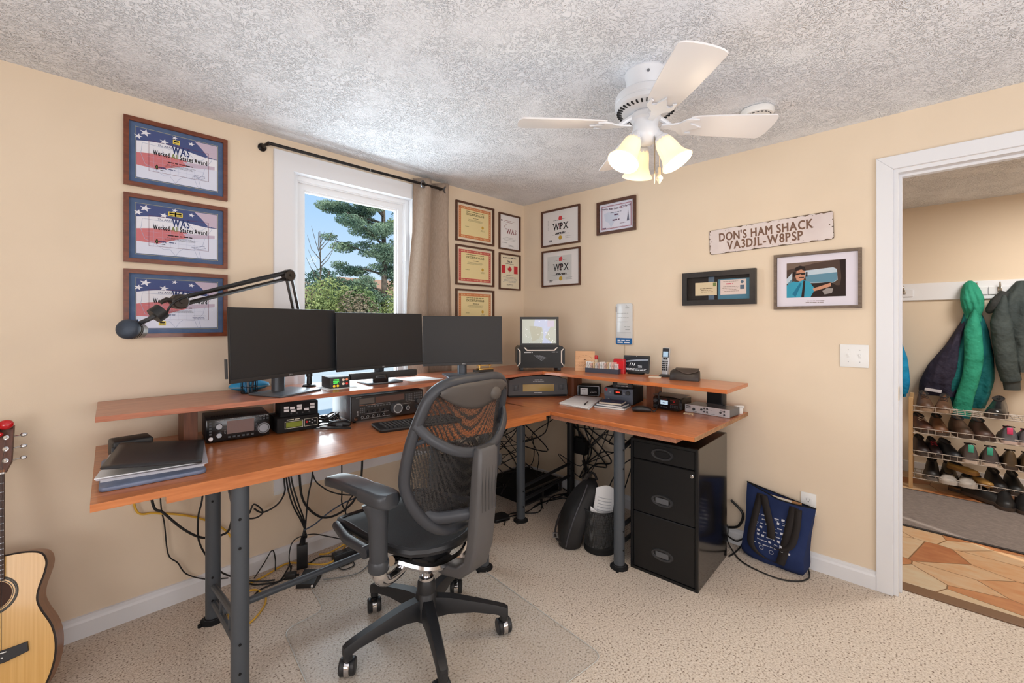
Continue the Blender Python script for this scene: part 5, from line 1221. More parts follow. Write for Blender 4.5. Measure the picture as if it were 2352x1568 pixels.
for k, (c, lab) in enumerate((((44, 150, 206), 'bright blue marker'), ((34, 36, 40), 'black pen'), ((40, 120, 170), 'deep blue pen'), ((120, 128, 138), 'grey pen'), ((60, 66, 76), 'dark grey pen'))):
    a = 2 * PI * k / 5 + .4; o = MB().tube([(.012 * math.cos(a), .012 * math.sin(a), .004), (.026 * math.cos(a), .026 * math.sin(a), .10), (.0285 * math.cos(a), .0285 * math.sin(a), .125)], [.005, .005, .002], 8).build('pen', mat('pen_' + lab.replace(' ', '_'), c, .35), None, (-2.150, -.205, SZ)); tag(o, lab + ' standing in the wire pencil cup', 'pen', 'pens in the wire cup')
o = MB().slab([(-.088, .075), (-.10, -.085), (.06, -.085), (.085, .07)], 0, .0008).build('paper_sheet', PAPER, None, (-1.765, -.318, SZ), smooth=0); tag(o, 'white sheet under the small black box with coloured buttons', 'paper')
t = thing('control_box', 'small black box with green readouts and coloured buttons on the shelf', 'radio accessory', (-1.783, -.368, SZ + .001), -4)
b = MB(); b.box(-.05, .05, 0, .125, 0, .055, .002); b.build('case', mat('soft_black_case', (48, 48, 50), .6), t)
b = MB(); b.keep = True
for r_i in range(3): b.lines(-.036, -.004, .043 - .008 * r_i, -.0008, 1, h=.005, jag=.1)
b.build('readout', mat('green_led', (80, 220, 90), .4, emit=(80, 220, 90), estr=.6), t, smooth=0)
for (x, z, c, nm) in ((-.030, .012, (240, 200, 40), 'amber'), (-.012, .012, (236, 190, 40), 'amber'), (.016, .040, (220, 200, 180), 'ivory'), (.034, .041, (220, 130, 90), 'orange'), (.016, .020, (226, 200, 190), 'ivory'), (.034, .020, (206, 40, 36), 'red')):
    b = MB(); b.lathe([(.0065, 0), (.006, .003), (.0001, .0045)], 12, (x, 0, z), 'y', False); o = b.build('button', mat('lit_button_' + nm, c, .3, emit=c, estr=.25), t); o['label'] = nm + ' button'
o = MB().slab([(-.13, .06), (-.118, -.13), (.075, -.155), (.06, .05)], 0, .0008).build('paper_sheet', PAPER, None, (-1.272, -.300, SZ), smooth=0); tag(o, 'white sheet on the shelf between the middle and right monitors', 'paper')
t = thing('telegraph_key', 'brass telegraph key with two posts on a dark base beside the right monitor', 'telegraph key', (-.785, -.355, SZ), -18)
b = MB(); b.box(-.07, .06, -.028, .028, 0, .016, .002); b.build('base', mat('dark_key_base', (58, 56, 50), .5), t)
b = MB(); b.box(-.045, .060, -.026, .022, .0162, .026, .001); b.box(-.05, .055, -.005, .005, .040, .046); b.tube([(-.03, 0, .025), (-.03, 0, .05)], .006, 10); b.tube([(.045, 0, .025), (.045, 0, .042)], .005, 10); b.build('brass_plate', BRASS, t)
for x in (-.03, .042):
    b = MB(); b.lathe([(.008, .046), (.010, .052), (.004, .060), (.004, .068), (.007, .074), (.0001, .08)], 14, (x, 0, 0), cap=False); b.build('post_knob', BRASS, t)

# =================================================================== BOOM ARM AND MICROPHONE
BA = mat('bronze_black_metal', (52, 46, 42), .4, .4)
base, elb, jnt = Vector((-1.868, -.195, SZ)), Vector((-1.990, -.252, 1.536)), Vector((-2.452, -.425, 1.386))
t = thing('boom_arm', 'black articulated boom arm rising from behind the left monitor', 'boom arm', base)
b = MB(); b.lathe([(.034, 0), (.035, .004), (.030, .010), (.014, .014), (.012, .05), (.016, .052), (.016, .075), (.008, .08)], 20); b.build('clamp_base', BLACK, t)
lo, el, jn = Vector((0, 0, .075)), elb - base, jnt - base
def bars(a, c, off, r):
    d = (c - a).normalized(); n = d.cross(Vector((.15, -1, 0))).normalized() * off
    b = MB(); b.tube([a + n, c + n], r, 4, up=n); b.build('arm_bar', BA, t, smooth=0); b = MB(); b.tube([a - n, c - n], r, 4, up=n); b.build('arm_bar', BA, t, smooth=0)
bars(lo, el, .013, .0085); bars(el, jn, .013, .0085)
for p_, nm in ((el, 'elbow_joint'), (jn, 'end_joint')):
    b = MB(); b.T = Matrix.Translation(p_) @ Matrix.Rotation(rad(12), 4, 'Z'); b.lathe([(.024, -.020), (.029, -.016), (.029, .016), (.024, .020)], 24, axis='y'); b.lathe([(.008, .02), (.007, .026)], 10, axis='y'); b.build(nm, BA, t)
mc = Vector((-2.601, -.440, 1.280)); md_ = Vector((-.50, -.80, .10)).normalized()
b = MB(); k0 = jn + Vector((-.012, -.004, .0)); b.tube([k0, k0 + Vector((-.030, -.008, .006)), k0 + Vector((-.048, -.014, -.006))], [.011, .009, .008], 10); b.build('swivel', BA, t)
b = MB(); b.tube([el + Vector((-.01, -.02, .02)), (el + jn) / 2 + Vector((0, -.02, .022)), jn + Vector((.0, -.026, .01)), jn + Vector((-.045, -.02, -.055))], .004, 6, smooth=6); b.build('cord', CABLE, t)
hold = jnt + Vector((-.058, -.012, -.040))
t = thing('microphone', 'silver and black studio microphone with round mesh face on the boom arm', 'microphone', mc)
q = Vector((0, 0, 1)).rotation_difference(md_).to_matrix().to_4x4()
b = MB(); b.T = q; b.lathe([(.024, -.066), (.030, -.060), (.032, -.03), (.033, -.004), (.034, .0)], 28); b.build('body', mat('champagne_metal', (150, 148, 146), .3, .8), t)
b = MB(); b.T = q; b.lathe([(.0345, .0), (.036, .004), (.0355, .014), (.030, .024), (.018, .030), (.0001, .032)], 28, cap=False); b.build('mesh_grille', mat('dark_blue_mesh', (58, 68, 82), .5, .3, bump=(500, .6, .001)), t)
for z in (-.012, -.022):
    b = MB(); b.T = q; b.lathe([(.0335, z), (.0345, z + .002), (.0335, z + .004)], 28, cap=False); b.build('band', BLACKG, t)
h0 = hold - mc
b = MB(); b.tube([h0 + Vector((.004, .0, .004)), h0 + Vector((-.022, -.006, -.018))], .030, 20); b.build('clip_ring', BLACK, t)
b = MB(); pe = -md_ * .04 + Vector((0, 0, .02)); b.tube([h0 + Vector((-.016, -.006, -.014)), (h0 + pe) / 2 + Vector((0, -.006, -.004)), pe], [.010, .008, .008], 10); b.build('mount_stem', DGREY, t)
b = MB(); b.tube([-md_ * .05 + Vector((0, 0, .022)), -md_ * .05 + Vector((-.002, 0, .042))], .006, 10); b.build('thumb_screw', mat('blue_grey_metal', (100, 116, 138), .3, .8), t)

# =================================================================== LEFT DESK END
t = thing('equipment_box', 'small black box with rounded edges at the left back corner of the desk', 'box', (-2.580, -.275, DZT), 4)
b = MB(); b.box(-.062, .060, -.045, .055, 0, .068, .008, 3); b.build('case', mat('soft_black', (44, 45, 47), .5), t)
b = MB(); b.box(-.066, -.056, -.052, -.045, 0, .05, .001); b.build('front_edge', DGREY, t)
t = thing('portfolio', 'blue-grey zip portfolio at the bottom of the stack on the left desk end', 'folder', (-2.546, -.535, DZT), -4)
b = MB(); b.slab(rrect(.275, .385, .018, 4), 0, .014, .005); b.build('cover', mat('blue_grey_leatherette', (112, 124, 150), .4, c2=(86, 96, 118), vscale=8, bump=(400, .3, .001)), t)
o = thing('document_sleeve', 'clear plastic sleeve of papers in the middle of the stack on the left desk end', 'folder', (-2.530, -.510, DZT + .0143), -9)
b = MB(); b.box(-.135, .135, -.165, .165, 0, .009); b.build('papers', mat('grey_white_pages', (206, 204, 208), .7), o, smooth=0)
b = MB(); b.slab(rrect(.292, .35, .01, 3), .0092, .0112, .0005); b.build('plastic_cover', mat('frosted_plastic', (196, 192, 200), .25), o)
o = MB().slab([(-.145, -.155), (.12, -.16), (.10, .14), (-.12, .165)], 0, .003).build('paper_sheets', PAPER, None, (-2.540, -.510, DZT + .0258), (0, 0, -7), 0); tag(o, 'loose white sheets poking out under the black folder', 'papers')
o = MB().slab([(-.10, -.09), (.08, -.10), (.06, .085), (-.10, .11)], 0, .002).build('kraft_envelope', mat('kraft_paper', (206, 190, 158), .7), None, (-2.525, -.430, DZT + .0290), (0, 0, -12), 0); tag(o, 'buff envelope peeking out behind the black folder', 'envelope')
t = thing('presentation_folder', 'black folder on top of the stack on the left desk end', 'folder', (-2.528, -.535, DZT + .0475), rot=(0, 5.5, -12))
b = MB(); b.grid(lambda u, v: ((u - .5) * .262, (v - .5) * .345, .0065 + .004 * math.sin(u * PI) * math.sin(v * PI)), 10, 10); b.keep = True; o = b.build('cover', mat('satin_black_card', (38, 38, 40), .38), t, smooth=60); md = o.modifiers.new('thick', 'SOLIDIFY'); md.thickness = .003; md.offset = -1
b = MB(); b.box(-.129, .129, -.168, .168, .0, .003); b.build('back_cover', _mats['satin_black_card'], t, smooth=0)
# =================================================================== OFFICE CHAIR
CHF = mat('chair_frame_grey', (58, 60, 65), .42, spec=.45)
CHB = mat('chair_black', (34, 35, 38), .45)
CHARM = mat('chair_arm_charcoal', (58, 61, 66), .38)
BMESH = mesh_mat('chair_back_mesh', (34, 30, 28), .43, 210)
SMESH = mat('chair_seat_mesh', (40, 41, 44), .7, c2=(24, 24, 26), vscale=420, detail=1.0, bump=(420, .5, .001))
ch = thing('office_chair', 'black mesh-back office chair with five-star base, turned toward the desk', 'chair', (-1.72, -1.03, 0), 6)
# base, column
b = MB(); b.lathe([(.045, .088), (.052, .10), (.050, .150), (.042, .190), (.038, .195), (.036, .235), (.031, .245)], 26); b.build('hub', CHB, ch)
b = MB(); b.lathe([(.030, .245), (.029, .255), (.0175, .256), (.0175, .345)], 20); b.build('gas_lift', CHROME, ch)
b = MB(); b.cyl((0, 0, .05), (0, 0, .09), .014, seg=12); b.build('lift_tail', CHB, ch)
for k in range(5):
    a = rad(29 - 6 + 72 * k); d = Vector((math.cos(a), math.sin(a), 0)); n = Vector((-d.y, d.x, 0))
    rings = []
    for (r, w, z0, z1) in ((.035, .026, .098, .176), (.10, .026, .112, .172), (.20, .023, .112, .152), (.29, .020, .098, .132), (.325, .019, .084, .122), (.338, .014, .082, .114)):
        c = d * r
        rings.append([tuple(c + n * (w * sx) + Vector((0, 0, z))) for sx, z in ((-1, z0), (1, z0), (1.0, z0 + (z1 - z0) * .55), (.72, z1), (-.72, z1), (-1.0, z0 + (z1 - z0) * .55))])
    b = MB(); b.loft(rings); b.cyl(d * .322 + Vector((0, 0, .066)), d * .322 + Vector((0, 0, .10)), .017, seg=14); sp = b.build('base_spoke', CHB, ch, smooth=30)
    ca = a + rad((20, -35, 60, 10, -70)[k]); t_ = Vector((math.cos(ca), math.sin(ca), 0)); s_ = Vector((-t_.y, t_.x, 0)); cc = d * .325 - t_ * .014
    b = MB()
    b.T = Matrix.Translation(cc + Vector((0, 0, .031))) @ Matrix.Rotation(ca, 4, 'Z')
    for sy in (-1, 1): b.lathe([(.010, sy * .006), (.029, sy * .008), (.031, sy * .012), (.031, sy * .024), (.026, sy * .029), (.0001, sy * .030)], 22, axis='y', cap=False)
    b.build('caster_wheels', CHB, sp)
    b = MB(); b.T = Matrix.Translation(cc + Vector((0, 0, .031))) @ Matrix.Rotation(ca, 4, 'Z'); b.lathe([(.0325, -.009), (.0335, 0), (.0325, .009)], 22, axis='y', cap=False); b.cyl((.012, 0, .02), (.013, 0, .044), .008, seg=8); b.build('caster_hood', CHROME, sp)
# mechanism
b = MB(); b.loft([[(x, y, z) for x, y in rrect(w, l_, .03, 4, 0, cy)] for z, w, l_, cy in ((.300, .085, .13, 0), (.325, .10, .20, .02), (.37, .13, .26, .03), (.405, .26, .30, .05))]); b.build('tilt_mechanism', CHB, ch)
# seat
def half(y): return curve([(-.175, .02), (-.165, .07), (-.14, .12), (-.10, .16), (-.02, .195), (.10, .21), (.22, .215), (.30, .21), (.335, .19), (.35, .14), (.355, .05)], y)
ys = [-.175, -.165, -.14, -.10, -.05, .0, .06, .12, .18, .24, .30, .335, .35, .355]
def sz(x, y): return .452 + .012 * (abs(x) / .2) ** 2 + curve([(-.2, .006), (-.08, -.006), (.1, .004), (.26, .018), (.355, .0)], y)
outl = [(half(y), y) for y in ys] + [(-half(y), y) for y in reversed(ys)]
b = MB(); b.grid(lambda u, v: (lambda y: ((u * 2 - 1) * half(y), y, sz((u * 2 - 1) * half(y), y)))(-.175 + .53 * v), 20, 26); b.build('seat_mesh', SMESH, ch, smooth=80)
b = MB(); b.tube([(x, y, sz(x, y) - .008) for x, y in outl], .014, 8, closed=True, smooth=0, up=(0, 0, 1), rz=.018); b.build('seat_rim', CHB, ch)
b = MB(); b.loft([[(x * k, .085 + (y - .085) * k, z + (sz(x, y) - .452)) for x, y in outl] for z, k in ((.436, .97), (.425, .96), (.408, .80))]); b.build('seat_pan', CHB, ch)
b = MB()
for sx in (-1, 1): b.tube([(sx * .19, -.02, .405), (sx * .12, .0, .385), (0, .01, .375)], .018, 10)
b.tube([(-.17, -.04, .40), (-.10, -.13, .375), (.0, -.15, .37), (.10, -.13, .375), (.17, -.04, .40)], .016, 8, smooth=4); b.build('chrome_frame', CHROME, ch)
# back
ZH = [(.535, .05), (.545, .10), (.57, .145), (.61, .185), (.67, .222), (.74, .243), (.82, .243), (.90, .234), (.98, .220), (1.035, .204), (1.065, .182), (1.084, .145), (1.092, .08)]
def bh(z): return curve(ZH, z)
def yb(x, z):
    u = x / .24
    wrap = curve([(.53, .02), (.62, .06), (.75, .07), (.92, .06), (1.0, .045), (1.08, .03)], z)
    return -.212 - .062 * (z - .53) / .55 + wrap * u * u
b = MB(); b.keep = True; b.grid(lambda u, v: (lambda z: ((u * 2 - 1) * bh(z), yb((u * 2 - 1) * bh(z), z), z))(.535 + .557 * v), 24, 36); b.build('back_mesh', BMESH, ch, smooth=80)
cont = [(w, z) for z, w in ZH] + [(-w, z) for z, w in reversed(ZH)]
P_ = [Vector((x, yb(x, z), z)) for x, z in cont]
b = MB(); b.tube(P_, .0205, 12, closed=True, smooth=3); b.build('back_frame', CHF, ch, smooth=60)
# upper back panel with oval grip
b = MB()
def hb(u, v):
    x = -.175 + .375 * u; zt = curve(sorted([(-w, z) for z, w in ZH if z > 1.0] + [(w, z) for z, w in ZH if z > 1.0]), x) - .006
    zl = 1.066 - .082 * math.sin(PI * min(1, max(0, (u * .98 + .02)))) ** .75
    zl = min(zl, zt); z = zl + (zt - zl) * v
    return (x, yb(x, z) - .018 - .006 * math.sin(PI * v), z)
b.grid(hb, 22, 6); o = b.build('head_panel', mat('chair_panel_grey', (76, 71, 68), .5), ch, smooth=60); md = o.modifiers.new('thick', 'SOLIDIFY'); md.thickness = .01; md.offset = 0
b = MB(); b.T = Matrix.Translation((.098, yb(.098, 1.03) - .026, 1.030)) @ Matrix.Rotation(rad(12), 4, 'Y'); b.ell((0, 0, 0), (.034, .018, .027), 18, 10); b.build('grip_knob', mat('chair_panel_grey2', (82, 76, 71), .5), ch)
# lower hoop brace and spine
b = MB(); b.tube([(-.236, -.215, .955), (-.20, -.252, .905), (-.13, -.285, .858), (-.06, -.302, .836), (0, -.306, .832), (.06, -.302, .836), (.13, -.285, .858), (.20, -.252, .905), (.236, -.215, .955)], .011, 10, smooth=4, up=(0, .25, 1), rz=.019)
b.tube([(.20, -.252, .905), (.228, -.19, .88)], .009, 8); b.tube([(-.20, -.252, .905), (-.228, -.19, .88)], .009, 8)
b.build('back_brace', CHF, ch, smooth=60)
rings = []
for (y, z, w, d_, an) in ((-.325, .850, .086, .030, 0), (-.326, .838, .10, .042, 0), (-.320, .74, .104, .048, 2), (-.310, .60, .106, .050, 4), (-.298, .48, .106, .048, 8), (-.275, .405, .100, .046, 30), (-.225, .362, .092, .044, 60), (-.14, .345, .085, .042, 85), (-.05, .345, .08, .04, 90)):
    a = rad(an); rings.append([(x, y + q * math.cos(a) + 0, z + q * math.sin(a)) for x, q in rrect(w, d_, .012, 3)])
b = MB(); b.loft(rings); b.build('spine', mat('chair_spine_grey', (84, 82, 82), .45), ch, smooth=50)
b = MB()
for k in range(5): b.box(-.036 + .018 * k - .0008, -.036 + .018 * k + .0008, -.3452, -.343, .62, .80)
b.T = Matrix.Rotation(0, 4, 'X'); b.build('spine_grooves', mat('groove_grey', (72, 70, 70), .5), ch, smooth=0)
b = MB(); b.tube([(0, -.29, .60), (-.07, -.27, .605), (-.13, -.215, .60), (-.165, -.18, .615)], .018, 10, smooth=4, up=(0, 0, 1), rz=.022); b.tube([(0, -.29, .60), (.07, -.27, .605), (.13, -.215, .60), (.165, -.18, .615)], .018, 10, smooth=4, up=(0, 0, 1), rz=.022); b.build('lumbar_arm', CHF, ch)
# arms
for sx in (-1, 1):
    ar = MB(); ar.tube([(sx * .275, -.062, .435), (sx * .277, -.064, .47), (sx * .280, -.066, .56), (sx * .282, -.068, .62), (sx * .284, -.055, .668)], [.030, .032, .033, .036, .048], 16, smooth=3)
    ar.lathe([(.033, .420), (.037, .427), (.037, .455), (.033, .462)], 18, (sx * .275, -.062, 0))
    arm = ar.build('armrest_post', CHARM, ch, smooth=50)
    b = MB()
    b.loft([[(sx * .283 + x * k, y_, z_) for x, z_ in [(p[0], .672 + p[1]) for p in rrect(.098 * 1.0, .052, .020, 4, 0, .020)]] for y_, k in ((-.148, .55), (-.138, .85), (-.11, 1), (-.03, 1), (-.012, .97))]); b.build('pad_rear', CHARM, arm, smooth=50)
    b = MB(); b.loft([[(sx * .283 + xo + x * k, y_, z_) for x, z_ in [(p[0], .678 + p[1] + dz) for p in rrect(.092, .036, .014, 4, 0, .016)]] for y_, k, xo, dz in ((-.012, .96, 0, .002), (.05, 1, 0, .004), (.13, 1.0, -sx * -.004, .004), (.19, .92, -sx * -.008, .0), (.215, .70, -sx * -.01, -.006), (.222, .45, -sx * -.01, -.010))]); b.build('arm_pad', mat('arm_pad_dark', (50, 53, 58), .35), arm, smooth=50)
    b = MB(); b.tube([(sx * .30, -.005, .475), (sx * .255, -.004, .475)], .022, 16); b.tube([(sx * .282, .0, .475), (sx * .262, .16, .462), (sx * .232, .29, .468)], [.020, .022, .018], 8, up=(0, 0, 1), rz=.018); b.build('height_lever', CHARM, arm, smooth=50)
    b = MB(); b.tube([(sx * .275, -.062, .428), (sx * .270, -.064, .398), (sx * .240, -.062, .372), (sx * .17, -.050, .374), (sx * .09, -.02, .400)], [.028, .026, .021, .019, .018], 12, smooth=4); b.build('arm_bracket', CHROME, arm)
# chair mat
mt = bpy.data.materials.new('clear_vinyl'); mt.use_nodes = True
N = mt.node_tree.nodes; L = mt.node_tree.links; pb = N['Principled BSDF']; pb.inputs['Base Color'].default_value = rgb((226, 222, 214)); pb.inputs['Roughness'].default_value = .22
tr_ = N.new('ShaderNodeBsdfTransparent'); tr_.inputs['Color'].default_value = (.985, .985, .985, 1); mxs = N.new('ShaderNodeMixShader'); mxs.inputs['Fac'].default_value = .13
L.new(tr_.outputs[0], mxs.inputs[1]); L.new(pb.outputs[0], mxs.inputs[2]); L.new(mxs.outputs[0], N['Material Output'].inputs['Surface'])
def rounded(pts, r, n=5):
    out = []; m_ = len(pts)
    for i in range(m_):
        p0, p1, p2 = Vector(pts[i - 1]), Vector(pts[i]), Vector(pts[(i + 1) % m_]); a = p1 + (p0 - p1).normalized() * r; c = p1 + (p2 - p1).normalized() * r
        for k in range(n + 1):
            t = k / n; out.append(tuple((1 - t) ** 2 * a + 2 * t * (1 - t) * p1 + t * t * c))
    return out
t = thing('chair_mat', 'clear plastic chair mat with a lip lying on the carpet under the chair', 'chair mat', (-1.72, -1.0, .0008))
pts = [(-1.905, -.235), (-1.943, -.555), (-2.118, -.565), (-2.225, -1.50), (-1.30, -1.615), (-1.208, -.66), (-1.38, -.64), (-1.36, -.21)]
b = MB(); b.slab(rounded([(x + 1.72, y + 1.0) for x, y in pts], .05), 0, .002); b.build('vinyl_sheet', mt, t, smooth=0)
b = MB(); q_ = rounded([(x + 1.72, y + 1.0) for x, y in pts], .05); b.tube([(x, y, .0024) for x, y in q_], .0016, 5, closed=True); b.build('bevelled_edge', mat('vinyl_edge', (206, 206, 202), .25), t)

# =================================================================== FILING CABINET
t = thing('filing_cabinet', 'glossy black three-drawer filing cabinet under the right desk wing', 'filing cabinet', (-.643, -1.5485, 0), -88)
FB = mat('gloss_black_steel', (16, 15, 15), .16, spec=.6, coat=.3); FF = mat('satin_black_steel', (24, 24, 25), .36, spec=.35)
b = MB(); b.box(-.1755, .1755, .012, .45, .002, .690, .002, 1); b.build('body', FB, t, smooth=0)
b = MB(); b.frame(-.1755, .1755, .0, .690, .013, -.004, .013); b.build('front_frame', FF, t, smooth=0)
for (z0, z1, zc) in ((.587, .677, .632), (.309, .583, .395), (.015, .306, .120)):
    b = MB(); b.box(-.160, .160, -.001, .012, z0 + .001, z1 - .001, .002, 1); dd = b.build('drawer', FF, t, smooth=0)
    b = MB(); n = 32; ro = [(-.003 + .058 * math.cos(2 * PI * k / n), zc + .030 * math.sin(2 * PI * k / n)) for k in range(n)]; ri = [(-.003 + .046 * math.cos(2 * PI * k / n), zc + .021 * math.sin(2 * PI * k / n)) for k in range(n)]
    b.loft([[(x, -.001, z) for x, z in ro], [(x, -.007, z) for x, z in [( -.003 + (x + .003) * .95, zc + (z - zc) * .93) for x, z in ro]], [(x, -.006, z) for x, z in ri], [(x, -.0015, z) for x, z in [(-.003 + (x + .003) * .93, zc + (z - zc) * .9) for x, z in ri]]], False, False)
    b.build('handle', mat('handle_black', (48, 48, 50), .4), dd, smooth=40)
    b = MB(); b.box(-.038, .030, -.0028, -.001, zc - .015, zc + .013, .001, 1); b.build('handle_recess', BLACKM if z0 > .5 else mat('recess_grey', (92, 93, 96), .35), dd, smooth=0)
b = MB(); b.lathe([(.009, -.001), (.009, .004), (.006, .005), (.0001, .005)], 18, (.146, -.001, .556), 'y', False); b.build('lock', CHROME, t)

# =================================================================== TOTE BAG
NAVY = mat('navy_canvas', (38, 50, 88), .85, c2=(46, 60, 102), vscale=5, bump=(600, .25, .001), spec=.15)
t = thing('tote_bag', 'navy tote bag with black straps and white printing leaning on the wall', 'bag', (-.118, -1.912, 0), -98)
def tb(z):   # half width, centre x, front y, back y
    return (curve([(0, .145), (.03, .156), (.10, .150), (.20, .153), (.30, .163), (.36, .170)], z), curve([(0, -.004), (.36, .010)], z),
            curve([(0, .0), (.02, -.016), (.10, -.014), (.2, .014), (.30, .042), (.36, .058)], z), curve([(0, .075), (.05, .092), (.2, .092), (.3, .092), (.36, .085)], z))
def fy(x, z):
    w, cx, f_, _ = tb(z); u = (x - cx) / w
    return f_ + .020 * abs(u) ** 4 + .004 * math.sin(9 * u + 14 * z) * (1 - abs(u)) + .005 * math.sin(26 * z + 3 * u)
rings = []
for k in range(15):
    z = .356 * k / 14; w, cx, f_, bk = tb(z); n = 14
    top = lambda u: .010 * (1 if k == 14 else 0) * (-u) - .016 * (k / 14) ** 3 * u
    fr = [(cx + w * u, fy(cx + w * u, z), max(.002, z - .022 * u * (k / 14) - .010 * math.cos(u * 3) * (k / 14) ** 6)) for u in [-1 + 2 * i / n for i in range(n + 1)]]
    bkp = [(cx + w * u, bk, max(.002, z + .006 - .022 * u * (k / 14))) for u in [1 - 2 * i / n for i in range(n + 1)]]
    rings.append(fr + bkp)
b = MB(); b.loft(rings, True, False); b.build('bag_body', NAVY, t, smooth=60)
b = MB(); b.tube([rings[-1][i] for i in range(len(rings[-1]))], .003, 6, closed=True); b.build('top_hem', BLACKM, t)
b = MB(); b.keep = True
rr = random.Random(8)
def tp(x, z, w, h): b.poly([(x, fy(x, z) - .0016, z), (x + w, fy(x + w, z) - .0016, z - .02 * w / .16), (x + w, fy(x + w, z + h) - .0016, z + h - .02 * w / .16), (x, fy(x, z + h) - .0016, z + h)])
for row in range(8):
    z = .245 - .021 * row; x = -.085 - .004 * row
    while x < .085:
        w = rr.uniform(.010, .030); h = rr.choice((.004, .005, .010))
        if h < .008:
            q = x
            while q < x + w: tp(q, z, .0035, h); q += .0048
        else:
            tp(x, z, min(w, .014), h)
        x += w + rr.uniform(.006, .018)
    if row % 2 == 0: tp(-.08, z - .006, .06, .0012); tp(.01, z - .006, .07, .0012)
for (x, z) in ((-.048, .082), (.0, .072)):
    for k in range(12): a = 2 * PI * k / 12; tp(x + .010 * math.cos(a), z + .010 * math.sin(a), .003, .003)
tp(.044, .105, .024, .026); b.build('print', mat('white_screen_print', (214, 216, 222), .7), t, smooth=0)
STR = mat('black_webbing', (34, 28, 27), .8, bump=(500, .3, .001))
def strap(b, pts, w):
    P2 = catmull([Vector(p) for p in pts], 5)
    b.grid(lambda u, v: (lambda p: (p.x + (u - .5) * w, p.y - .004 - .0005 * math.sin(PI * u), p.z))(P2[min(len(P2) - 1, int(round(v * (len(P2) - 1))))]), 2, len(P2) - 1)
for pts, w in (([(-.075, .05, .352), (-.090, .02, .24), (-.100, -.01, .14), (-.092, -.024, .085), (-.05, -.03, .052), (.0, -.03, .040), (.045, -.03, .042)], .036), ([(.090, .055, .330), (.085, .02, .25), (.072, -.005, .15), (.062, -.02, .08), (.052, -.03, .038)], .044), ([(-.060, .05, .35), (-.03, .02, .28), (.0, -.006, .20), (.004, -.012, .15)], .040), ([(.112, .05, .325), (.115, .01, .23), (.10, -.015, .15), (.06, -.024, .115), (.02, -.03, .118)], .034)):
    b = MB(); strap(b, pts, w); o = b.build('strap', STR, t, smooth=30); md = o.modifiers.new('thick', 'SOLIDIFY'); md.thickness = .0012
b = MB(); b.box(-.050, .070, .066, .074, .20, .352, .001, 1); b.build('folder_inside', mat('cream_board', (232, 222, 206), .5), t, smooth=0)
b = MB(); b.box(-.09, .115, .078, .082, .20, .350); b.build('tan_envelope_inside', mat('tan_board', (190, 140, 92), .6), t, smooth=0)

# =================================================================== BACKPACK, BASKET, FLOOR BOXES
t = thing('laptop_bag', 'black fabric bag slumped against the wire waste basket', 'bag', (-.655, -.965, 0), -46)
BAGM = mat('black_nylon', (36, 35, 36), .7, c2=(26, 25, 26), vscale=12, bump=(500, .3, .001))
rings = []
LEAN = [(.0, .0), (.10, .018), (.2, .055), (.30, .105), (.36, .145)]
for (z, w, d_) in ((.0, .10, .22), (.010, .125, .25), (.06, .135, .265), (.14, .135, .265), (.21, .125, .25), (.28, .105, .22), (.33, .08, .18), (.355, .05, .12)):
    rings.append([(curve(LEAN, z) + x + .005 * math.sin(14 * z + 30 * y), y + .004 * math.sin(30 * z), z) for x, y in rrect(w, d_, w * .42, 6)])
b = MB(); b.loft(rings); b.build('bag_body', BAGM, t, smooth=60)
b = MB(); b.tube([(-.035 + curve(LEAN, z) * 1.0, -.130 * k, z) for z, k in ((.02, .93), (.08, 1.0), (.16, 1.0), (.24, .90), (.31, .72), (.35, .40))], .0045, 6, smooth=4); b.build('zip', mat('zip_grey', (66, 66, 70), .4), t)
b = MB(); b.tube([(-.060, -.09, .20), (-.088, -.11, .13), (-.090, -.12, .08), (-.062, -.115, .05)], .005, 8, smooth=4, up=(0, 1, 0), rz=.014); b.build('side_strap', STR, t)
b = MB(); b.T = Matrix.Translation((-.092, -.13, .095)); b.frame(-.014, .014, -.014, .014, .005, -.004, .004); b.build('buckle', STEEL, t, smooth=0)
b = MB(); b.tube([(.11, .03, .345), (.135, .04, .385), (.16, .04, .385), (.175, .03, .35)], .007, 8, smooth=4); b.build('handle', STR, t)

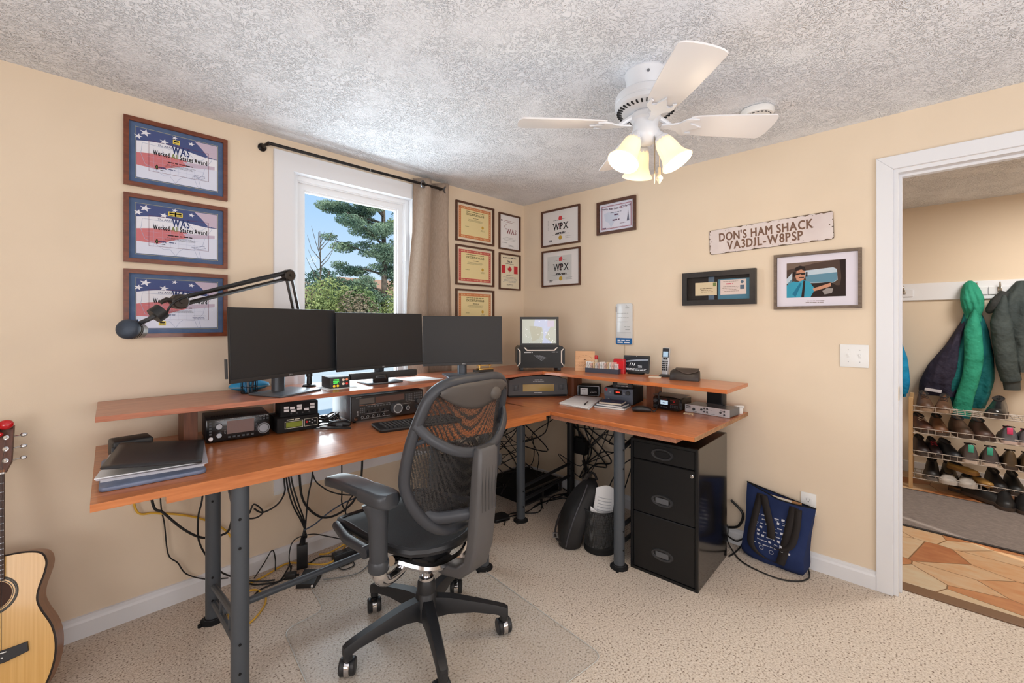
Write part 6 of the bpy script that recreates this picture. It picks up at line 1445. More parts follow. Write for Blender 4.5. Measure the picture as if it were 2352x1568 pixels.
WIRE = mesh_mat('black_wire_mesh', (20, 20, 21), .33, 420)
t = thing('waste_basket', 'black wire mesh waste basket full of papers beside the desk leg', 'waste basket', (-.600, -1.150, 0))
b = MB(); b.lathe([(.080, .0), (.094, .002), (.094, .030), (.091, .034)], 36); b.build('base', BLACKM, t)
b = MB(); b.keep = True; b.lathe([(.091, .032), (.0935, .13), (.097, .236)], 48, cap=False); b.build('mesh_side', WIRE, t, smooth=60)
b = MB(); b.tube([(.0975 * math.cos(a), .0975 * math.sin(a), .238) for a in [2 * PI * k / 40 for k in range(40)]], .004, 8, closed=True); b.build('rim', BLACK, t)
PAPM = [PAPER, mat('printed_grey', (180, 182, 188), .8)]
for k, (x, y, z, a, w, h, tl) in enumerate(((-.032, -.022, .10, -50, .11, .245, 8), (.02, -.045, .10, -35, .10, .20, -6), (-.045, .02, .06, -75, .11, .21, 10), (-.055, -.045, .05, -42, .13, .20, 3), (-.06, -.05, .03, -40, .12, .09, 2), (.045, .02, .08, 20, .1, .17, -8))):
    b = MB(); b.keep = True
    cv = .02 + .01 * (k % 3)
    b.m(0).grid(lambda u, v: ((u - .5) * w, cv * (2 * u - 1) ** 2 + .02 * v * v, h * v + (.03 * math.sin(3 * u + k) if v > .95 else 0)), 8, 6)
    b.m(1)
    for q in range(9):
        z_ = h * (.25 + .07 * q); b.grid(lambda u, v: ((u - .5) * w * .7, cv * (1.4 * u - .7) ** 2 + .02 * (z_ / h) ** 2 - .0012, z_ + .004 * v), 4, 1)
    o = b.build('crumpled_paper', PAPM, None, (-.600 + x, -1.150 + y, z), (tl * .3, tl, a), 60); tag(o, 'white printed paper stuffed in the wire waste basket', 'paper', 'papers in the waste basket')
t = thing('rack_amplifier', 'flat black box with bare metal front rails on the carpet in the corner', 'amplifier', (-.283, -.456, 0), 0)
b = MB(); b.box(-.20, .20, .012, .40, .004, .105, .003, 1); b.build('case', BLACKM, t, smooth=0)
b = MB(); b.frame(-.212, .212, .004, .106, .010, -.004, .012); b.box(-.004, .004, -.003, .012, .01, .10); b.build('front_rails', mat('dull_steel', (110, 108, 104), .45, .7), t, smooth=0)
t = thing('computer_tower', 'black computer tower with a red-brown lower front standing under the desk', 'computer', (-.99, -.555, 0), 0)
b = MB(); b.box(-.09, .09, .008, .42, .006, .41, .004, 1); b.build('case', BLACKM, t, smooth=0)
b = MB(); b.box(-.09, .09, 0, .008, .19, .41, .002, 1); b.build('upper_front', BLACKG, t, smooth=0)
b = MB(); b.box(-.09, .09, 0, .008, .0, .188, .002, 1); b.build('lower_front', mat('maroon_brown', (66, 36, 26), .35), t, smooth=0)
b = MB(); b.disc(.072, .035, .010, -.0008, 14); b.build('badge', LGREY, t, smooth=0)
t = thing('network_router', 'flat black box on the carpet beside the computer tower', 'router', (-.745, -.465, 0), -14)
b = MB(); b.slab(rrect(.12, .10, .02, 4), .0, .022, .004); b.build('case', BLACK, t)
b = MB(); b.box(-.05, .05, -.0515, -.0495, .006, .016); b.build('front_strip', BLACKG, t, smooth=0)
t = thing('power_brick', 'tall black power adapter standing on end by the window wall', 'power adapter', (-1.878, -.125, 0), -20)
b = MB(); b.box(-.026, .026, -.016, .016, 0, .125, .003); b.build('body', BLACK, t)
b = MB(); b.lathe([(.016, .125), (.011, .14), (.006, .165)], 12); b.build('strain_relief', BLACKM, t)
t = thing('foot_pedal', 'black foot pedal with a white dot on the carpet under the desk', 'pedal', (-1.905, -.285, 0), -42)
b = MB(); b.loft([[(-.045, y, 0), (.045, y, 0), (.042, y, z), (-.042, y, z)] for y, z in ((-.05, .022), (.05, .040))]); b.build('body', BLACK, t, smooth=0)
b = MB(); b.lathe([(.006, 0), (.006, .002), (.0001, .003)], 12, (.034, -.05, .011), 'y', False); b.build('indicator', WHITE, t)
t = thing('power_adapter', 'small black plug block beside the foot pedal', 'power adapter', (-1.955, -.180, 0), -35)
b = MB(); b.box(-.026, .026, -.016, .016, 0, .028, .004); b.build('body', BLACK, t); b = MB(); b.tube([(.026, 0, .014), (.04, 0, .013)], .005, 8); b.build('strain_relief', BLACKM, t)
t = thing('power_strip', 'black power strip with plugs on the carpet behind the chair arm', 'power strip', (-1.585, -.185, 0), -4)
b = MB(); b.box(-.15, .15, -.024, .024, 0, .034, .003); b.build('body', BLACK, t)
for k in range(5):
    b = MB(); b.box(-.13 + .052 * k, -.098 + .052 * k, -.016, .016, .034, .036 if k in (0, 1) else .060, .002); b.build('plug' if k > 1 else 'socket', BLACKM if k > 1 else DGREY, t)
t = thing('power_supply', 'black power supply block hanging among the cables in the corner', 'power adapter', (-.055, -.632, .32))
b = MB(); b.box(-.028, .028, -.055, .05, 0, .10, .006); b.box(-.024, .024, -.03, .06, .09, .12, .006); b.build('body', BLACKM, t)
b = MB(); b.tube([(0, .01, .115), (-.02, .03, .26), (-.05, .05, .395)], .007, 8, smooth=4); b.tube([(0, -.02, 0), (.0, -.03, -.06), (.005, -.035, -.125)], .006, 8); b.build('leads', CABLE, t)
t = thing('cable_duct', 'short grey cable duct standing against the right wall in the corner', 'cable duct', (-.038, -.672, 0))
b = MB(); b.slab(rrect(.05, .062, .012, 3), 0, .185, .002); b.build('body', mat('grey_duct', (150, 146, 140), .6, c2=(126, 120, 112), vscale=20), t)
b = MB(); b.tube([(0, 0, .184), (0, .01, .22), (.0, .03, .27)], .014, 8); b.build('cable_neck', CABLE, t)

# =================================================================== CABLES
def cable(pts, r, label, m_=CABLE, group=None, sm=6, name='power_cable'):
    o = MB().tube(pts, r, 7, smooth=sm).build(name, m_, None, smooth=80)
    return tag(o, label, 'cable', group)
YEL = mat('yellow_cable', (226, 178, 60), .5)
UG = 'black cables hanging under the window desk'
cable([(-2.56, -.022, .73), (-2.545, -.022, .487), (-2.480, -.02, .447), (-2.395, -.02, .414), (-2.293, -.02, .357), (-2.190, -.022, .254), (-2.15, -.06, .10), (-2.135, -.097, .007)], .0045, 'yellow cable running down the wall behind the left desk legs', YEL, None)
cable([(-2.135, -.097, .006), (-2.146, -.147, .006), (-2.110, -.177, .006), (-2.097, -.264, .006), (-2.134, -.348, .006), (-2.211, -.415, .006), (-2.26, -.36, .006), (-2.25, -.27, .006)], .0045, 'yellow cable looped on the carpet beside the front left desk leg', YEL)
cable([(-2.20, -.14, .006), (-2.135, -.097, .006), (-2.052, -.078, .006), (-1.967, -.043, .006), (-1.908, -.040, .006), (-1.844, -.139, .012), (-1.783, -.191, .008), (-1.712, -.175, .008), (-1.609, -.10, .03), (-1.49, -.105, .05)], .0045, 'yellow cable snaking along the carpet past the tall power adapter', YEL)
cable([(-1.763, -.063, .006), (-1.717, -.088, .006), (-1.637, -.12, .04), (-1.56, -.15, .07), (-1.45, -.14, .03)], .0045, 'yellow cable draped over the black power strip', YEL)
cable([(-2.52, -.15, .74), (-2.500, -.15, .53), (-2.466, -.15, .485), (-2.394, -.15, .388), (-2.324, -.15, .326), (-2.250, -.15, .312), (-2.214, -.15, .344), (-2.20, -.15, .50), (-2.21, -.15, .74)], .0052, 'thick black cable sagging in a bow under the left end of the desk')
cable([(-2.465, -.022, .74), (-2.457, -.02, .486), (-2.444, -.02, .389), (-2.430, -.02, .244), (-2.395, -.02, .19), (-2.362, -.02, .125), (-2.287, -.03, .073), (-2.20, -.05, .05)], .0028, 'thin black cable hanging down the bare wall left of the desk legs')
cable([(-2.30, -.1, .74), (-2.314, -.1, .501), (-2.331, -.1, .404), (-2.325, -.1, .281), (-2.262, -.1, .147), (-2.202, -.1, .08), (-2.10, -.12, .02), (-2.02, -.15, .006)], .004, 'black cable dropping just behind the rear left desk leg')
cable([(-2.22, -.12, .70), (-2.140, -.1, .365), (-2.101, -.1, .397), (-2.061, -.1, .348), (-2.088, -.1, .327), (-2.133, -.1, .341), (-2.15, -.11, .40)], .004, 'black cable coiled in a small loop right of the front left desk leg')
cable([(-2.10, -.1, .375), (-2.061, -.1, .344), (-1.992, -.1, .364), (-1.950, -.08, .413), (-1.943, -.05, .48), (-1.94, -.05, .74)], .0042, 'black cable curving up to the outlet below the window')
for k in range(3): cable([(-1.96 + .012 * k, -.10, .74), (-1.950 + .012 * k, -.1, .497), (-1.921 + .012 * k, -.1 - .01 * k, .351), (-1.868 + .006 * k, -.1, .225), (-1.85 - .012 * k, -.11, .15), (-1.872, -.12, .165)], .004, 'black cable in the bundle dropping to the tall power adapter', CABLE, 'bundle above the tall power adapter')
cable([(-1.81, -.1, .74), (-1.814, -.1, .487), (-1.838, -.1, .358), (-1.853, -.1, .188), (-1.86, -.11, .12)], .0042, 'single black cable hanging right of the cable bundle')
cable([(-1.89, -.1, .74), (-1.883, -.1, .489), (-1.861, -.1, .341), (-1.783, -.1, .237), (-1.701, -.1, .211), (-1.615, -.1, .235), (-1.562, -.1, .287), (-1.53, -.1, .40), (-1.52, -.1, .74)], .0062, 'thickest black cable hanging in a wide U left of the chair')
cable([(-1.83, -.1, .74), (-1.814, -.1, .479), (-1.751, -.1, .382), (-1.667, -.1, .326), (-1.571, -.1, .294), (-1.56, -.1, .31), (-1.61, -.1, .27), (-1.63, -.1, .21)], .0038, 'black cable sweeping from the window down behind the chair arm')
cable([(-1.652, -.1, .74), (-1.650, -.1, .354), (-1.650, -.1, .271), (-1.624, -.1, .195), (-1.60, -.13, .06)], .0038, 'straight black cable hanging behind the left chair arm')
cable([(-1.86, -.11, .19), (-1.80, -.1, .20), (-1.72, -.09, .235), (-1.62, -.08, .26), (-1.5, -.08, .27)], .004, 'slate blue cable running level behind the chair seat', mat('slate_cable', (70, 84, 104), .5))
cable([(-1.60, -.17, .05), (-1.74, -.13, .12), (-1.83, -.12, .16), (-1.91, -.1, .15), (-1.935, -.1, .08), (-1.93, -.11, .006)], .003, 'thin black cable arching over the tall power adapter')
cable([(-2.15, -.05, .006), (-2.124, -.071, .006), (-2.101, -.123, .006), (-2.011, -.178, .006), (-1.956, -.157, .008), (-1.93, -.12, .03)], .004, 'black cable on the carpet left of the small plug block')
cable([(-2.18, -.28, .006), (-2.106, -.19, .006), (-2.013, -.185, .010), (-1.95, -.11, .010), (-1.919, -.072, .02)], .004, 'black cable crossing the carpet toward the baseboard')
cable([(-2.09, -.06, .006), (-2.04, -.05, .06), (-2.0, -.045, .11), (-1.985, -.045, .06), (-1.99, -.06, .006)], .003, 'thin black cable standing in an upright loop by the baseboard')
cable([(-1.87, -.245, .02), (-1.825, -.253, .006), (-1.749, -.268, .006), (-1.667, -.267, .006), (-1.601, -.207, .02), (-1.58, -.20, .05)], .0035, 'black cable from the foot pedal to the power strip')
cable([(-1.749, -.268, .008), (-1.706, -.238, .008), (-1.670, -.274, .008), (-1.685, -.313, .006), (-1.739, -.31, .006), (-1.75, -.27, .010)], .003, 'thin black cable curled in a ring beside the foot pedal')
cable([(-1.851, -.325, .008), (-1.779, -.37, .008), (-1.696, -.396, .008), (-1.604, -.354, .008), (-1.52, -.33, .008)], .003, 'grey cable trailing over the chair mat from the foot pedal', mat('grey_cable', (128, 128, 126), .5))
cable([(-1.86, -.10, .01), (-1.835, -.115, .006), (-1.765, -.097, .006), (-1.667, -.19, .006), (-1.554, -.244, .006), (-1.42, -.24, .006)], .0035, 'black cable lying in front of the power strip')
cable([(-.02, -1.60, .16), (-.03, -1.66, .10), (-.06, -1.67, .03), (-.111, -1.714, .006), (-.190, -1.778, .006), (-.229, -1.861, .006), (-.240, -1.975, .006), (-.196, -2.051, .006), (-.132, -2.081, .006), (-.075, -2.075, .006), (-.05, -2.06, .04)], .0036, 'black cord looping on the carpet around the navy tote bag')
cable([(-.03, -1.68, .26), (-.035, -1.745, .20), (-.03, -1.72, .12), (-.02, -1.66, .09)], .007, 'thick black cable bowing out behind the filing cabinet')
cable([(-.04, -1.66, .05), (-.05, -1.72, .04), (-.04, -1.77, .09), (-.02, -1.78, .12), (-.04, -1.74, .02), (-.12, -1.73, .006), (-.19, -1.72, .006)], .0045, 'black cable twisting between the filing cabinet and the tote bag')
r_ = random.Random(21)
for k in range(15):   # the tangle hanging in the corner under the desks
    x0 = r_.uniform(-.72, -.12); y0 = r_.uniform(-.32, -.06); pts = [(x0, y0, .735)]
    z = .735
    for q in range(r_.randint(4, 7)):
        z = max(.10, z - r_.uniform(-.03, .20)); pts.append((min(-.03, max(-.80, x0 + r_.uniform(-.26, .26))), min(-.03, max(-.42, y0 + r_.uniform(-.12, .12))), z))
    pts.append((min(-.06, max(-.6, x0 + .2)), y0, .10)) if k % 2 else pts.append((max(-.8, x0 - .3), y0, .62))
    cable(pts, r_.choice((.0028, .0036, .0045)), 'black cable in the tangle hanging in the corner under the desks', CABLE, 'tangled cables in the desk corner')
for k in range(11):
    y0 = r_.uniform(-1.20, -.52); x0 = r_.uniform(-.16, -.05); pts = [(x0 - .05, y0, .735)]; z = .735
    for q in range(r_.randint(4, 7)):
        z = max(.16, z - r_.uniform(-.05, .18)); pts.append((min(-.025, max(-.22, x0 + r_.uniform(-.08, .08))), min(-.45, max(-1.30, y0 + r_.uniform(-.24, .24))), z))
    pts.append((-.04, -.67, .25)) if k % 3 else pts.append((-.05, y0 - .1, .70))
    cable(pts, r_.choice((.003, .0038, .005)), 'black cable in the tangle along the right wall behind the waste basket', CABLE, 'tangled cables along the right wall')
for k in range(5):
    a = r_.uniform(-.62, -.1); cable([(a - .2, -.50 - .02 * k, .006), (a - .05, -.53 + .02 * k, .006), (a + .1, -.50 - .03 * k, .006), (min(-.03, a + .28), -.56 + .03 * k, .006)], .0035, 'black cable lying on the carpet in the desk corner', CABLE, 'cables on the carpet in the desk corner')

# =================================================================== GUITAR
gt = thing('acoustic_guitar', 'natural spruce-top acoustic guitar leaning against the wall at the left edge', 'guitar', (-2.935, -.375, .012))
gt.rotation_mode = 'ZXY'; gt.rotation_euler = (rad(-17.5), 0, rad(-13))
HB = [(0, .0), (.006, .055), (.025, .095), (.06, .126), (.12, .147), (.18, .152), (.24, .142), (.30, .116), (.335, .106), (.37, .109), (.42, .124), (.455, .128), (.485, .116), (.50, .085), (.506, .045), (.507, 0)]
hp = [Vector((w, s, 0)) for s, w in HB]; hp = catmull(hp, 4)
outl = [(p.x, p.y) for p in hp] + [(-p.x, p.y) for p in reversed(hp[1:-1])]
SPR = mat('spruce_top', (222, 172, 96), .28, c2=(232, 186, 112), vscale=3, vstretch=(60, 3, 1), coat=.3)
MAHO = mat('amber_mahogany_sides', (158, 98, 50), .3, c2=(140, 84, 42), vscale=4, vstretch=(6, 40, 6), coat=.2)
b = MB(); b.prism(outl, .004, .092); b.build('body', MAHO, gt, smooth=50)
b = MB(); b.prism(outl, .0, .0038); b.build('soundboard', SPR, gt, smooth=0)
b = MB(); b.tube([(x, .001, z) for x, z in outl], .0032, 6, closed=True); b.build('binding', mat('dark_binding', (40, 30, 26), .4), gt)
sc_ = .385
b = MB(); b.disc(0, sc_, .045, -.0008, 40); b.build('sound_hole', mat('hole_brown', (64, 36, 24), .7), gt, smooth=0)
b = MB()
for r in (.048, .054, .060): b.tube([(r * math.cos(a), -.0006, sc_ + r * math.sin(a)) for a in [2 * PI * k / 48 for k in range(48)]], .0011, 5, closed=True)
b.tube([(.057 * math.cos(a), -.0002, sc_ + .057 * math.sin(a)) for a in [2 * PI * k / 48 for k in range(48)]], .0022, 5, closed=True)
b.build('rosette', mat('rosette_grey', (96, 92, 84), .5), gt)
b = MB(); b.prism([(-.088, .185), (-.085, .215), (-.04, .212), (.04, .212), (.085, .215), (.088, .185), (.035, .174), (-.035, .174)], -.010, 0, .002); b.build('bridge', mat('ebony', (36, 36, 40), .45), gt, smooth=0)
b = MB(); b.box(-.038, .038, -.013, -.009, .204, .207); 
b.build('saddle', WHITE, gt, smooth=0)
for k in range(6):
    b = MB(); b.ell((-.028 + .0112 * k, -.011, .190), (.003, .003, .003), 8, 5); b.build('bridge_pin', WHITE, gt)
b = MB(); b.prism([(-.0275, .430), (.0275, .430), (.0215, .785), (-.0215, .785)], -.010, -.001); b.build('fretboard', mat('rosewood', (76, 48, 38), .45, c2=(58, 36, 28), vscale=5, vstretch=(40, 6, 6)), gt, smooth=0)
b = MB(); b.loft([[(w * math.cos(a), .0 + d_ * math.sin(a), s) for a in [PI * k / 8 for k in range(9)]] for s, w, d_ in ((.506, .0265, .03), (.60, .0245, .02), (.785, .0212, .018), (.80, .02, .015))], True, True); b.build('neck', MAHO, gt)
for k in range(18):
    b = MB(); s = .785 - (.785 - .206) * (1 - 2 ** (-(k + 1) / 12))
    if s > .43: w = .0215 + (.0275 - .0215) * (.785 - s) / .355; b.box(-w, w, -.0112, -.0095, s - .0009, s + .0009); b.build('fret', STEEL, gt, smooth=0)
b = MB(); b.box(-.0225, .0225, -.013, .0, .784, .790); b.build('nut', WHITE, gt, smooth=0)
b = MB(); b.prism([(-.022, .79), (.022, .79), (.036, .825), (.040, .955), (.030, .965), (-.030, .965), (-.040, .955), (-.036, .825)], .002, .017, .001); b.build('headstock', mat('headstock_brown', (104, 62, 46), .4, c2=(84, 48, 36), vscale=4, vstretch=(30, 6, 6)), gt, smooth=0)
for sx in (1, -1):
    for s in (.830, .872, .914):
        b = MB(); b.lathe([(.0085, -.001), (.0085, .003), (.0045, .004), (.0045, .012)], 14, (sx * .022, .002, s), 'y'); b.tube([(sx * .036, .012, s), (sx * .055, .012, s + .002)], .003, 8); b.ell((sx * .064, .012, s + .003), (.010, .004, .008), 12, 8); b.build('tuning_peg', CHROME, gt)
for k in range(6):
    x0 = -.0275 + .011 * k; x1 = -.018 + .0072 * k; b = MB(); b.tube([(x0, -.0125, .205), (x1, -.0135, .787), (.022 * (1 if k > 2 else -1), -.006, .83 + .042 * (k % 3))], .0005, 4); b.build('string', STEEL, gt)
t = thing('clip_tuner', 'red clip-on tuner gripping the guitar headstock', 'tuner', (-2.935, -.375, .012)); t.rotation_mode = 'ZXY'; t.rotation_euler = (rad(-17.5), 0, rad(-13))
b = MB(); b.ell((.024, -.014, .958), (.022, .014, .018), 16, 10); b.tube([(.02, -.014, .962), (-.004, -.016, .955)], .012, 10); b.build('body', mat('red_translucent', (196, 18, 30), .2, coat=.4), t)
b = MB(); b.ell((-.010, -.016, .925), (.030, .012, .013), 14, 8); b.build('clamp', mat('red_translucent', (196, 18, 30)), t)
b = MB(); b.tube([(-.02, -.014, .95), (.012, -.018, .935)], .005, 8); b.build('hinge', BLACK, t)
# =================================================================== HALL
# coat rail
t = thing('coat_rail', 'white wall-mounted board with silver coat hooks in the hall', 'coat rack', (HX, -2.9, 1.565), -90)
b = MB(); b.box(-.95, 1.3, -.019, -.001, -.073, .073, .002, 1); b.build('board', TRIM, t, smooth=0)
for x in (-.80, -.56, -.12, .005, .16, .40):
    b = MB(); b.box(x - .06, x + .06, -.030, -.019, -.040, .022, .002, 1); pl = b.build('hook_block', TRIM, t, smooth=0)
    b = MB(); b.box(x - .012, x + .012, -.034, -.030, -.018, .018, .003); b.tube([(x, -.034, .004), (x, -.052, .010), (x, -.060, .038), (x, -.054, .055)], [.006, .006, .005, .004], 8, smooth=3); b.tube([(x - .0, -.034, -.010), (x, -.056, -.014), (x, -.06, .004)], .005, 8, smooth=3); b.build('coat_hook', mat('satin_nickel', (172, 164, 152), .3, .9), pl)
def drape(b, tab, n=48, folds=5, amp=.18, ph=0.0, zs=0.0):
    """hanging cloth: rows of (z, centre, half width, depth, back gap); x along the wall, -y into the room"""
    rings = []
    z0, z1 = tab[0][0], tab[-1][0]; m_ = 34
    for k in range(m_ + 1):
        z = z0 + (z1 - z0) * k / m_
        get = lambda i: curve(sorted([(r[0], r[i]) for r in tab]), z)
        c, w, d_ = get(1), get(2), get(3); ring = []
        for j in range(n):
            a = 2 * PI * j / n
            f_ = 1 + 1.5 * amp * math.sin(folds * a + ph + 5 * z) * (.4 + .6 * k / m_) + .08 * math.sin(3 * a + 17 * z + ph) + .05 * math.sin(11 * a - 23 * z)
            y = d_ * math.sin(a) * (f_ if math.sin(a) > 0 else .5)
            ring.append((c + w * math.cos(a) * (1 + .04 * math.sin(9 * z + a * 2)), -.010 - d_ * .5 - y, z + zs * math.cos(a)))
        rings.append(ring)
    return b.loft(rings)
def cloth(n, c, c2): return mat(n, c, .75, c2=c2, vscale=6, bump=(11, .9, .03), spec=.2)
TEALG, TEALD, NAVY2 = cloth('green_nylon', (44, 140, 112), (56, 158, 128)), cloth('dark_teal_nylon', (22, 92, 96), (30, 108, 108)), cloth('dark_navy_nylon', (44, 42, 58), (54, 50, 66))
j1 = thing('hanging_jacket', 'green and teal hooded jacket with navy side hanging by its hood in the hall', 'jacket', (HX - .02, -2.745, 0), -90)
Y = lambda y: -(y + 2.745)
b = MB(); drape(b, [(1.43, Y(-2.755), .015, .02), (1.38, Y(-2.755), .05, .05), (1.25, Y(-2.76), .085, .075), (1.05, Y(-2.755), .115, .085), (.85, Y(-2.735), .135, .085), (.70, Y(-2.715), .130, .08), (.62, Y(-2.71), .115, .07)], folds=7, amp=.22); b.build('body', TEALD, j1, smooth=60)
b = MB(); drape(b, [(1.36, Y(-2.72), .008, .02), (1.26, Y(-2.70), .035, .06), (1.12, Y(-2.66), .06, .085), (.95, Y(-2.60), .10, .095), (.80, Y(-2.56), .115, .095), (.72, Y(-2.555), .118, .09), (.695, Y(-2.56), .112, .085)], folds=4, amp=.12, ph=1); b.build('side_panel', NAVY2, j1, smooth=60)
b = MB(); drape(b, [(1.640, Y(-2.742), .012, .02), (1.615, Y(-2.742), .035, .045), (1.56, Y(-2.745), .055, .065), (1.49, Y(-2.752), .066, .085), (1.42, Y(-2.757), .062, .085), (1.36, Y(-2.758), .048, .07), (1.31, Y(-2.758), .052, .075)], folds=2, amp=.10); b.build('hood', TEALG, j1, smooth=60)
b = MB(); b.tube([(Y(-2.765), -.09, 1.40), (Y(-2.755), -.135, 1.24), (Y(-2.757), -.15, 1.02), (Y(-2.74), -.155, .86), (Y(-2.71), -.155, .72), (Y(-2.685), -.15, .565)], [.012, .050, .054, .050, .052, .058], 14, smooth=5, up=(0, -1, 0), rz=.04); b.build('sleeve', TEALG, j1, smooth=60)
b = MB(); b.tube([(Y(-2.685), -.15, .572), (Y(-2.682), -.15, .545)], [.059, .055], 14, up=(0, -1, 0), rz=.041); b.build('cuff', TEALD, j1)
b = MB(); b.T = Matrix.Translation((Y(-2.525), -.150, .742)) @ Matrix.Rotation(rad(8), 4, 'Y') @ Matrix.Rotation(rad(12), 4, 'Z'); b.box(-.052, .052, -.006, .0, -.012, .012, .001, 1); b.build('reflective_strip', mat('pale_strip', (206, 202, 206), .5), j1)
j2 = thing('hanging_jacket', 'dark grey-green jacket hanging at the right edge of the hall', 'jacket', (HX - .02, -3.0, 0), -90)
Y = lambda y: -(y + 3.0)
GG = cloth('grey_green_nylon', (58, 66, 66), (70, 78, 76))
b = MB(); drape(b, [(1.62, Y(-3.02), .03, .04), (1.52, Y(-3.01), .085, .07), (1.40, Y(-2.995), .125, .09), (1.2, Y(-2.985), .125, .10), (1.05, Y(-2.99), .12, .10), (.93, Y(-3.00), .11, .09)], folds=6, amp=.16); b.build('body', GG, j2, smooth=60)
b = MB(); b.tube([(Y(-2.92), -.08, 1.50), (Y(-2.905), -.13, 1.30), (Y(-2.93), -.15, 1.02), (Y(-2.955), -.14, .86)], [.015, .060, .060, .054], 14, smooth=5, up=(0, -1, 0), rz=.05); b.build('sleeve', GG, j2, smooth=60)
b = MB(); b.tube([(Y(-2.955), -.14, .86), (Y(-2.96), -.14, .79)], [.046, .044], 14, up=(0, -1, 0), rz=.038); b.build('knit_cuff', mat('dark_knit', (58, 62, 60), .9), j2)
b = MB(); b.tube([(Y(-2.835), -.085, 1.375), (Y(-2.85), -.09, 1.40), (Y(-2.885), -.09, 1.46), (Y(-2.93), -.07, 1.53)], [.008, .030, .042, .03], 12, smooth=4); b.build('collar_flap', cloth('charcoal_nylon', (50, 52, 52), (58, 60, 58)), j2)
j3 = thing('hanging_jacket', 'bright blue jacket partly hidden behind the door frame in the hall', 'jacket', (HX - .02, -2.17, 0), -90)
Y = lambda y: -(y + 2.17)
BB = cloth('bright_blue_nylon', (24, 126, 176), (34, 148, 196))
b = MB(); drape(b, [(1.58, Y(-2.12), .03, .04), (1.42, Y(-2.14), .10, .08), (1.25, Y(-2.15), .14, .10), (1.0, Y(-2.17), .17, .11), (.80, Y(-2.18), .185, .11), (.66, Y(-2.18), .18, .10)], folds=6, amp=.15); b.build('body', BB, j3, smooth=60)
b = MB(); b.tube([(Y(-2.25), -.08, 1.36), (Y(-2.31), -.14, 1.0), (Y(-2.335), -.15, .80), (Y(-2.335), -.14, .70)], [.012, .058, .05, .035], 12, smooth=5, up=(0, -1, 0), rz=.045); b.build('sleeve', BB, j3, smooth=60)
# baseboard heater
t = thing('baseboard_heater', 'beige baseboard heater end at the left of the shoe rack', 'heater', (HX - .001, -2.25, 0), -90)
b = MB(); b.box(-.35, .075, -.065, 0, .02, .26, .004); b.build('cover', mat('beige_enamel', (206, 190, 168), .5), t)
b = MB(); b.box(.0755, .079, -.068, 0, .0, .27, .002); b.build('end_cap', mat('beige_enamel2', (214, 200, 180), .5), t)
# shoe rack
t = thing('shoe_rack', 'four-tier wooden and wire shoe rack against the hall wall', 'shoe rack', (1.9, -2.40, 0), -90)
PINE = mat('pale_pine', (204, 170, 124), .55, c2=(190, 154, 108), vscale=3, vstretch=(20, 20, 2)); WIREW = mat('white_coated_wire', (186, 176, 166), .4)
TOPS = (.612, .440, .262, .085); LEN = .92
for x in (0, LEN):
    for y in (0, .30):
        b = MB(); b.box(x - .012, x + .012, y - .004, y + .030, 0, .712, .001, 1); b.build('post', PINE, t, smooth=0)
for k, z in enumerate(TOPS):
    b = MB()
    for y in (.0, .10, .20, .30): b.tube([(.012, y + .005, z - .004), (LEN - .012, y + .005, z - .004)], .0028, 6)
    b.tube([(.012, -.002, z + .036), (LEN - .012, -.002, z + .036)], .003, 6); b.tube([(.012, -.002, z - .002), (LEN - .012, -.002, z - .002)], .003, 6)
    n = 22
    for q in range(n + 1): x = .02 + (LEN - .04) * q / n; b.tube([(x, -.002, z + .036), (x, -.002, z), (x, .305, z)], .0018, 5)
    b.build('wire_shelf', WIREW, t)
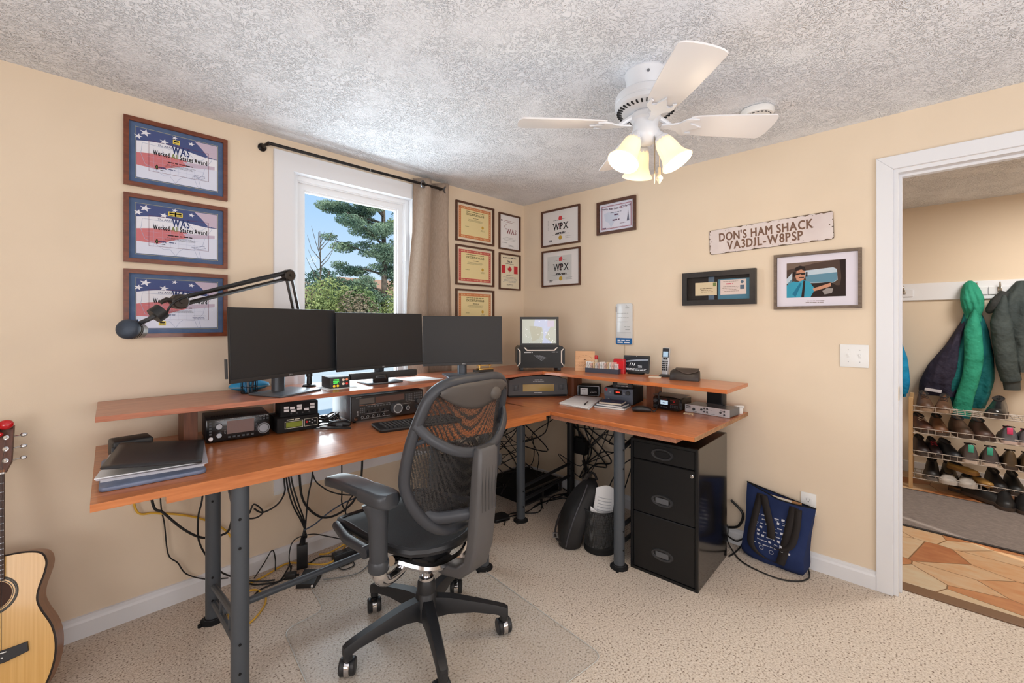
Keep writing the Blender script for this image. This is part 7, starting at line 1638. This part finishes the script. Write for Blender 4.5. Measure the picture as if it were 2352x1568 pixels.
# shoes
def shoe(name, label, y, z, c, rz, L_=.27, w=.052, h=.085, sole=(70, 58, 50), heel_open=True, lace=None, tab=None, group='shoes on the hall rack', x=2.03, rough=.5, style='shoe', tongue=None):
    """toe points along local -y"""
    t = thing(name, label, 'shoe', (x, y, z), rz, group)
    sec = [(-.5, .30, .10), (-.47, .62, .34), (-.40, .86, .46), (-.28, 1.0, .52), (-.12, .97, .68), (.02, .86, .88), (.16, .80, 1.0), (.32, .82, 1.04), (.44, .76, 1.10), (.49, .55, 1.06), (.5, .40, .98)]
    if style == 'slip': sec = [(a, b_, c_ * (.9 if a < 0 else .62)) for a, b_, c_ in sec]
    if style == 'boot': sec = [(a, b_, c_ * (1 if a < -.1 else 1.25)) for a, b_, c_ in sec]
    cm = mat('shoe_%d_%d_%d' % c, c, rough, c2=tuple(int(v * .8) for v in c), vscale=14)
    b = MB(); b.loft([[(w * k * 1.04 * math.cos(a), L_ * s + .0, .004 + zz) for a in (0,) for zz in (0,)] and [(q[0] * w * k * 1.05, L_ * s * 1.01, q[1]) for q in ((-1, 0), (1, 0), (1, .022), (-1, .022))] for s, k, _ in sec]); b.build('sole', mat('sole_%d_%d_%d' % sole, sole, .7), t, smooth=50)
    b = MB(); rings = []
    for s, k, hh in sec:
        H_ = h * hh; ring = []
        for j in range(13):
            a = PI * j / 12; ring.append((w * k * math.cos(a) * (1 - .12 * math.sin(a)), L_ * s, .018 + H_ * math.sin(a) ** .8))
        rings.append(ring)
    b.loft(rings, True, True); b.build('upper', cm, t, smooth=60)
    if heel_open:
        b = MB(); top = []
        for j in range(16):
            a = 2 * PI * j / 16; s = .24 + .21 * math.sin(a); hh = curve([(p[0], p[2]) for p in sec], s); top.append((w * .52 * math.cos(a), L_ * s, .020 + h * hh * (1.0 - .05 * abs(math.cos(a)))))
        b.poly(top); b.tube(top, .004, 6, closed=True); b.build('collar', mat('lining_dark', (34, 30, 30), .8), t)
    if lace:
        b = MB()
        for s in (-.10, -.03, .04): hh = curve([(p[0], p[2]) for p in sec], s); b.tube([(-w * .45, L_ * s, .018 + h * hh * .90), (0, L_ * s, .024 + h * hh), (w * .45, L_ * s, .018 + h * hh * .90)], .0028, 5, smooth=3)
        b.build('laces', mat('lace_%d_%d_%d' % lace, lace, .7), t)
    if tab:
        b = MB(); b.box(-.014, .014, L_ * .5 - .004, L_ * .5 + .006, .018 + h * .55, .018 + h * 1.02, .002); b.build('heel_tab', mat('tab_%d_%d_%d' % tab, tab, .5), t)
    return t
T1, T2, T3, T4 = [z + .002 for z in TOPS]
# toe toward the room: local -y -> -x world needs rz=-90 ; heel toward the room: rz=90
F_, B_ = -90, 90
shoe('hiking_shoe', 'brown hiking shoe nearest the post on the top tier', -2.478, T1, (92, 64, 46), F_ + 6, sole=(150, 126, 104), lace=(60, 44, 36), h=.10)
shoe('hiking_shoe', 'brown hiking shoe second from the post on the top tier', -2.588, T1, (100, 68, 48), F_ - 4, sole=(150, 126, 104), lace=(60, 44, 36), h=.09)
shoe('leather_shoe', 'glossy black shoe right of the green sleeve on the top tier', -2.868, T1, (34, 34, 36), F_ - 10, rough=.2, h=.105, w=.058)
shoe('leather_shoe', 'brown shoe with pale stripe nearest the post on the second tier', -2.462, T2, (92, 58, 44), F_ + 18, lace=(190, 170, 150), h=.09)
shoe('suede_shoe', 'light brown suede shoe second from the post on the second tier', -2.555, T2, (118, 80, 54), F_ + 8, h=.10)
shoe('leather_shoe', 'dark brown rounded shoe in the middle of the second tier', -2.680, T2, (82, 60, 46), F_ + 14, h=.105, w=.056)
shoe('leather_shoe', 'dark brown shoe with heel loop right of the middle of the second tier', -2.785, T2, (78, 54, 44), F_ + 10, h=.105, w=.058)
shoe('running_shoe', 'grey running shoe with pink patches, left one on the second tier', -2.920, T2, (120, 122, 130), B_, sole=(206, 186, 178), tab=(226, 70, 120), h=.095, lace=(226, 80, 130))
shoe('running_shoe', 'grey running shoe with pink patches at the right edge of the second tier', -3.005, T2, (124, 122, 130), B_, sole=(206, 186, 178), tab=(226, 70, 120), h=.09, lace=(226, 80, 130))
shoe('slip_on_shoe', 'dark shoe nearest the post on the third tier', -2.455, T3, (46, 34, 34), F_ + 10, h=.09)
shoe('slip_on_shoe', 'dark shoe with a red lining on the third tier', -2.530, T3, (44, 30, 34), F_ + 12, h=.085, w=.04, lace=(150, 30, 40))
shoe('slip_on_shoe', 'black low shoe left of the grey running shoes on the third tier', -2.615, T3, (40, 42, 46), F_ + 20, h=.085, w=.05)
shoe('running_shoe', 'grey running shoe with a teal heel tab, left of the pair', -2.722, T3, (104, 96, 94), B_ + 3, sole=(204, 188, 174), tab=(66, 176, 150), h=.115, w=.054)
shoe('running_shoe', 'grey running shoe with a teal heel tab, right of the pair', -2.832, T3, (100, 92, 92), B_ - 3, sole=(204, 188, 174), tab=(66, 176, 150), h=.115, w=.054)
shoe('ankle_boot', 'olive brown boot left of the pair on the third tier', -2.925, T3, (92, 74, 50), B_, h=.085, w=.044, style='boot')
shoe('ankle_boot', 'olive brown boot at the right edge of the third tier', -3.005, T3, (96, 76, 52), B_, h=.085, w=.044, style='boot')
shoe('felt_slipper', 'black fuzzy slipper nearest the post on the bottom tier', -2.520, T4, (34, 32, 32), F_, h=.105, w=.052, sole=(110, 104, 98))
shoe('canvas_shoe', 'olive canvas shoe lying behind the gold slipper on the bottom tier', -2.615, T4, (96, 82, 62), F_, h=.09, x=2.10)
shoe('garden_clog', 'pale grey rubber clog left of the pair on the bottom tier', -2.612, T4, (196, 188, 180), F_, h=.06, w=.05, sole=(196, 188, 180), style='slip', x=1.96, L_=.20)
shoe('garden_clog', 'pale grey rubber clog right of the pair on the bottom tier', -2.712, T4, (196, 188, 180), F_, h=.06, w=.05, sole=(196, 188, 180), style='slip', x=1.96, L_=.20)
shoe('ballet_flat', 'gold flat shoe lying across the left pale clog', -2.690, T4 + .078, (186, 144, 76), F_ + 50, h=.045, w=.034, sole=(150, 110, 60), style='slip', x=2.02, L_=.20, rough=.3)
shoe('ballet_flat', 'gold flat shoe tipped beside the right pale clog', -2.782, T4 + .02, (178, 138, 76), F_ + 30, h=.045, w=.034, sole=(150, 110, 60), style='slip', x=1.99, L_=.20, rough=.3)
shoe('leather_shoe', 'black shoe at the right on the bottom tier', -2.862, T4, (24, 24, 26), F_ + 8, h=.09, w=.052)
shoe('leather_shoe', 'black shoe at the right edge of the bottom tier', -2.950, T4, (26, 28, 28), F_ + 4, h=.09, w=.05)
shoe('rubber_sandal', 'pale sandal lying on the floor under the rack', -2.72, .001, (150, 110, 70), F_ + 70, h=.03, w=.04, style='slip', x=2.02, L_=.22, group='shoes on the hall floor')
shoe('leather_shoe', 'black shoe leftmost on the hall floor by the grey runner', -2.80, .009, (22, 22, 24), F_ + 50, h=.08, w=.055, x=1.93, group='shoes on the hall floor')
shoe('leather_shoe', 'black shoe in the middle on the hall floor by the grey runner', -2.895, .009, (22, 22, 24), F_, h=.09, w=.05, x=1.88, group='shoes on the hall floor', rough=.25)
shoe('leather_shoe', 'black shoe at the right edge of the hall floor by the grey runner', -2.985, .009, (22, 22, 24), F_, h=.09, w=.05, x=1.87, group='shoes on the hall floor', rough=.25)
# runner
t = thing('runner_mat', 'long grey ribbed runner with a dark edge on the hall floor', 'mat', (.99, -3.6, .0005))
b = MB(); b.box(.02, .83, 0, 1.75, 0, .006); b.build('pile', mat('grey_ribbed_pile', (112, 102, 98), .95, c2=(138, 128, 122), vscale=60, vstretch=(4, .6, 1), bump=(160, .8, .004)), t, smooth=0)
b = MB(); b.box(0, .02, 0, 1.75, 0, .0045); b.box(.83, .85, 0, 1.75, 0, .0045); b.build('rubber_edge', mat('dark_rubber', (48, 44, 44), .8), t, smooth=0)
